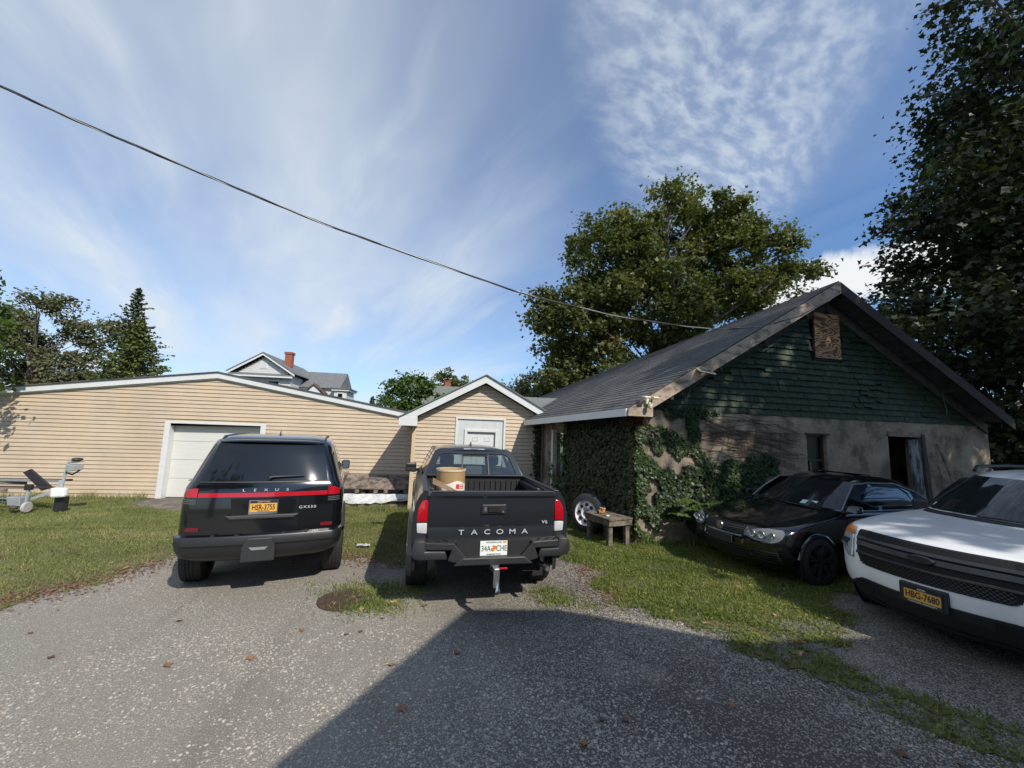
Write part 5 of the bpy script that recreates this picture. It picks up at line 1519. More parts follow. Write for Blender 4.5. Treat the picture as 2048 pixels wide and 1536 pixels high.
M_soil = pm('lawn_soil', (0.11, 0.11, 0.045), 0.95, var=0.35, vs=4, col2=(0.16, 0.12, 0.065), mixs=2.2, mixr=(0.52, 0.68), bump=0.01, bs=30)
tag(sheet('lawn', -30, 3.2, 2.6, 13.2, 0.06, 0.005, M_soil, lambda c: lawn_mask(LAWN_L, c)), kind='structure')
tag(sheet('side_lawn', 1.6, 14, 1.6, 10.4, 0.05, 0.009, M_soil, lambda c: lawn_mask(LAWN_R, c, 0.24) & ((c[:, 1] + 0.5 * wav(c[:, 0], c[:, 1], 2.7, 2) > 4.3) | (wav(c[:, 0], c[:, 1], 6.3, 4) + 0.8 * wav(c[:, 0], c[:, 1], 19, 6) > 0.15))), kind='structure')
# earth and old asphalt in front of the garage door
APR = [(-8.1, 12.9), (-8.15, 11.9), (-7.5, 11.5), (-6.4, 10.8), (-5.0, 10.5), (-3.9, 11.2), (-3.7, 12.9)]
tag(sheet('door_apron', -9, -3, 10, 12.75, 0.06, 0.012, pm('bare_apron', (0.19, 0.155, 0.125), 0.9, var=0.3, vs=5, col2=(0.11, 0.10, 0.09), mixs=2, bump=0.008, bs=30), lambda c: lawn_mask(APR, c, 0.12)), kind='structure')

rs = np.random.RandomState(5)
def blades(name, pts, h, w, mat, tint, lean=0.5):
    """single-triangle grass blades"""
    n = len(pts)
    a = rs.uniform(0, 2 * pi, n)
    b = rs.uniform(0, 2 * pi, n)
    hh = h * rs.uniform(0.5, 1.3, n) * (1.0 + 0.45 * wav(pts[:, 0], pts[:, 1], 5.2, 3) + 0.25 * wav(pts[:, 0], pts[:, 1], 17, 5))
    z = gz_np(pts[:, 0], pts[:, 1]) + 0.004
    dx, dy = np.cos(a) * w / 2, np.sin(a) * w / 2
    ln = rs.uniform(0.1, lean, n) * hh
    V = np.empty((n, 3, 3), np.float32)
    V[:, 0] = np.stack([pts[:, 0] - dx, pts[:, 1] - dy, z], 1)
    V[:, 1] = np.stack([pts[:, 0] + dx, pts[:, 1] + dy, z], 1)
    V[:, 2] = np.stack([pts[:, 0] + np.cos(b) * ln, pts[:, 1] + np.sin(b) * ln, z + hh], 1)
    return link_mesh(name, fast_mesh(name, V.reshape(-1, 3), np.arange(n * 3).reshape(n, 3), mat, tint))
M_grass = leafmat('grass_blade', (0.130, 0.160, 0.045), (0.275, 0.285, 0.110), (0.42, 0.34, 0.18), 0.3, 0.8, 0.6)
M_grassR = leafmat('clover_grass', (0.095, 0.140, 0.030), (0.245, 0.285, 0.072), (0.40, 0.32, 0.15), 0.35, 0.9, 0.6)
def scatter(poly, n, box, wob):
    p = np.stack([rs.uniform(box[0], box[1], n), rs.uniform(box[2], box[3], n)], 1)
    return p[lawn_mask(poly, p, wob)]
def apr_out(p):
    return ~in_poly(p, APR)
pl = scatter(LAWN_L, 330000, (-14, 3.0, 4.2, 12.85), 0.30)
pl = pl[apr_out(pl)]
thin = wav(pl[:, 0], pl[:, 1], 1.7, 6) + 0.5 * wav(pl[:, 0], pl[:, 1], 6, 2)
near_edge = ~lawn_mask(LAWN_L, pl + np.array([0.35, -0.35]), 0.2)
keep = rs.uniform(0, 1, len(pl)) < np.where(near_edge, 0.35, np.where(thin > 0.55, 0.6, 1.0))
pl, thin = pl[keep], thin[keep]
pl = pl + rs.normal(0, 0.05, pl.shape)
tag(blades('lawn_grass', pl, 0.043, 0.011, M_grass, np.clip(rs.uniform(0, 1, len(pl)) * 0.8 + 0.30 * (thin > 0.2) + 0.1, 0, 1.3), 0.9), 'short sunlit lawn grass in front of the tan garage', 'grass', kind='stuff')
prr = scatter(LAWN_R, 330000, (1.6, 10, 1.6, 10.2), 0.30)
k2 = rs.uniform(0, 1, len(prr)) < np.where(prr[:, 1] < 4.3, np.where(wav(prr[:, 0], prr[:, 1], 6.3, 4) + 0.8 * wav(prr[:, 0], prr[:, 1], 19, 6) > 0.15, 0.6, 0.15), np.where(wav(prr[:, 0], prr[:, 1], 2.9, 1) > 0.5, 0.55, 1.0))
prr = prr[k2]
prr = prr + rs.normal(0, 0.06, prr.shape)
tag(blades('side_lawn_grass', prr, 0.042, 0.014, M_grassR, rs.uniform(0, 1, len(prr)) ** 1.3, 1.2), 'green grass and clover between the gravel and the black sedan', 'grass', kind='stuff')
# broad low leaves (clover, plantain) between the blades
for (poly, n_, box_, nm, lab, mt) in ((LAWN_R, 60000, (1.6, 8, 1.8, 8), 'clover', 'low clover leaves in the side lawn', M_grassR), (LAWN_L, 60000, (-9, 2.5, 4.6, 12), 'lawn_weeds', 'broad-leaved weeds dotted through the front lawn', M_grass)):
    pc_ = scatter(poly, n_, box_, 0.25)
    pc_ = pc_[(wav(pc_[:, 0], pc_[:, 1], 4.4, 7) + rs.uniform(-0.6, 0.6, len(pc_))) > (0.15 if nm == 'clover' else 0.45)]
    P3 = np.stack([pc_[:, 0], pc_[:, 1], gz_np(pc_[:, 0], pc_[:, 1]) + rs.uniform(0.012, 0.05, len(pc_))], 1)
    S_ = np.array([(0, -0.5), (0.4, 0.0), (0, 0.5), (-0.4, 0.0)])
    a_ = rs.uniform(0, 2 * pi, len(P3))
    sz_ = rs.uniform(0.016, 0.036, len(P3))
    V_ = np.zeros((len(P3), 4, 3))
    V_[..., 0] = P3[:, None, 0] + (S_[None, :, 0] * np.cos(a_)[:, None] - S_[None, :, 1] * np.sin(a_)[:, None]) * sz_[:, None]
    V_[..., 1] = P3[:, None, 1] + (S_[None, :, 0] * np.sin(a_)[:, None] + S_[None, :, 1] * np.cos(a_)[:, None]) * sz_[:, None]
    V_[..., 2] = P3[:, None, 2] + rs.uniform(-0.3, 0.3, (len(P3), 4)) * sz_[:, None]
    tag(link_mesh(nm, fast_mesh(nm, V_.reshape(-1, 3), np.arange(len(P3) * 4).reshape(-1, 4), mt, rs.uniform(0.2, 1, len(P3)))), lab, 'weeds', kind='stuff')
# taller tufts along the garage wall, by the pile, at the barn foot
tp = []
for (x0, x1, y, n, sp) in ((-13, -8.2, 12.62, 1500, 0.12), (-3.2, -0.9, 11.05, 1100, 0.14), (-3.6, -1.1, 12.5, 500, 0.1)):
    tp.append(np.stack([rs.uniform(x0, x1, n), y + rs.normal(0, sp, n)], 1))
u = rs.uniform(0, 9, 1800)
tp.append(np.stack([3.51 + u * 0.997, 7.28 + u * 0.078 - np.abs(rs.normal(0, 0.10, 1800))], 1))
s_ = rs.uniform(0, 2.4, 900)
tp.append(np.stack([3.51 - s_ * 0.249 - np.abs(rs.normal(0, 0.10, 900)), 7.36 + s_ * 0.968], 1))
tp = np.concatenate(tp)
tag(blades('tall_grass', tp, 0.17, 0.012, M_grass, rs.uniform(0, 1, len(tp)), 0.8), 'taller unmown grass along the foot of the walls', 'grass', kind='stuff')
# weeds in cracks round the manhole and behind the truck
wp = []
for (cx0, cy0, r, n) in ((-0.75, 4.95, 0.22, 1000), (-1.0, 5.45, 0.25, 900), (-0.55, 5.35, 0.25, 700), (1.38, 4.95, 0.16, 500), (1.30, 5.25, 0.13, 350), (1.75, 4.75, 0.15, 150)):
    wp.append(np.stack([cx0 + rs.normal(0, r, n), cy0 + rs.normal(0, r * 0.6, n)], 1))
wp = np.concatenate(wp)
tag(blades('crack_weeds', wp, 0.04, 0.014, M_grassR, rs.uniform(0, 1.2, len(wp)), 1.2), 'weeds growing round the manhole and behind the pickup', 'weeds', kind='stuff')

# loose stones near the camera
def stones(n, box, rmin, rmax):
    p = np.stack([rs.uniform(box[0], box[1], n), rs.uniform(box[2], box[3], n)], 1)
    p = p[~lawn_mask(LAWN_L, p) & ~lawn_mask(LAWN_R, p)]
    d = wav(p[:, 0], p[:, 1], 1.6, 8) + 0.6 * wav(p[:, 0], p[:, 1], 5, 9)
    p = p[rs.uniform(-0.9, 1.0, len(p)) < d]
    n = len(p)
    base = np.array([(1, 0, 0), (0.3, 0.95, 0), (-0.8, 0.6, 0), (-0.8, -0.6, 0), (0.3, -0.95, 0), (0.05, 0.0, 0.75)], np.float32)
    tri = np.array([(0, 1, 5), (1, 2, 5), (2, 3, 5), (3, 4, 5), (4, 0, 5)])
    a = rs.uniform(0, 2 * pi, n)
    r = rs.uniform(rmin, rmax, n)
    el = rs.uniform(0.6, 1.0, n)
    B = base[None] * np.stack([r, r * el, r * rs.uniform(0.5, 0.9, n)], 1)[:, None] * rs.uniform(0.8, 1.2, (n, 6, 1))
    ca, sa = np.cos(a)[:, None], np.sin(a)[:, None]
    V = np.stack([B[..., 0] * ca - B[..., 1] * sa + p[:, :1], B[..., 0] * sa + B[..., 1] * ca + p[:, 1:2], B[..., 2] + gz_np(p[:, :1], p[:, 1:2]) + 0.001], 2)
    Fq = (tri[None] + (np.arange(n) * 6)[:, None, None]).reshape(-1, 3)
    return V.reshape(-1, 3), Fq, np.repeat(rs.uniform(0, 1, n), 5)
def stone_mat():
    m = bpy.data.materials.new('loose_stone')
    m.use_nodes = True
    nt = m.node_tree
    nt.nodes.clear()
    g = NG(nt)
    at = g.n('ShaderNodeAttribute', attribute_name='tint')
    c = g.ramp(at.outputs['Fac'], [(0.0, (0.16, 0.16, 0.165)), (0.3, (0.30, 0.27, 0.24)), (0.6, (0.41, 0.37, 0.315)), (0.85, (0.50, 0.47, 0.42)), (1.0, (0.36, 0.28, 0.22))])
    b = g.n('ShaderNodeBsdfPrincipled')
    g.link(c, b.inputs['Base Color'])
    b.inputs['Roughness'].default_value = 0.7
    o = g.n('ShaderNodeOutputMaterial')
    g.link(b.outputs[0], o.inputs[0])
    return m
V_, F_, T_ = stones(90000, (-4.5, 4.2, 1.2, 6.2), 0.004, 0.0095)
V2_, F2_, T2_ = stones(16000, (-3.2, 3.6, 1.0, 4.4), 0.008, 0.0145)
F_ = np.concatenate([F_, F2_ + len(V_)])
V_ = np.concatenate([V_, V2_])
T_ = np.concatenate([T_, T2_])
tag(link_mesh('loose_gravel', fast_mesh('loose_gravel', V_, F_, stone_mat(), T_, smooth=True)), 'loose pale stones scattered on the dark driveway', 'gravel', kind='stuff')

# ================================================================== foliage builders
def leaf_shape(kind):
    if kind == 'maple':
        return np.array([(0, -0.55), (0.30, -0.22), (0.62, 0.05), (0.28, 0.12), (0.0, 0.65), (-0.28, 0.12), (-0.62, 0.05), (-0.30, -0.22)])
    if kind == 'ivy':
        return np.array([(0, -0.5), (0.48, -0.15), (0.42, 0.2), (0, 0.6), (-0.42, 0.2), (-0.48, -0.15)])
    return np.array([(0, -0.5), (0.36, 0.0), (0, 0.55), (-0.36, 0.0)])
def leaf_cloud(P, N, size, shape, tint, roll=None):
    """one polygon per leaf at points P with normals N"""
    S = leaf_shape(shape)
    n, k = len(P), len(S)
    N = N / (np.linalg.norm(N, axis=1, keepdims=True) + 1e-9)
    ref = np.where(np.abs(N[:, 2:3]) > 0.9, np.array([[1.0, 0, 0]]), np.array([[0, 0, 1.0]]))
    U = np.cross(ref, N)
    U /= np.linalg.norm(U, axis=1, keepdims=True) + 1e-9
    Wv = np.cross(N, U)
    a = rs.uniform(0, 2 * pi, n) if roll is None else roll
    ca, sa = np.cos(a)[:, None], np.sin(a)[:, None]
    U2, W2 = U * ca + Wv * sa, -U * sa + Wv * ca
    sz = size * rs.uniform(0.65, 1.25, n)
    V = P[:, None] + (U2[:, None] * S[None, :, 0:1] + W2[:, None] * S[None, :, 1:2]) * sz[:, None, None]
    V = V + N[:, None] * (np.abs(S[None, :, 0:1]) * sz[:, None, None] * -0.25)
    return V.reshape(-1, 3), np.arange(n * k).reshape(n, k), tint
M_bark = pm('grey_bark', (0.13, 0.105, 0.085), 0.9, var=0.4, vs=6, stretch=(1, 1, 0.3), bump=0.02, bs=12)

def tree(name, label, cat, base, lobes, clusters, per, size, crad, trunk_r, mat, shape='kite', gap=0.0, limbs=14, seed=1, group=None, shell=0.55, top=None, bark=None, droop=0.0, twig=0.7):
    """tapered trunk, limbs that reach the leaf clumps, crown of single leaves in uneven clumps"""
    r = np.random.RandomState(seed)
    root = thing(name, label, cat, base, 0, group)
    vol = np.array([l[3] * l[4] * l[5] for l in lobes]) ** 0.8
    pick = r.choice(len(lobes), clusters, p=vol / vol.sum())
    L_ = np.array(lobes)[pick]
    d = r.normal(0, 1, (clusters, 3))
    d /= np.linalg.norm(d, axis=1, keepdims=True)
    rad = shell + (1 - shell) * r.uniform(0, 1, clusters) ** 0.6
    C = L_[:, :3] + d * L_[:, 3:6] * rad[:, None]
    if gap:
        nz = np.array([noise.noise(Vector(c) * 0.45 + Vector((seed * 7.1, 0, 0))) for c in C])
        C = C[nz > -0.35 + gap * 0.5]
    n = len(C)
    cs = crad * r.uniform(0.55, 1.3, n)
    idx = np.repeat(np.arange(n), per)
    off = r.normal(0, 1, (len(idx), 3)) * np.array([0.55, 0.55, 0.36])
    P = C[idx] + off * cs[idx][:, None]
    P[:, 2] -= droop * (off[:, 0] ** 2 + off[:, 1] ** 2) * cs[idx]
    N = r.normal(0, 0.6, (len(idx), 3)) + np.array([0, 0, 0.75]) + off * 0.35
    ct = r.uniform(0, 1, n)
    V, Fc, T = leaf_cloud(P, N, size, shape, np.clip(ct[idx] * 0.6 + r.uniform(0, 0.5, len(idx)), 0, 1))
    link_mesh('crown', fast_mesh('crown', V, Fc, mat, T), root)
    ctr = np.average(np.array(lobes)[:, :3], axis=0, weights=vol)
    hi = top if top else max(l[2] for l in lobes)
    mb = MB()
    tp_ = [Vector((0, 0, -0.2)), Vector((0.05 * trunk_r, 0, hi * 0.25)), Vector((ctr[0] * 0.25, ctr[1] * 0.25, hi * 0.5)), Vector((ctr[0] * 0.6, ctr[1] * 0.6, hi * 0.75)), Vector((ctr[0], ctr[1], hi))]
    mb.tube(tp_, [trunk_r * 1.25, trunk_r, trunk_r * 0.8, trunk_r * 0.5, trunk_r * 0.15], 9)
    sel = r.choice(n, min(limbs, n), replace=False)
    for j in sel:
        e = Vector(C[j])
        t = min(0.9, max(0.18, (e.z / hi) - 0.28))
        f = t * 4
        i = min(3, int(f))
        s = tp_[i].lerp(tp_[i + 1], f - i)
        m1 = s.lerp(e, 0.4) + Vector((r.normal(0, 0.04), r.normal(0, 0.04), 0.06)) * (e - s).length
        m2 = s.lerp(e, 0.75) + Vector((r.normal(0, 0.04), r.normal(0, 0.04), 0.05)) * (e - s).length
        r0 = trunk_r * r.uniform(0.18, 0.38)
        mb.tube([s, m1, m2, e], [r0, r0 * 0.6, r0 * 0.32, r0 * 0.1], 5, cap=False)
        for q in range(3):
            e2 = e + Vector(r.normal(0, 1, 3)) * crad * twig
            mb.tube([m2 if q else m1, m2.lerp(e2, 0.6), e2], [r0 * 0.3, r0 * 0.15, 0.008], 4, cap=False)
    mb.build('trunk', bark or M_bark, root, smooth=60, recalc=False)
    return root

M_maple = leafmat('olive_maple_leaf', (0.075, 0.090, 0.030), (0.155, 0.168, 0.058), (0.22, 0.15, 0.07), 0.35, 0.35)
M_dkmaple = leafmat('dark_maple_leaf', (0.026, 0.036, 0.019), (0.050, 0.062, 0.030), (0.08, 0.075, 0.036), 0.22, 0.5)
M_locust = leafmat('bronze_green_leaf', (0.090, 0.098, 0.048), (0.17, 0.17, 0.085), (0.20, 0.13, 0.07), 0.3, 0.5)
M_bright = leafmat('bright_green_leaf', (0.045, 0.085, 0.018), (0.10, 0.16, 0.03), None, 0.35, 0.6)
M_needle = leafmat('spruce_needle', (0.045, 0.060, 0.034), (0.085, 0.105, 0.052), None, 0.15, 0.6)
M_yellowgreen = leafmat('yellow_green_needle', (0.075, 0.098, 0.024), (0.14, 0.165, 0.042), None, 0.2, 0.6)

# big maple behind the barn
tree('maple_tree', 'tall broad maple with olive crown rising behind the barn roof', 'tree', (14.6, 24.5, 0),
     [(0.2, 0, 15.8, 4.8, 4.2, 3.6), (-4.8, 0, 13.6, 3.2, 3.4, 3.0), (5.0, 0, 14.6, 4.0, 3.6, 3.0), (-6.8, 0, 9.0, 2.9, 3.2, 2.8), (-2.4, -1, 10.2, 4.4, 3.8, 2.8), (3.6, 0, 11.6, 3.6, 3.4, 1.6), (-5.2, 0, 6.0, 3.8, 3.2, 2.0), (8.8, 0, 13.6, 2.2, 2.2, 1.4),
      (8.4, 0, 10.6, 3.0, 2.0, 0.8), (-9.2, 0, 9.8, 1.2, 1.5, 1.5), (1.5, -1, 6.8, 4.2, 3.2, 1.9), (11.2, 0, 10.4, 1.5, 1.4, 0.6), (-7.4, 0, 4.8, 2.6, 2.6, 1.6)],
     1350, 85, 0.225, 0.68, 0.42, M_maple, 'maple', gap=0.22, limbs=60, seed=11, shell=0.42, top=16.5, twig=0.7)
# dark maple at the right edge
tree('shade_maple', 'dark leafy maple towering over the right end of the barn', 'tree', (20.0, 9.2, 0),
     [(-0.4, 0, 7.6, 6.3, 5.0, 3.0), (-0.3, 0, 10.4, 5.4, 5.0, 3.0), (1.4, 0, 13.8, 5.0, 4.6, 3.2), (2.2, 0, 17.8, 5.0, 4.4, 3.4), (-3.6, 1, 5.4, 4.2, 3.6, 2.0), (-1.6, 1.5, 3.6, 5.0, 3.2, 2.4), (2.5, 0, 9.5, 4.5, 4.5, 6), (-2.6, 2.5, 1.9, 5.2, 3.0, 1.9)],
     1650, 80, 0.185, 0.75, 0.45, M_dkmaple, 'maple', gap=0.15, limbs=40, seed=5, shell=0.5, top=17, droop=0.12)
# tree out of frame on the right whose dappled shade lies on the barn front and the parked cars
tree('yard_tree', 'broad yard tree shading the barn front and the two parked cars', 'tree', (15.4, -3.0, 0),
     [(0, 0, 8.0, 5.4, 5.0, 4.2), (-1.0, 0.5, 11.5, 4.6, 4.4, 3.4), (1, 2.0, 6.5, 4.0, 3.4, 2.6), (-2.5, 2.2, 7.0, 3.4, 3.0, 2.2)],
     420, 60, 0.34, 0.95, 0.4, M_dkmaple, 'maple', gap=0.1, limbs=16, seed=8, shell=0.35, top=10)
# tree behind the viewpoint, mirrored in the suv's back window
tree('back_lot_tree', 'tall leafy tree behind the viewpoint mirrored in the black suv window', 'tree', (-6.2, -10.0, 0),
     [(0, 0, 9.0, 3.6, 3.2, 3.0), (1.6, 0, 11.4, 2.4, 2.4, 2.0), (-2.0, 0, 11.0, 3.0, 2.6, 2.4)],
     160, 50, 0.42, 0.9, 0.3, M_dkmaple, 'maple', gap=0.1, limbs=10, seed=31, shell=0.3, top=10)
# trees beyond the long garage, left
tree('locust_tree', 'loose bronze-green tree with feathery branches beyond the long garage', 'tree', (-22.6, 25.0, 0),
     [(0, 0, 6.2, 2.6, 2.4, 2.0), (2.6, 0, 6.6, 2.0, 1.8, 0.9), (-2.2, 0, 5.2, 2.4, 2.2, 2.6), (1.2, 0, 4.6, 2.6, 2.2, 1.6), (3.9, 0, 7.0, 0.9, 0.8, 0.35), (0.2, 0, 8.2, 1.6, 1.2, 0.5)],
     420, 80, 0.18, 0.48, 0.2, M_locust, 'kite', gap=0.45, limbs=22, seed=3, shell=0.4, top=7.5)
tree('leafy_tree', 'bright green leafy tree overhanging the far end of the long garage', 'tree', (-13.0, 11.7, -0.1),
     [(0.1, 0.0, 4.6, 1.2, 1.0, 1.5), (0.3, 0.3, 3.4, 0.9, 0.7, 1.1), (0.9, -0.5, 5.3, 1.0, 0.9, 0.8), (0.6, 0.4, 2.6, 0.6, 0.3, 0.6), (1.85, -0.6, 3.9, 0.42, 0.35, 0.75)],
     150, 45, 0.15, 0.36, 0.12, M_bright, 'kite', gap=0.2, limbs=12, seed=4, shell=0.35, top=5.0)

def conifer(name, label, base, h, r0, mat, n_br=170, seed=1, zmin=0.08, irregular=0.25, size=0.16, needle=34):
    r = np.random.RandomState(seed)
    root = thing(name, label, 'tree', base)
    P, N, T = [], [], []
    mb = MB()
    mb.tube([(0, 0, -0.2), (0.05, 0, h * 0.5), (0, 0, h)], [h * 0.022, h * 0.012, 0.01], 8)
    for i in range(n_br):
        t = zmin + (1 - zmin) * (i / n_br) ** 1.0
        z = h * t
        a = i * 2.399 + r.uniform(-0.4, 0.4)
        ln = (r0 * (1 - t) ** 0.95 + 0.05) * r.uniform(1 - irregular, 1 + irregular)
        rise = 0.18 * ln * (1 if t > 0.6 else 0.3)
        tip = Vector((cos(a) * ln, sin(a) * ln, z + rise))
        s = Vector((0, 0, z - 0.05))
        mb.tube([s, s.lerp(tip, 0.6) + Vector((0, 0, -0.06 * ln)), tip], [0.03, 0.018, 0.005], 4, cap=False)
        m = int(needle * (0.4 + ln / r0))
        u = r.uniform(0.15, 1.05, m)
        q = np.array(s)[None] * (1 - u[:, None]) + np.array(tip)[None] * u[:, None]
        wdt = 0.18 * ln * (1.1 - u) + 0.03
        q += r.normal(0, 1, (m, 3)) * np.stack([wdt, wdt, wdt * 0.35], 1)
        P.append(q)
        N.append(r.normal(0, 0.5, (m, 3)) + np.array([cos(a) * 0.3, sin(a) * 0.3, 0.8]))
        T.append(np.clip(r.uniform(0, 1) * 0.6 + r.uniform(0, 0.4, m), 0, 1))
    V, Fc, T = leaf_cloud(np.concatenate(P), np.concatenate(N), size, 'kite', np.concatenate(T))
    link_mesh('crown', fast_mesh('crown', V, Fc, mat, T), root)
    mb.build('trunk', M_bark, root, recalc=False)
    return root
conifer('spruce_tree', 'ragged dark spruce with a pointed top beyond the long garage', (-18.4, 25.5, 0), 9.6, 3.0, M_needle, 210, 2, irregular=0.45, size=0.17)
conifer('arborvitae', 'dense yellow-green evergreen in front of the dark spruce', (-16.3, 23.0, 0), 7.2, 3.0, M_yellowgreen, 280, 6, irregular=0.25, size=0.15, needle=60)
conifer('small_evergreen', 'small evergreen tip showing over the long garage roof', (-7.2, 37.5, 0), 4.8, 1.1, M_needle, 90, 9, size=0.2)
# trees in the middle distance
tree('round_tree', 'small round-topped green tree behind the grey-roofed house', 'tree', (-0.3, 46, 0), [(0, 0, 7.4, 1.9, 1.8, 1.5), (0.4, 0, 6.2, 1.8, 1.6, 1.4)], 70, 60, 0.3, 0.55, 0.2, MATS['olive_maple_leaf'], 'kite', limbs=8, seed=21, top=7.5)
tree('spreading_tree', 'spreading green tree beside the grey-roofed house', 'tree', (-3.7, 35, 0), [(0, 0, 5.6, 2.0, 1.8, 1.0), (-0.8, 0, 4.2, 2.0, 1.7, 1.4), (1.2, 0, 4.0, 1.9, 1.4, 1.2)], 110, 60, 0.26, 0.55, 0.2, M_bright, 'kite', gap=0.2, limbs=10, seed=22, top=5.6)
tree('hedge_tree', 'yellowish-green wide tree showing above the annex roof', 'tree', (8.6, 38, 0), [(0, 0, 5.6, 3.4, 2.6, 2.3), (-2.6, 0, 4.8, 2.6, 2.2, 1.8), (2.6, 0, 5.4, 2.4, 2.2, 2.2)], 190, 60, 0.3, 0.7, 0.25, M_locust, 'kite', limbs=10, seed=23, top=6)
for i, (x, y, h) in enumerate(((-5.6, 33.5, 4.9), (-4.9, 33.2, 4.6), (-6.1, 33.9, 4.5), (0.5, 33.0, 4.6), (1.4, 33.3, 4.5))):
    sh = thing('tall_shrub', 'thin upright shrub stems standing up above the garage roofline', 'shrub', (x, y, 0), 0, 'upright shrubs behind the roofline')
    r_ = np.random.RandomState(40 + i)
    mb = MB()
    Pp = []
    for k in range(9):
        dx, dy = r_.normal(0, 0.35, 2)
        tp2 = Vector((dx, dy * 0.5, h * r_.uniform(0.8, 1.05)))
        mb.tube([(dx * 0.3, 0, 0), (dx * 0.7, 0, h * 0.5), tp2], [0.03, 0.02, 0.005], 4, cap=False)
        for q in range(26):
            t = r_.uniform(0.45, 1.0)
            Pp.append(np.array([dx * 0.3 + (dx * 0.8) * t, 0, tp2.z * t]) + r_.normal(0, 0.10, 3))
    mb.build('stem', M_bark, sh, recalc=False)
    Pp = np.array(Pp)
    V, Fc, T = leaf_cloud(Pp, r_.normal(0, 1, Pp.shape) + np.array([0, -0.3, 0.5]), 0.2, 'kite', r_.uniform(0, 1, len(Pp)))
    link_mesh('foliage', fast_mesh('foliage', V, Fc, M_bright, T), sh)

# ================================================================== ivy on the barn
M_ivy = leafmat('ivy_leaf', (0.020, 0.038, 0.013), (0.050, 0.085, 0.022), (0.10, 0.13, 0.03), 0.22, 1.5, 0.45)
M_ivyside = leafmat('side_ivy_leaf', (0.026, 0.034, 0.016), (0.055, 0.066, 0.026), (0.10, 0.10, 0.04), 0.2, 1.5, 0.5)
A_ = radians(4.47)
def front_world(u, z, off):
    return np.stack([3.51 + u * cos(A_) + off * sin(A_), 7.36 + u * sin(A_) - off * cos(A_), z], 1)
IVY = [[(-0.03, 2.30), (0.48, 2.2), (0.59, 1.96), (0.56, 1.58), (0.8, 1.35), (1.02, 1.25), (1.35, 1.11), (1.39, 0.68), (0.95, 0.41), (0.46, 0.55), (0.41, 0.05), (-0.03, 0.02)],
       [(1.21, 2.65), (1.44, 2.59), (1.39, 1.84), (1.81, 1.43), (1.58, 1.30), (1.19, 1.70), (1.15, 2.33)],
       [(0.40, 2.62), (0.57, 2.56), (1.15, 2.58), (1.94, 2.60), (1.9, 2.50), (1.09, 2.42), (0.56, 2.30), (0.43, 2.40)],
       [(0.48, 2.25), (0.98, 2.10), (1.19, 1.74), (1.02, 1.55), (0.56, 1.90)],
       [(1.0, 1.40), (1.76, 1.46), (2.38, 1.61), (3.0, 1.72), (3.39, 1.62), (3.3, 1.40), (2.91, 1.22), (2.35, 0.92), (1.73, 0.60), (1.30, 0.60)],
       [(1.30, 0.70), (2.6, 1.0), (2.9, 0.6), (2.4, 0.05), (1.35, 0.05), (1.1, 0.35)]]
pu = np.stack([rs.uniform(-0.05, 3.5, 60000), rs.uniform(0, 2.7, 60000)], 1)
mk = np.zeros(len(pu), bool)
jit = np.stack([wav(pu[:, 0], pu[:, 1], 6, 3), wav(pu[:, 0], pu[:, 1], 7, 5)], 1) * 0.09
for pg in IVY:
    mk |= in_poly(pu + jit, pg)
hole = wav(pu[:, 0] * 1.0 + pu[:, 1] * 0.6, pu[:, 1] * 0.7, 5.5, 7) > 0.34
pu = pu[mk & ~(hole & (pu[:, 0] < 1.3))]
pu = pu[rs.uniform(0, 1, len(pu)) < 0.55]
off = rs.uniform(0.01, 0.10, len(pu)) * (0.5 + 0.5 * (pu[:, 1] < 1.4))
Pw = front_world(pu[:, 0], pu[:, 1], off)
Nw = rs.normal(0, 0.35, Pw.shape) + np.array([sin(A_), -cos(A_), 0.35])
V, Fc, T = leaf_cloud(Pw, Nw, 0.062, 'ivy', np.clip(rs.uniform(0, 0.8, len(pu)) + 0.25 * (pu[:, 0] < 0.25), 0, 1), rs.normal(pi, 0.5, len(pu)))  # leaves by the corner tinted brighter, sun on that edge put into the colour
tag(link_mesh('front_ivy', fast_mesh('front_ivy', V, Fc, M_ivy, T)), 'green ivy spreading over the lower left of the stucco barn front', 'ivy', kind='stuff')
# dense dusty ivy on the side wall
dvx, dvy = -0.249, 0.968
n = 26000
s_ = rs.uniform(-0.04, 2.46, n)
z_ = rs.uniform(0.0, 2.42, n)
kp = ~((s_ > 0.55) & (s_ < 1.0) & (z_ > 1.25) & (z_ < 2.0) & (rs.uniform(0, 1, n) < 0.55))
kp &= ~((wav(s_, z_ * 0.5, 5, 4) > 0.55) & (rs.uniform(0, 1, n) < 0.5))
s_, z_ = s_[kp], z_[kp]
o_ = rs.uniform(0.02, 0.12, len(s_)) + 0.05 * (z_ < 0.6)
Ps = np.stack([3.51 + dvx * s_ - 0.968 * o_, 7.36 + dvy * s_ - 0.249 * o_, z_], 1)
Ns = rs.normal(0, 0.35, Ps.shape) + np.array([-0.968, -0.249, 0.4])
V, Fc, T = leaf_cloud(Ps, Ns, 0.062, 'ivy', np.clip(rs.uniform(0, 0.7, len(Ps)) + 0.3 * (s_ < 0.08), 0, 1), rs.normal(pi, 0.4, len(Ps)))  # corner leaves tinted brighter here too, sunlight carried in the tint
tag(link_mesh('side_ivy', fast_mesh('side_ivy', V, Fc, M_ivyside, T)), 'thick dusty ivy covering the barn side wall behind the bench', 'ivy', kind='stuff')
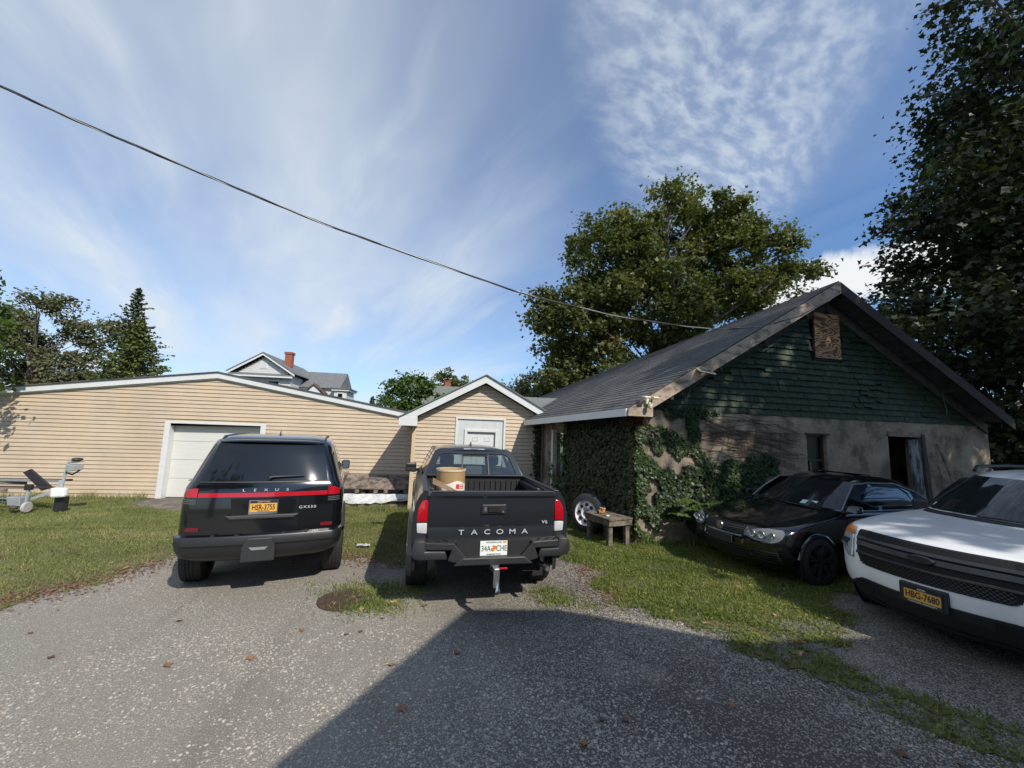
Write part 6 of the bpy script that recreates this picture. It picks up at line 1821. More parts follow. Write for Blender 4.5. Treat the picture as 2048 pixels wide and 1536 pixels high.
# strip of ivy where the annex meets the barn, and trailing sprigs over the side door
n = 1500
Pb = np.stack([2.46 - np.abs(rs.normal(0, 0.07, n)), 11.02 + rs.normal(0, 0.03, n), rs.uniform(0.0, 2.2, n)], 1)
V, Fc, T = leaf_cloud(Pb, rs.normal(0, 0.4, Pb.shape) + np.array([-0.4, -0.8, 0.3]), 0.06, 'ivy', rs.uniform(0, 0.8, n))
tag(link_mesh('corner_ivy', fast_mesh('corner_ivy', V, Fc, M_ivyside, T)), 'narrow strip of ivy climbing where the annex meets the barn', 'ivy', kind='stuff')
M_vineleaf = leafmat('grape_leaf', (0.06, 0.10, 0.025), (0.13, 0.17, 0.04), (0.22, 0.18, 0.05), 0.4, 2.0)
vt = thing('grape_vine', 'light green trailing vine hanging round the barn side doorway', 'vine', (0, 0, 0))
Pv = []
mb = MB()
for (s0, z0, s1, z1, m) in ((2.25, 2.30, 2.52, 1.75, 50), (2.50, 1.80, 2.48, 1.3, 22), (2.42, 1.4, 2.40, 0.5, 40), (3.22, 1.10, 3.0, 0.75, 18), (3.0, 0.75, 2.75, 0.35, 22), (2.7, 0.5, 2.45, 0.05, 50), (3.1, 0.45, 3.0, 0.05, 24)):
    t = rs.uniform(0, 1, m)
    ss, zz2 = s0 + (s1 - s0) * t, z0 + (z1 - z0) * t
    o2 = rs.uniform(0.05, 0.20, m)
    Pv.append(np.stack([3.51 + dvx * ss - 0.968 * o2, 7.36 + dvy * ss - 0.249 * o2, zz2], 1) + rs.normal(0, 0.05, (m, 3)))
    mb.tube([(3.51 + dvx * s0 - 0.12, 7.36 + dvy * s0 - 0.03, z0), (3.51 + dvx * s1 - 0.12, 7.36 + dvy * s1 - 0.03, z1)], 0.006, 4)
Pv = np.concatenate(Pv)
V, Fc, T = leaf_cloud(Pv, rs.normal(0, 0.4, Pv.shape) + np.array([-0.8, -0.5, 0.5]), 0.10, 'maple', rs.uniform(0, 1, len(Pv)))
mb.build('stem', M_darkwood, vt)
link_mesh('foliage', fast_mesh('foliage', V, Fc, M_vineleaf, T), vt)
# red dangling rootlets at the eave end
n = 260
Pd = np.stack([3.12 + rs.uniform(0, 0.5, n), 7.0 + rs.uniform(0, 0.25, n), 2.36 - rs.uniform(0, 0.16, n)], 1)
V, Fc, T = leaf_cloud(Pd, rs.normal(0, 1, Pd.shape), 0.05, 'kite', rs.uniform(0, 1, n))
tag(link_mesh('withered_creeper', fast_mesh('withered_creeper', V, Fc, leafmat('withered_leaf', (0.07, 0.03, 0.02), (0.14, 0.06, 0.035)), T)), 'withered reddish creeper under the barn eave end', 'creeper', kind='stuff')
# bare vine stems fanning across the stucco
vs = MB()
rv = random.Random(12)
for i in range(70):
    u0, z0 = rv.uniform(1.0, 2.4), rv.uniform(1.45, 2.50)
    ln = rv.uniform(0.6, 3.0)
    pts = []
    a = rv.uniform(-0.22, 0.22)
    bend = rv.uniform(-0.34, 0.0)
    for k in range(9):
        t = k / 8
        uu_, zz_ = u0 + ln * t, z0 + a * ln * t + bend * ln * t * t + 0.022 * sin(9 * t + i) + rv.uniform(-0.012, 0.012)
        if zz_ < 1.0 or zz_ > 2.52 or (4.0 < uu_ < 4.7 and zz_ < 2.22):
            break
        pts.append(barn_pt(uu_, -0.012, zz_))
    if len(pts) > 2:
        vs.tube(pts, [0.0042 * (1 - 0.07 * q) for q in range(len(pts))], 4, cap=False)
for i in range(16):
    u0 = rv.uniform(1.6, 3.6)
    pts = [barn_pt(u0 + 0.04 * sin(k + i) + 0.03 * k, -0.012, 1.5 + 0.1 * k) for k in range(rv.randint(4, 9))]
    vs.tube(pts, 0.0035, 4, cap=False)
tag(vs.build('bare_vine', pm('vine_stem', (0.075, 0.055, 0.042), 0.9), recalc=False), 'bare brown vine stems fanning across the grey stucco', 'vine', kind='stuff')
# sumac shoot beside the sedan's nose
fe = thing('sumac_plant', 'fern-like green sumac shoot between the barn wall and the sedan bonnet', 'plant', (4.62, 7.15, 0))
mb = MB()
Pf, Nf = [], []
for k in range(9):
    a = -2.6 + k * 0.62
    ln = 0.55
    e = Vector((cos(a) * ln, -abs(sin(a)) * ln * 0.35 - 0.06, 0.62 + 0.10 * (k % 3)))
    s0 = Vector((0, 0, 0.35 + 0.05 * k))
    m1 = s0.lerp(e, 0.5) + Vector((0, 0, 0.16))
    mb.tube([s0, m1, e], [0.010, 0.007, 0.003], 4, cap=False)
    for q in range(11):
        t = 0.2 + 0.8 * q / 10
        c = s0 * (1 - t) ** 2 + m1 * 2 * t * (1 - t) + e * t * t
        d_ = (e - s0).cross(Vector((0, 0, 1))).normalized()
        for sd in (-1, 1):
            for w_ in (0.04, 0.085):
                Pf.append(c + d_ * sd * w_)
                Nf.append((0.1, -0.5, 0.9))
mb.tube([(0, 0, 0), (0.02, 0, 0.8)], 0.014, 6)
mb.build('stem', M_darkwood, fe)
Pf = np.array([tuple(p) for p in Pf])
V, Fc, T = leaf_cloud(Pf, np.array(Nf) + rs.normal(0, 0.2, Pf.shape), 0.085, 'kite', rs.uniform(0, 1, len(Pf)))
link_mesh('frond', fast_mesh('frond', V, Fc, M_bright, T), fe)
# ================================================================== yard things
# ---- manhole cover
mh = thing('manhole_cover', 'round rusty manhole cover ringed with weeds in the gravel', 'manhole cover', (-1.12, 5.13, 0.004))
M_rust = pm('rusty_iron', (0.10, 0.065, 0.05), 0.7, 0.3, var=0.4, vs=14, bump=0.003, bs=60)
MB().lathe([(0.0, 0.30), (0.012, 0.30), (0.012, 0.275), (0.006, 0.27), (0.006, 0.0)], 36, 'z').build('ring', M_rust, mh)
for i in range(-4, 5):
    for j in range(-4, 5):
        if i * i + j * j < 18:
            MB().box(i * 0.058 - 0.02, i * 0.058 + 0.02, j * 0.058 - 0.02, j * 0.058 + 0.02, 0.006, 0.014).build('stud', M_rust, mh, recalc=False)

# ---- weathered bench
M_bench = pm('grey_bench_wood', (0.19, 0.15, 0.115), 0.85, var=0.4, vs=4, col2=(0.10, 0.08, 0.065), mixs=6, bump=0.003, bs=30)
bn = thing('wooden_bench', 'small weathered wooden bench against the ivy-covered barn wall', 'bench', (3.02, 7.52, 0), radians(17))
for k in range(4):
    MB().box(-0.27 + k * 0.137, -0.27 + k * 0.137 + 0.130, -0.40, 0.36, 0.475 + 0.003 * (k % 2), 0.503 + 0.003 * (k % 2)).build('top_plank', M_bench, bn, bevel=0.004)
for (a, b, c, d_) in ((-0.26, 0.27, -0.385, -0.355), (-0.26, 0.27, 0.315, 0.345)):
    MB().box(a, b, c, d_, 0.375, 0.474).build('apron', M_bench, bn, bevel=0.003)
for x in (-0.262, 0.243):
    MB().box(x, x + 0.03, -0.354, 0.314, 0.375, 0.474).build('apron', M_bench, bn, bevel=0.003)
for (x, y) in ((-0.20, -0.31), (0.19, -0.31), (-0.20, 0.27), (0.19, 0.27)):
    MB().box(x - 0.045, x + 0.045, y - 0.04, y + 0.04, -0.02, 0.474).build('leg', M_bench, bn, bevel=0.006)
bz = 0.507
def bench_pt(x, y, z=bz):
    a = radians(17)
    return (3.02 + x * cos(a) - y * sin(a), 7.52 + x * sin(a) + y * cos(a), z)
pp = MB()
pp.grid([[(x, y, 0.004 + 0.01 * sin(x * 60 + y * 30)) for x in np.linspace(-0.06, 0.06, 5)] for y in np.linspace(-0.035, 0.035, 4)])
o = pp.build('paper_scrap', pm('white_paper', (0.75, 0.74, 0.70), 0.7))
o.location = bench_pt(-0.08, -0.12)
tag(o, 'crumpled white paper scrap lying on the wooden bench', 'paper')
gl_ = thing('striped_glove', 'orange and black striped work glove lying on the bench', 'glove', bench_pt(-0.12, 0.10), 0.4)
M_or = pm('orange_knit', (0.55, 0.26, 0.05), 0.9)
MB().lathe([(-0.03, 0.0), (-0.028, 0.030), (0.0, 0.036), (0.03, 0.030), (0.034, 0.0)], 10, 'x', (0.02, 0, 0.034)).build('palm', M_plast, gl_, smooth=60)
for k in range(4):
    MB().tube([(0.04, -0.026 + k * 0.018, 0.03), (0.08, -0.03 + k * 0.02, 0.028), (0.10 + 0.006 * (k % 2), -0.032 + k * 0.021, 0.012)], 0.010, 6).build('finger', M_or if k % 2 else M_plast, gl_)
MB().tube([(0.01, -0.03, 0.03), (0.03, -0.055, 0.03), (0.055, -0.062, 0.016)], 0.011, 6).build('thumb', M_or, gl_)
for k in range(2):
    MB().lathe([(-0.008, 0.033), (-0.008, 0.037), (0.008, 0.037), (0.008, 0.033)], 10, 'x', (-0.01 + k * 0.03, 0, 0.034), close=True).build('stripe', M_or, gl_)
cs = thing('clay_pot', 'small broken orange clay pot on the wooden bench', 'pot', bench_pt(0.02, 0.16))
pm_clay = pm('clay', (0.60, 0.33, 0.17), 0.8)
MB().lathe([(0.0, 0.035), (0.075, 0.05), (0.075, 0.058), (0.09, 0.058), (0.09, 0.05), (0.01, 0.032), (0.01, 0.0)], 14, 'z').build('body', pm_clay, cs, smooth=40)
MB().tube([(0.0, 0, 0.01), (0.01, 0.0, 0.09), (0.03, 0, 0.14)], 0.006, 5).build('dead_stem', M_darkwood, cs)

# ---- spare wheel leaning on the barn wall
sw = thing('spare_wheel', 'tyre on a silver alloy rim with round holes leaning against the barn wall', 'wheel', (2.90, 8.22, 0.39), radians(36))
def rot_y(o, a):
    o.rotation_euler[1] = a
tyw = 0.25
R_, r_ = 0.40, 0.25
ty = [(-tyw / 2, r_), (-tyw / 2, R_ * 0.86), (-tyw / 2 * 0.8, R_ * 0.97), (-tyw * 0.28, R_), (tyw * 0.28, R_), (tyw / 2 * 0.8, R_ * 0.97), (tyw / 2, R_ * 0.86), (tyw / 2, r_), (tyw * 0.25, r_ * 0.98), (-tyw * 0.25, r_ * 0.98)]
to = MB().lathe(ty, 36, 'x', close=True).build('tyre', pm('faded_tyre', (0.035, 0.036, 0.040), 0.8, var=0.2), sw, smooth=35)
MB().lathe([(-0.128, r_ * 1.02), (-0.110, r_ * 0.95), (-0.085, r_ * 0.86), (-0.105, r_ * 0.45), (-0.075, r_ * 0.30), (-0.075, 0.0)], 36, 'x', cap=False).build('rim', pm('bright_alloy', (0.80, 0.80, 0.80), 0.4, 0.1), sw, smooth=40)
for k in range(8):
    a = 2 * pi * k / 8
    mb = MB()
    mb.lathe([(-0.116, 0.0), (-0.116, 0.034), (-0.085, 0.036)], 14, 'x', (0, cos(a) * r_ * 0.65, sin(a) * r_ * 0.65))
    mb.build('rim_hole', M_black, sw)
MB().lathe([(-0.078, 0.055), (-0.095, 0.05), (-0.10, 0.0)], 16, 'x').build('hub_cap', M_plast, sw)
rot_y(sw, radians(9))

# ---- cardboard drum and offcut in the truck bed
a5 = radians(4.3)
def truck_pt(x, y, z):
    return (0.44 + x * cos(a5) - y * sin(a5), 5.72 + x * sin(a5) + y * cos(a5), z - 0.02)
M_card = pm('cardboard', (0.42, 0.27, 0.13), 0.85, var=0.12, vs=8, stretch=(1, 1, 0.2))
dr_ = thing('cardboard_drum', 'round brown cardboard drum with a white label standing in the pickup bed', 'drum', truck_pt(-0.44, -0.28, 0.84), a5)
MB().lathe([(0.0, 0.185), (0.66, 0.185), (0.67, 0.188), (0.675, 0.18), (0.64, 0.178), (0.64, 0.0)], 36, 'z').build('body', M_card, dr_, smooth=30)
MB().lathe([(0.655, 0.1865), (0.655, 0.192), (0.68, 0.192), (0.68, 0.186)], 36, 'z', close=True).build('rim_band', pm('pale_rim', (0.60, 0.50, 0.36), 0.6), dr_, smooth=30)
rows = []
for z in (0.30, 0.46, 0.52):
    rows.append([(0.1875 * sin(t), -0.1875 * cos(t), z + (0.02 * sin(t * 4) if z > 0.5 else 0)) for t in np.linspace(-0.7, 1.3, 16)])
MB().grid(rows).build('label', pm('label_white', (0.74, 0.70, 0.64), 0.6), dr_, smooth=60)
rows = []
for z in (0.44, 0.50):
    rows.append([(0.1885 * sin(t), -0.1885 * cos(t), z) for t in np.linspace(0.30, 0.95, 8)])
MB().grid(rows).build('red_print', pm('print_red', (0.55, 0.06, 0.05), 0.6), dr_, smooth=60)
for k in range(2):
    zc = 0.487 - k * 0.03
    MB().grid([[(0.1892 * sin(t), -0.1892 * cos(t), z) for t in np.linspace(0.55, 0.90 - 0.06 * k, 6)] for z in (zc - 0.006, zc + 0.006)]).build('print_line', M_plwhite, dr_, smooth=60)
of = MB()
of.hexa([(-0.16, -0.02, 0), (0.16, -0.02, -0.14), (0.16, 0.02, -0.14), (-0.16, 0.02, 0), (-0.16, -0.02, 0.07), (0.17, -0.02, -0.10), (0.17, 0.02, -0.10), (-0.16, 0.02, 0.07)])
o = of.build('cardboard_offcut', pm('torn_cardboard', (0.30, 0.20, 0.13), 0.85, var=0.25))
o.location = truck_pt(-0.52, -0.55, 1.36)
o.rotation_euler[2] = a5
tag(o, 'torn brown cardboard strip leaning inside the tailgate by the drum', 'cardboard')

# ---- pile of old roofing boards with a white tarp, against the long garage
pz = -0.16
pile = thing('board_pile', 'heap of weathered roofing boards stacked against the tan garage wall', 'wood pile', (-2.15, 12.0, pz))
M_pl = pm('grey_brown_boards', (0.21, 0.165, 0.135), 0.9, var=0.45, vs=4, col2=(0.09, 0.075, 0.065), mixs=6, bump=0.008, bs=20)
rp = random.Random(4)
for k in range(5):
    y0 = -0.16 + 0.13 * k
    z0 = 0.46 + 0.058 * k
    x1 = 1.02 + rp.uniform(-0.04, 0.03)
    MB().hexa([(-1.3, y0, z0), (x1, y0, z0 - 0.015), (x1, y0 + 0.15, z0 + 0.05), (-1.3, y0 + 0.15, z0 + 0.065), (-1.3, y0, z0 + 0.025), (x1, y0, z0 + 0.015), (x1, y0 + 0.15, z0 + 0.08), (-1.3, y0 + 0.15, z0 + 0.095)]).build('roof_board', M_pl, pile)
for x in (-0.95, -0.35, 0.15, 0.42, 0.95):
    MB().hexa([(x - 0.05, -0.20, 0.36), (x + 0.05, -0.20, 0.36), (x + 0.10, 0.45, 0.62), (x - 0.0, 0.45, 0.62), (x - 0.05, -0.20, 0.42), (x + 0.05, -0.20, 0.42), (x + 0.10, 0.45, 0.68), (x - 0.0, 0.45, 0.68)]).build('rafter', M_oldwood, pile)
for k in range(4):
    MB().box(-1.3 + 0.05 * k, 1.0 - 0.06 * k, -0.34 + 0.14 * k, -0.22 + 0.14 * k, 0.02 + 0.05 * (k % 2), 0.07 + 0.05 * (k % 2)).build('plank', M_pl, pile)
for x in (-1.1, -0.2, 0.8):
    MB().box(x - 0.05, x + 0.05, -0.1, 0.4, 0.0, 0.36).build('prop', M_darkwood, pile)
MB().hexa([(-1.2, 0.05, 0.68), (-0.75, -0.02, 0.70), (-0.70, 0.30, 0.86), (-1.2, 0.32, 0.84), (-1.2, 0.05, 0.70), (-0.75, -0.02, 0.73), (-0.70, 0.30, 0.89), (-1.2, 0.32, 0.86)]).build('loose_shingle_sheet', M_pl, pile)
tr = MB()
rows = []
for i in range(9):
    t = i / 8
    row = []
    for j in range(36):
        x = -1.35 + 2.45 * j / 35
        sag = 0.05 * sin(x * 3.1) + 0.03 * sin(x * 9 + 1) + 0.02 * sin(x * 23 + t * 5)
        dropz = 0.34 - t * (0.17 + 0.07 * sin(x * 2.2 + 2) + 0.05 * max(0, x)) + 0.010 * sin(x * 19 + i * 1.1 + 2 * sin(x * 5)) * (0.3 + t)
        yy = -0.23 - 0.16 * t - 0.03 * sin(x * 11 + i * 0.9 + 2.5 * sin(x * 3.3)) * (0.3 + t) - 0.012 * sin(x * 37 + 3 * sin(i))
        row.append((x, yy + sag * 0.4, dropz))
    rows.append(row)
tr.grid(rows)
M_tarp = pm('white_tarp', (0.50, 0.515, 0.52), 0.45, var=0.2, vs=5)
to_ = tr.build('white_tarp', M_tarp, smooth=70)
to_.location = (-2.15, 12.0, pz)
tag(to_, 'crumpled white plastic tarp hanging off the board pile', 'tarp')
rows = []
for i in range(7):
    t = i / 6
    rows.append([(1.02 + 0.36 * t + 0.05 * sin(j * 2 + i), -0.32 + 0.22 * j / 6 - 0.22 * t, 0.34 - 0.36 * t + 0.03 * sin(j * 1.7 + i * 1.3)) for j in range(7)])
tl = MB().grid(rows).build('tarp_tail', M_tarp, to_, smooth=70)
cl = MB()
cl.grid([[(x, y, 0.02 + 0.03 * sin(x * 40) * cos(y * 35) + 0.02) for x in np.linspace(-0.10, 0.10, 7)] for y in np.linspace(-0.05, 0.05, 5)])
o = cl.build('plastic_scrap', M_tarp, smooth=70)
o.location = (-1.35, 7.2, 0.02)
tag(o, 'small crumpled scrap of white plastic on the grass between the suv and pickup', 'litter')

# ---- boat trailer at the left
M_galv = pm('galvanised_steel', (0.50, 0.53, 0.55), 0.4, 0.6, var=0.15, vs=6)
bt = thing('boat_trailer', 'empty galvanised boat trailer with winch post and black bunks on the lawn', 'trailer', (-9.15, 10.45, -0.09), 0)
mb = MB()
mb.bar((0.05, 0.0, 0.22), (-0.60, 0.05, 0.26), 0.06, 0.075)
mb.bar((-0.60, 0.05, 0.26), (-4.0, 0.55, 0.42), 0.06, 0.075)
mb.build('tongue_rail', M_galv, bt)
mb = MB()
mb.bar((0.02, 0.02, 0.24), (0.48, 0.18, 0.46), 0.05, 0.055)
mb.bar((0.48, 0.18, 0.46), (0.30, 0.40, 0.62), 0.045, 0.05)
mb.bar((0.30, 0.40, 0.62), (-4.0, 1.3, 0.52), 0.045, 0.05)
mb.build('frame_arm', M_galv, bt)
for (y0, z0) in ((0.22, 0.50), (0.62, 0.62)):
    MB().bar((0.35, y0, z0), (-4.0, y0 + 0.35, z0 - 0.04), 0.06, 0.032).build('bunk', pm('bunk_carpet', (0.045, 0.04, 0.042), 0.95), bt)
    MB().bar((-0.6, y0 + 0.05, z0 - 0.08), (-1.6, y0 + 0.14, z0 - 0.09), 0.04, 0.08).build('bunk_board', M_oldwood, bt)
MB().hexa([(-0.32, 0.22, 0.82), (-0.18, 0.22, 0.90), (-0.18, 0.27, 0.90), (-0.32, 0.27, 0.82), (0.10, 0.22, 0.42), (0.30, 0.22, 0.50), (0.30, 0.27, 0.50), (0.10, 0.27, 0.42)]).build('guide_board', M_plast, bt, bevel=0.01)
wp_ = MB()
wp_.bar((0.50, 0.20, 0.45), (0.55, 0.22, 1.06), 0.045, 0.045)
wp_.bar((0.55, 0.22, 1.06), (0.86, 0.20, 1.10), 0.045, 0.045)
wp_.build('winch_post', M_galv, bt)
ws = MB().hexa([(0.58, 0.12, 0.86), (0.84, 0.12, 0.90), (0.84, 0.26, 0.90), (0.58, 0.26, 0.86), (0.58, 0.12, 1.02), (0.84, 0.12, 1.02), (0.84, 0.26, 1.02), (0.58, 0.26, 1.02)]).build('winch', M_galv, bt, bevel=0.015)
MB().tube([(0.58, 0.16, 0.84), (0.72, 0.15, 0.80), (0.86, 0.14, 0.90)], 0.018, 6).build('winch_strap', M_plast, ws)
MB().lathe([(-0.035, 0.05), (-0.02, 0.09), (0.0, 0.10), (0.03, 0.09), (0.045, 0.03)], 14, 'z', (0.74, 0.19, 1.13)).build('bow_roller', M_plast, bt)
MB().hexa([(0.46, 0.0, 0.30), (0.74, 0.0, 0.32), (0.74, 0.12, 0.32), (0.46, 0.12, 0.30), (0.44, 0.0, 0.52), (0.73, 0.0, 0.52), (0.73, 0.12, 0.52), (0.44, 0.12, 0.52)]).build('light_guard', M_plwhite, bt, bevel=0.04)
MB().box(0.45, 0.62, 0.15, 0.30, 0.0, 0.30).build('support_block', M_plast, bt)
jk = MB().tube([(0.10, -0.06, 0.15), (0.10, -0.06, 0.55)], 0.035, 8).build('jack', M_galv, bt)
MB().box(0.04, 0.17, -0.10, -0.02, 0.48, 0.60).build('jack_head', M_plast, jk, bevel=0.01)
MB().lathe([(-0.03, 0.02), (-0.03, 0.10), (-0.02, 0.115), (0.02, 0.115), (0.03, 0.10), (0.03, 0.02)], 18, 'x', (0.12, -0.06, 0.115)).build('jack_wheel', pm('grey_wheel', (0.42, 0.42, 0.40), 0.6), jk)
MB().hexa([(-0.20, -0.12, 0.16), (0.04, -0.12, 0.14), (0.04, 0.06, 0.14), (-0.20, 0.06, 0.16), (-0.24, -0.12, 0.34), (0.02, -0.12, 0.33), (0.02, 0.06, 0.33), (-0.24, 0.06, 0.34)]).build('coupler_box', M_galv, bt, bevel=0.012)
MB().lathe([(-0.05, 0.0), (-0.04, 0.06), (0.0, 0.07), (0.04, 0.05), (0.05, 0.0)], 12, 'z', (-0.08, -0.10, 0.12)).build('coupler', M_rust, bt)
for k, (w_, h_) in enumerate(((0.03, 0.05), (0.02, 0.05), (0.035, 0.03), (0.02, 0.05), (0.03, 0.05), (0.025, 0.035), (0.03, 0.05))):
    x = -0.60 + 0.055 * k
    MB().box(x, x + w_, -0.006 - 0.055 * (x + 0.6) / 0.65 + 0.0, 0.03, 0.235 - 0.03 * (x + 0.6), 0.235 - 0.03 * (x + 0.6) + h_).build('stencil_mark', M_plast, bt)

# ================================================================== houses beyond
M_vin = pm('pale_grey_clapboard', (0.62, 0.61, 0.58), 0.6, var=0.08, vs=1.5)
M_brick = pm('red_brick', (0.30, 0.09, 0.05), 0.85, var=0.35, vs=10)
M_slate = pm('grey_slate_roof', (0.15, 0.155, 0.16), 0.85, var=0.35, vs=6)
VH = thing('victorian_house', 'pale grey clapboard house with steep gable and red brick chimney', 'house', (-16.75, 38.0, 0), 0)
MB().box(-2.35, 2.35, 0.0, 9, 0, 6.3).build('wall', M_vin, VH)
MB().prism([(-2.35, 6.3), (2.35, 6.3), (0, 7.9)], 'y', 0.02, 9).build('gable_wall', M_vin, VH)
for k in range(8):
    zc = 6.42 + k * 0.18
    w_ = 2.2 * (7.85 - zc) / 1.55
    if w_ > 0.2:
        MB().box(-w_, w_, -0.02, 0.015, zc, zc + 0.165).build('clapboard', M_vin, VH)
for k in range(7):
    MB().box(-2.36, 2.36, -0.03, -0.002, 4.9 + k * 0.17, 5.055 + k * 0.17).build('clapboard', M_vin, VH)
for s in (-1, 1):
    MB().hexa([(s * 2.75, -0.45, 6.22), (0, -0.45, 8.0), (0, -0.40, 8.0), (s * 2.75, -0.40, 6.22), (s * 2.75, -0.45, 6.42), (0, -0.45, 8.2), (0, -0.40, 8.2), (s * 2.75, -0.40, 6.42)]).build('rake_board', M_white, VH)
    MB().hexa([(s * 2.8, -0.5, 6.42), (0, -0.5, 8.2), (0, 9.3, 8.2), (s * 2.8, 9.3, 6.42), (s * 2.8, -0.5, 6.50), (0, -0.5, 8.28), (0, 9.3, 8.28), (s * 2.8, 9.3, 6.50)]).build('roof', M_slate, VH)
MB().hexa([(-2.6, -0.5, 6.18), (2.6, -0.5, 6.18), (2.6, 0.0, 6.40), (-2.6, 0.0, 6.40), (-2.6, -0.5, 6.24), (2.6, -0.5, 6.24), (2.6, 0.0, 6.46), (-2.6, 0.0, 6.46)]).build('pent_roof', M_slate, VH)
MB().box(-2.6, 2.6, -0.52, -0.44, 6.05, 6.18).build('cornice', M_white, VH)
for (x0, x1, z0, z1) in ((-0.25, 0.25, 6.95, 7.45), (0.55, 1.35, 4.4, 5.75), (-1.7, -0.9, 4.4, 5.75)):
    w_ = MB().box(x0 - 0.09, x1 + 0.09, -0.06, -0.031, z0 - 0.09, z1 + 0.09).build('window', M_white, VH)
    MB().box(x0, x1, -0.075, -0.061, z0, z1).build('pane', M_dirtywhite if z0 > 6 else M_pane, w_)
ch_ = MB().box(1.0, 1.6, 1.6, 2.2, 6.8, 8.55).build('chimney', M_brick, VH)
MB().box(0.94, 1.66, 1.54, 2.26, 8.55, 8.75).build('chimney_cap', M_brick, ch_)
# side wing with slate roof and bay
MB().box(2.0, 6.2, 2.2, 7, 0, 5.6).build('wing_wall', M_vin, VH)
MB().prism([(1.9, 5.55), (4.5, 7.35), (7.2, 5.55)], 'x', 1.2, 6.0).build('wing_roof', M_slate, VH)
MB().box(5.7, 6.8, 1.4, 4.0, 0, 5.3).build('bay', M_vin, VH)
MB().box(5.5, 7.05, 1.2, 4.2, 5.3, 5.48).build('bay_cornice', M_white, VH)
MB().box(5.4, 7.15, 1.1, 4.3, 5.48, 5.56).build('bay_roof', M_slate, VH)
w_ = MB().box(5.95, 6.55, 1.36, 1.398, 4.1, 5.15).build('window', M_white, VH)
MB().box(6.05, 6.45, 1.345, 1.359, 4.2, 5.05).build('pane', M_pane, w_)
for s in (-1, 1):
    MB().hexa([(3.9 + s * 1.0, 1.2, 4.9), (3.9, 1.2, 5.75), (3.9, 2.4, 5.75), (3.9 + s * 1.0, 2.4, 4.9), (3.9 + s * 1.0, 1.2, 5.05), (3.9, 1.2, 5.9), (3.9, 2.4, 5.9), (3.9 + s * 1.0, 2.4, 5.05)]).build('dormer_roof', pm('brown_dormer', (0.12, 0.085, 0.07), 0.8), VH)
MB().prism([(3.1, 4.9), (4.7, 4.9), (3.9, 5.7)], 'y', 1.35, 2.2).build('dormer_face', M_white, VH)
GH = thing('grey_roof_house', 'low house with weathered greenish-grey roof and small brick chimney', 'house', (-1.0, 41.0, 0))
MB().box(-2.6, 2.6, 0, 6, 0, 4.6).build('wall', M_vin, GH)
MB().prism([(-0.5, 4.5), (3.0, 6.75), (6.5, 4.5)], 'x', -2.75, 2.75).build('roof', pm('mossy_grey_roof', (0.15, 0.165, 0.14), 0.9, var=0.25, vs=5), GH)
c_ = MB().box(0.0, 0.65, 3.0, 3.6, 6.4, 7.25).build('chimney', M_brick, GH)
MB().box(-0.05, 0.70, 2.95, 3.65, 7.25, 7.35).build('chimney_cap', M_brick, c_)
PH = thing('shingle_house', 'grey roofed house glimpsed between the left-hand trees', 'house', (-35.2, 40.0, 0))
MB().box(-2.2, 2.0, 0, 6, 0, 4.9).build('wall', M_vin, PH)
MB().prism([(-2.6, 4.7), (2.4, 4.7), (-0.1, 6.6)], 'y', -0.3, 6.3).build('roof', M_slate, PH)
for x in (-1.2, 0.6):
    w_ = MB().box(x - 0.4, x + 0.4, -0.05, -0.002, 3.6, 4.6).build('window', M_white, PH)
    MB().box(x - 0.3, x + 0.3, -0.07, -0.051, 3.7, 4.5).build('pane', M_pane, w_)

# gabled house behind the viewpoint; its roof shadow crosses the drive
NH = thing('gabled_house', 'gabled house standing behind the drive whose shadow crosses the gravel', 'house', (3.92, -1.0, 0))
MB().prism([(-3.3, 0), (3.6, 0), (3.6, 3.40), (0.72, 5.54), (-0.27, 5.60), (-3.3, 3.06)], 'y', -9, 0.0).build('wall', M_vin, NH)
for (xa_, za_, xb_, zb_) in ((-3.6, 2.84, -0.27, 5.64), (-0.27, 5.64, 0.72, 5.58), (0.72, 5.58, 3.9, 3.22)):
    MB().hexa([(xa_, -9.2, za_), (xb_, -9.2, zb_), (xb_, 0.05, zb_), (xa_, 0.05, za_), (xa_, -9.2, za_ + 0.1), (xb_, -9.2, zb_ + 0.1), (xb_, 0.05, zb_ + 0.1), (xa_, 0.05, za_ + 0.1)]).build('roof', M_slate, NH)
MB().box(2.2, 10.5, -9.0, -0.25, 0, 4.75).build('wing_wall', M_vin, NH)  # unseen flat-roofed wing, added to shade the ground by the white suv
MB().box(2.1, 10.7, -9.2, -0.05, 4.752, 4.9).build('wing_roof', M_slate, NH)
for x in (-1.8, 1.2):
    w_ = MB().box(x - 0.5, x + 0.5, 0.002, 0.05, 1.0, 2.4).build('window', M_white, NH)
    MB().box(x - 0.42, x + 0.42, 0.051, 0.06, 1.08, 2.32).build('pane', M_pane, w_)

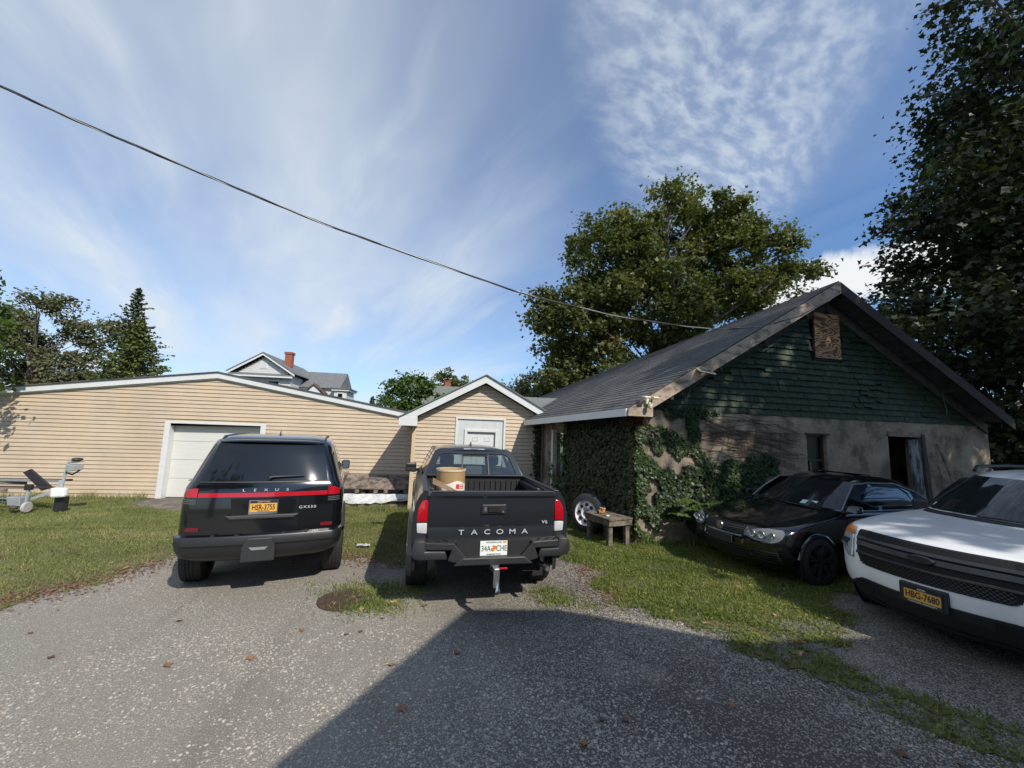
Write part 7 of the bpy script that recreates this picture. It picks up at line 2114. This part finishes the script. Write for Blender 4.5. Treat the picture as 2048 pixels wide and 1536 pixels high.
# ================================================================== fallen leaves
lf = bpy.data.meshes.new('fallen_leaf')
S8 = leaf_shape('maple')
lv_ = [(x, y, 0.12 * abs(x) + 0.10 * y * y + 0.02) for x, y in S8] + [(0, 0, 0.0)]
lf.from_pydata(lv_, [], [(i, (i + 1) % 8, 8) for i in range(8)])
M_brown = pm('dry_leaf', (0.20, 0.105, 0.055), 0.8, var=0.25, vs=6, obrand=0.35)
M_tan = pm('tan_leaf', (0.40, 0.25, 0.12), 0.8, var=0.2, vs=6, obrand=0.3)
lf.materials.append(M_brown)
lf2 = lf.copy()
lf2.materials.clear()
lf2.materials.append(M_tan)
rl = random.Random(21)
def drop(x, y, sz, me, label, group):
    o = link_mesh('fallen_leaf', me, None, (x, y, gz(x, y) + 0.012), (rl.uniform(-0.3, 0.3), rl.uniform(-0.3, 0.3), rl.uniform(0, 6.28)))
    o.scale = (sz, sz * rl.uniform(0.7, 1.0), sz)
    tag(o, label, 'leaf', group)
for (x, y) in ((-0.78, 4.35), (-0.40, 3.75), (1.15, 2.95), (1.32, 2.93), (-0.25, 3.2), (-1.35, 4.42), (-0.62, 4.62), (-0.90, 4.30), (-1.60, 3.95), (0.15, 3.9), (-2.2, 3.9), (-3.2, 4.1), (-3.75, 4.55), (0.95, 2.75), (2.2, 3.0), (3.0, 2.45), (3.3, 2.35), (-2.6, 4.7), (-0.2, 4.9), (2.05, 5.35), (2.0, 5.0), (1.95, 4.85)):
    drop(x, y, rl.uniform(0.05, 0.085), lf, 'dry brown fallen leaf lying on the gravel drive', 'fallen leaves on the gravel')
for i in range(60):
    x, y = rl.uniform(2.3, 5.0), rl.uniform(3.6, 7.0)
    if in_poly(np.array([[x, y]]), LAWN_R)[0]:
        drop(x, y, rl.uniform(0.06, 0.10), rl.choice([lf, lf2, lf2]), 'fallen leaf lying on the grass beside the black sedan', 'fallen leaves on the side lawn')
for i in range(60):
    x, y = rl.uniform(-7.0, -0.3), rl.uniform(4.8, 9.5)
    if in_poly(np.array([[x, y]]), LAWN_L)[0]:
        drop(x, y, rl.uniform(0.06, 0.10), rl.choice([lf, lf2]), 'fallen leaf lying on the lawn in front of the tan garage', 'fallen leaves on the lawn')
for (x, y) in ((-1.05, 5.18), (-0.95, 5.08), (-0.78, 5.30), (-1.22, 5.02), (-1.3, 5.28), (-0.70, 5.15), (-0.88, 4.86), (-0.55, 5.0)):
    drop(x, y, rl.uniform(0.06, 0.10), rl.choice([lf, lf2]), 'fallen leaf lying on or beside the manhole cover', 'fallen leaves round the manhole')
# needle litter along the lawn edge
n = 3200
ed = []
for (x0, y0, x1, y1) in ((-5.0, 5.05, -4.4, 5.6), (-4.4, 5.6, -3.9, 6.7), (-3.2, 7.1, -1.6, 6.85), (-1.6, 6.85, -0.6, 6.3), (2.05, 6.2, 2.15, 4.9)):
    t = rs.uniform(0, 1, n // 5)
    ed.append(np.stack([x0 + (x1 - x0) * t, y0 + (y1 - y0) * t], 1) + rs.normal(0, 1, (n // 5, 2)) * (0.05 + 0.20 * np.abs(np.sin(t * 9 + x0)))[:, None])
ed = np.concatenate(ed)
Pn = np.stack([ed[:, 0], ed[:, 1], gz_np(ed[:, 0], ed[:, 1]) + rs.uniform(0.008, 0.02, len(ed))], 1)
V, Fc, T = leaf_cloud(Pn, rs.normal(0, 0.25, Pn.shape) + np.array([0, 0, 1.0]), 0.035, 'kite', rs.uniform(0, 1, len(Pn)))
tag(link_mesh('leaf_litter', fast_mesh('leaf_litter', V, Fc, leafmat('litter', (0.13, 0.06, 0.03), (0.24, 0.13, 0.07), None, 0.0), T)), 'reddish-brown needle and leaf litter along the lawn edge', 'litter', kind='stuff')
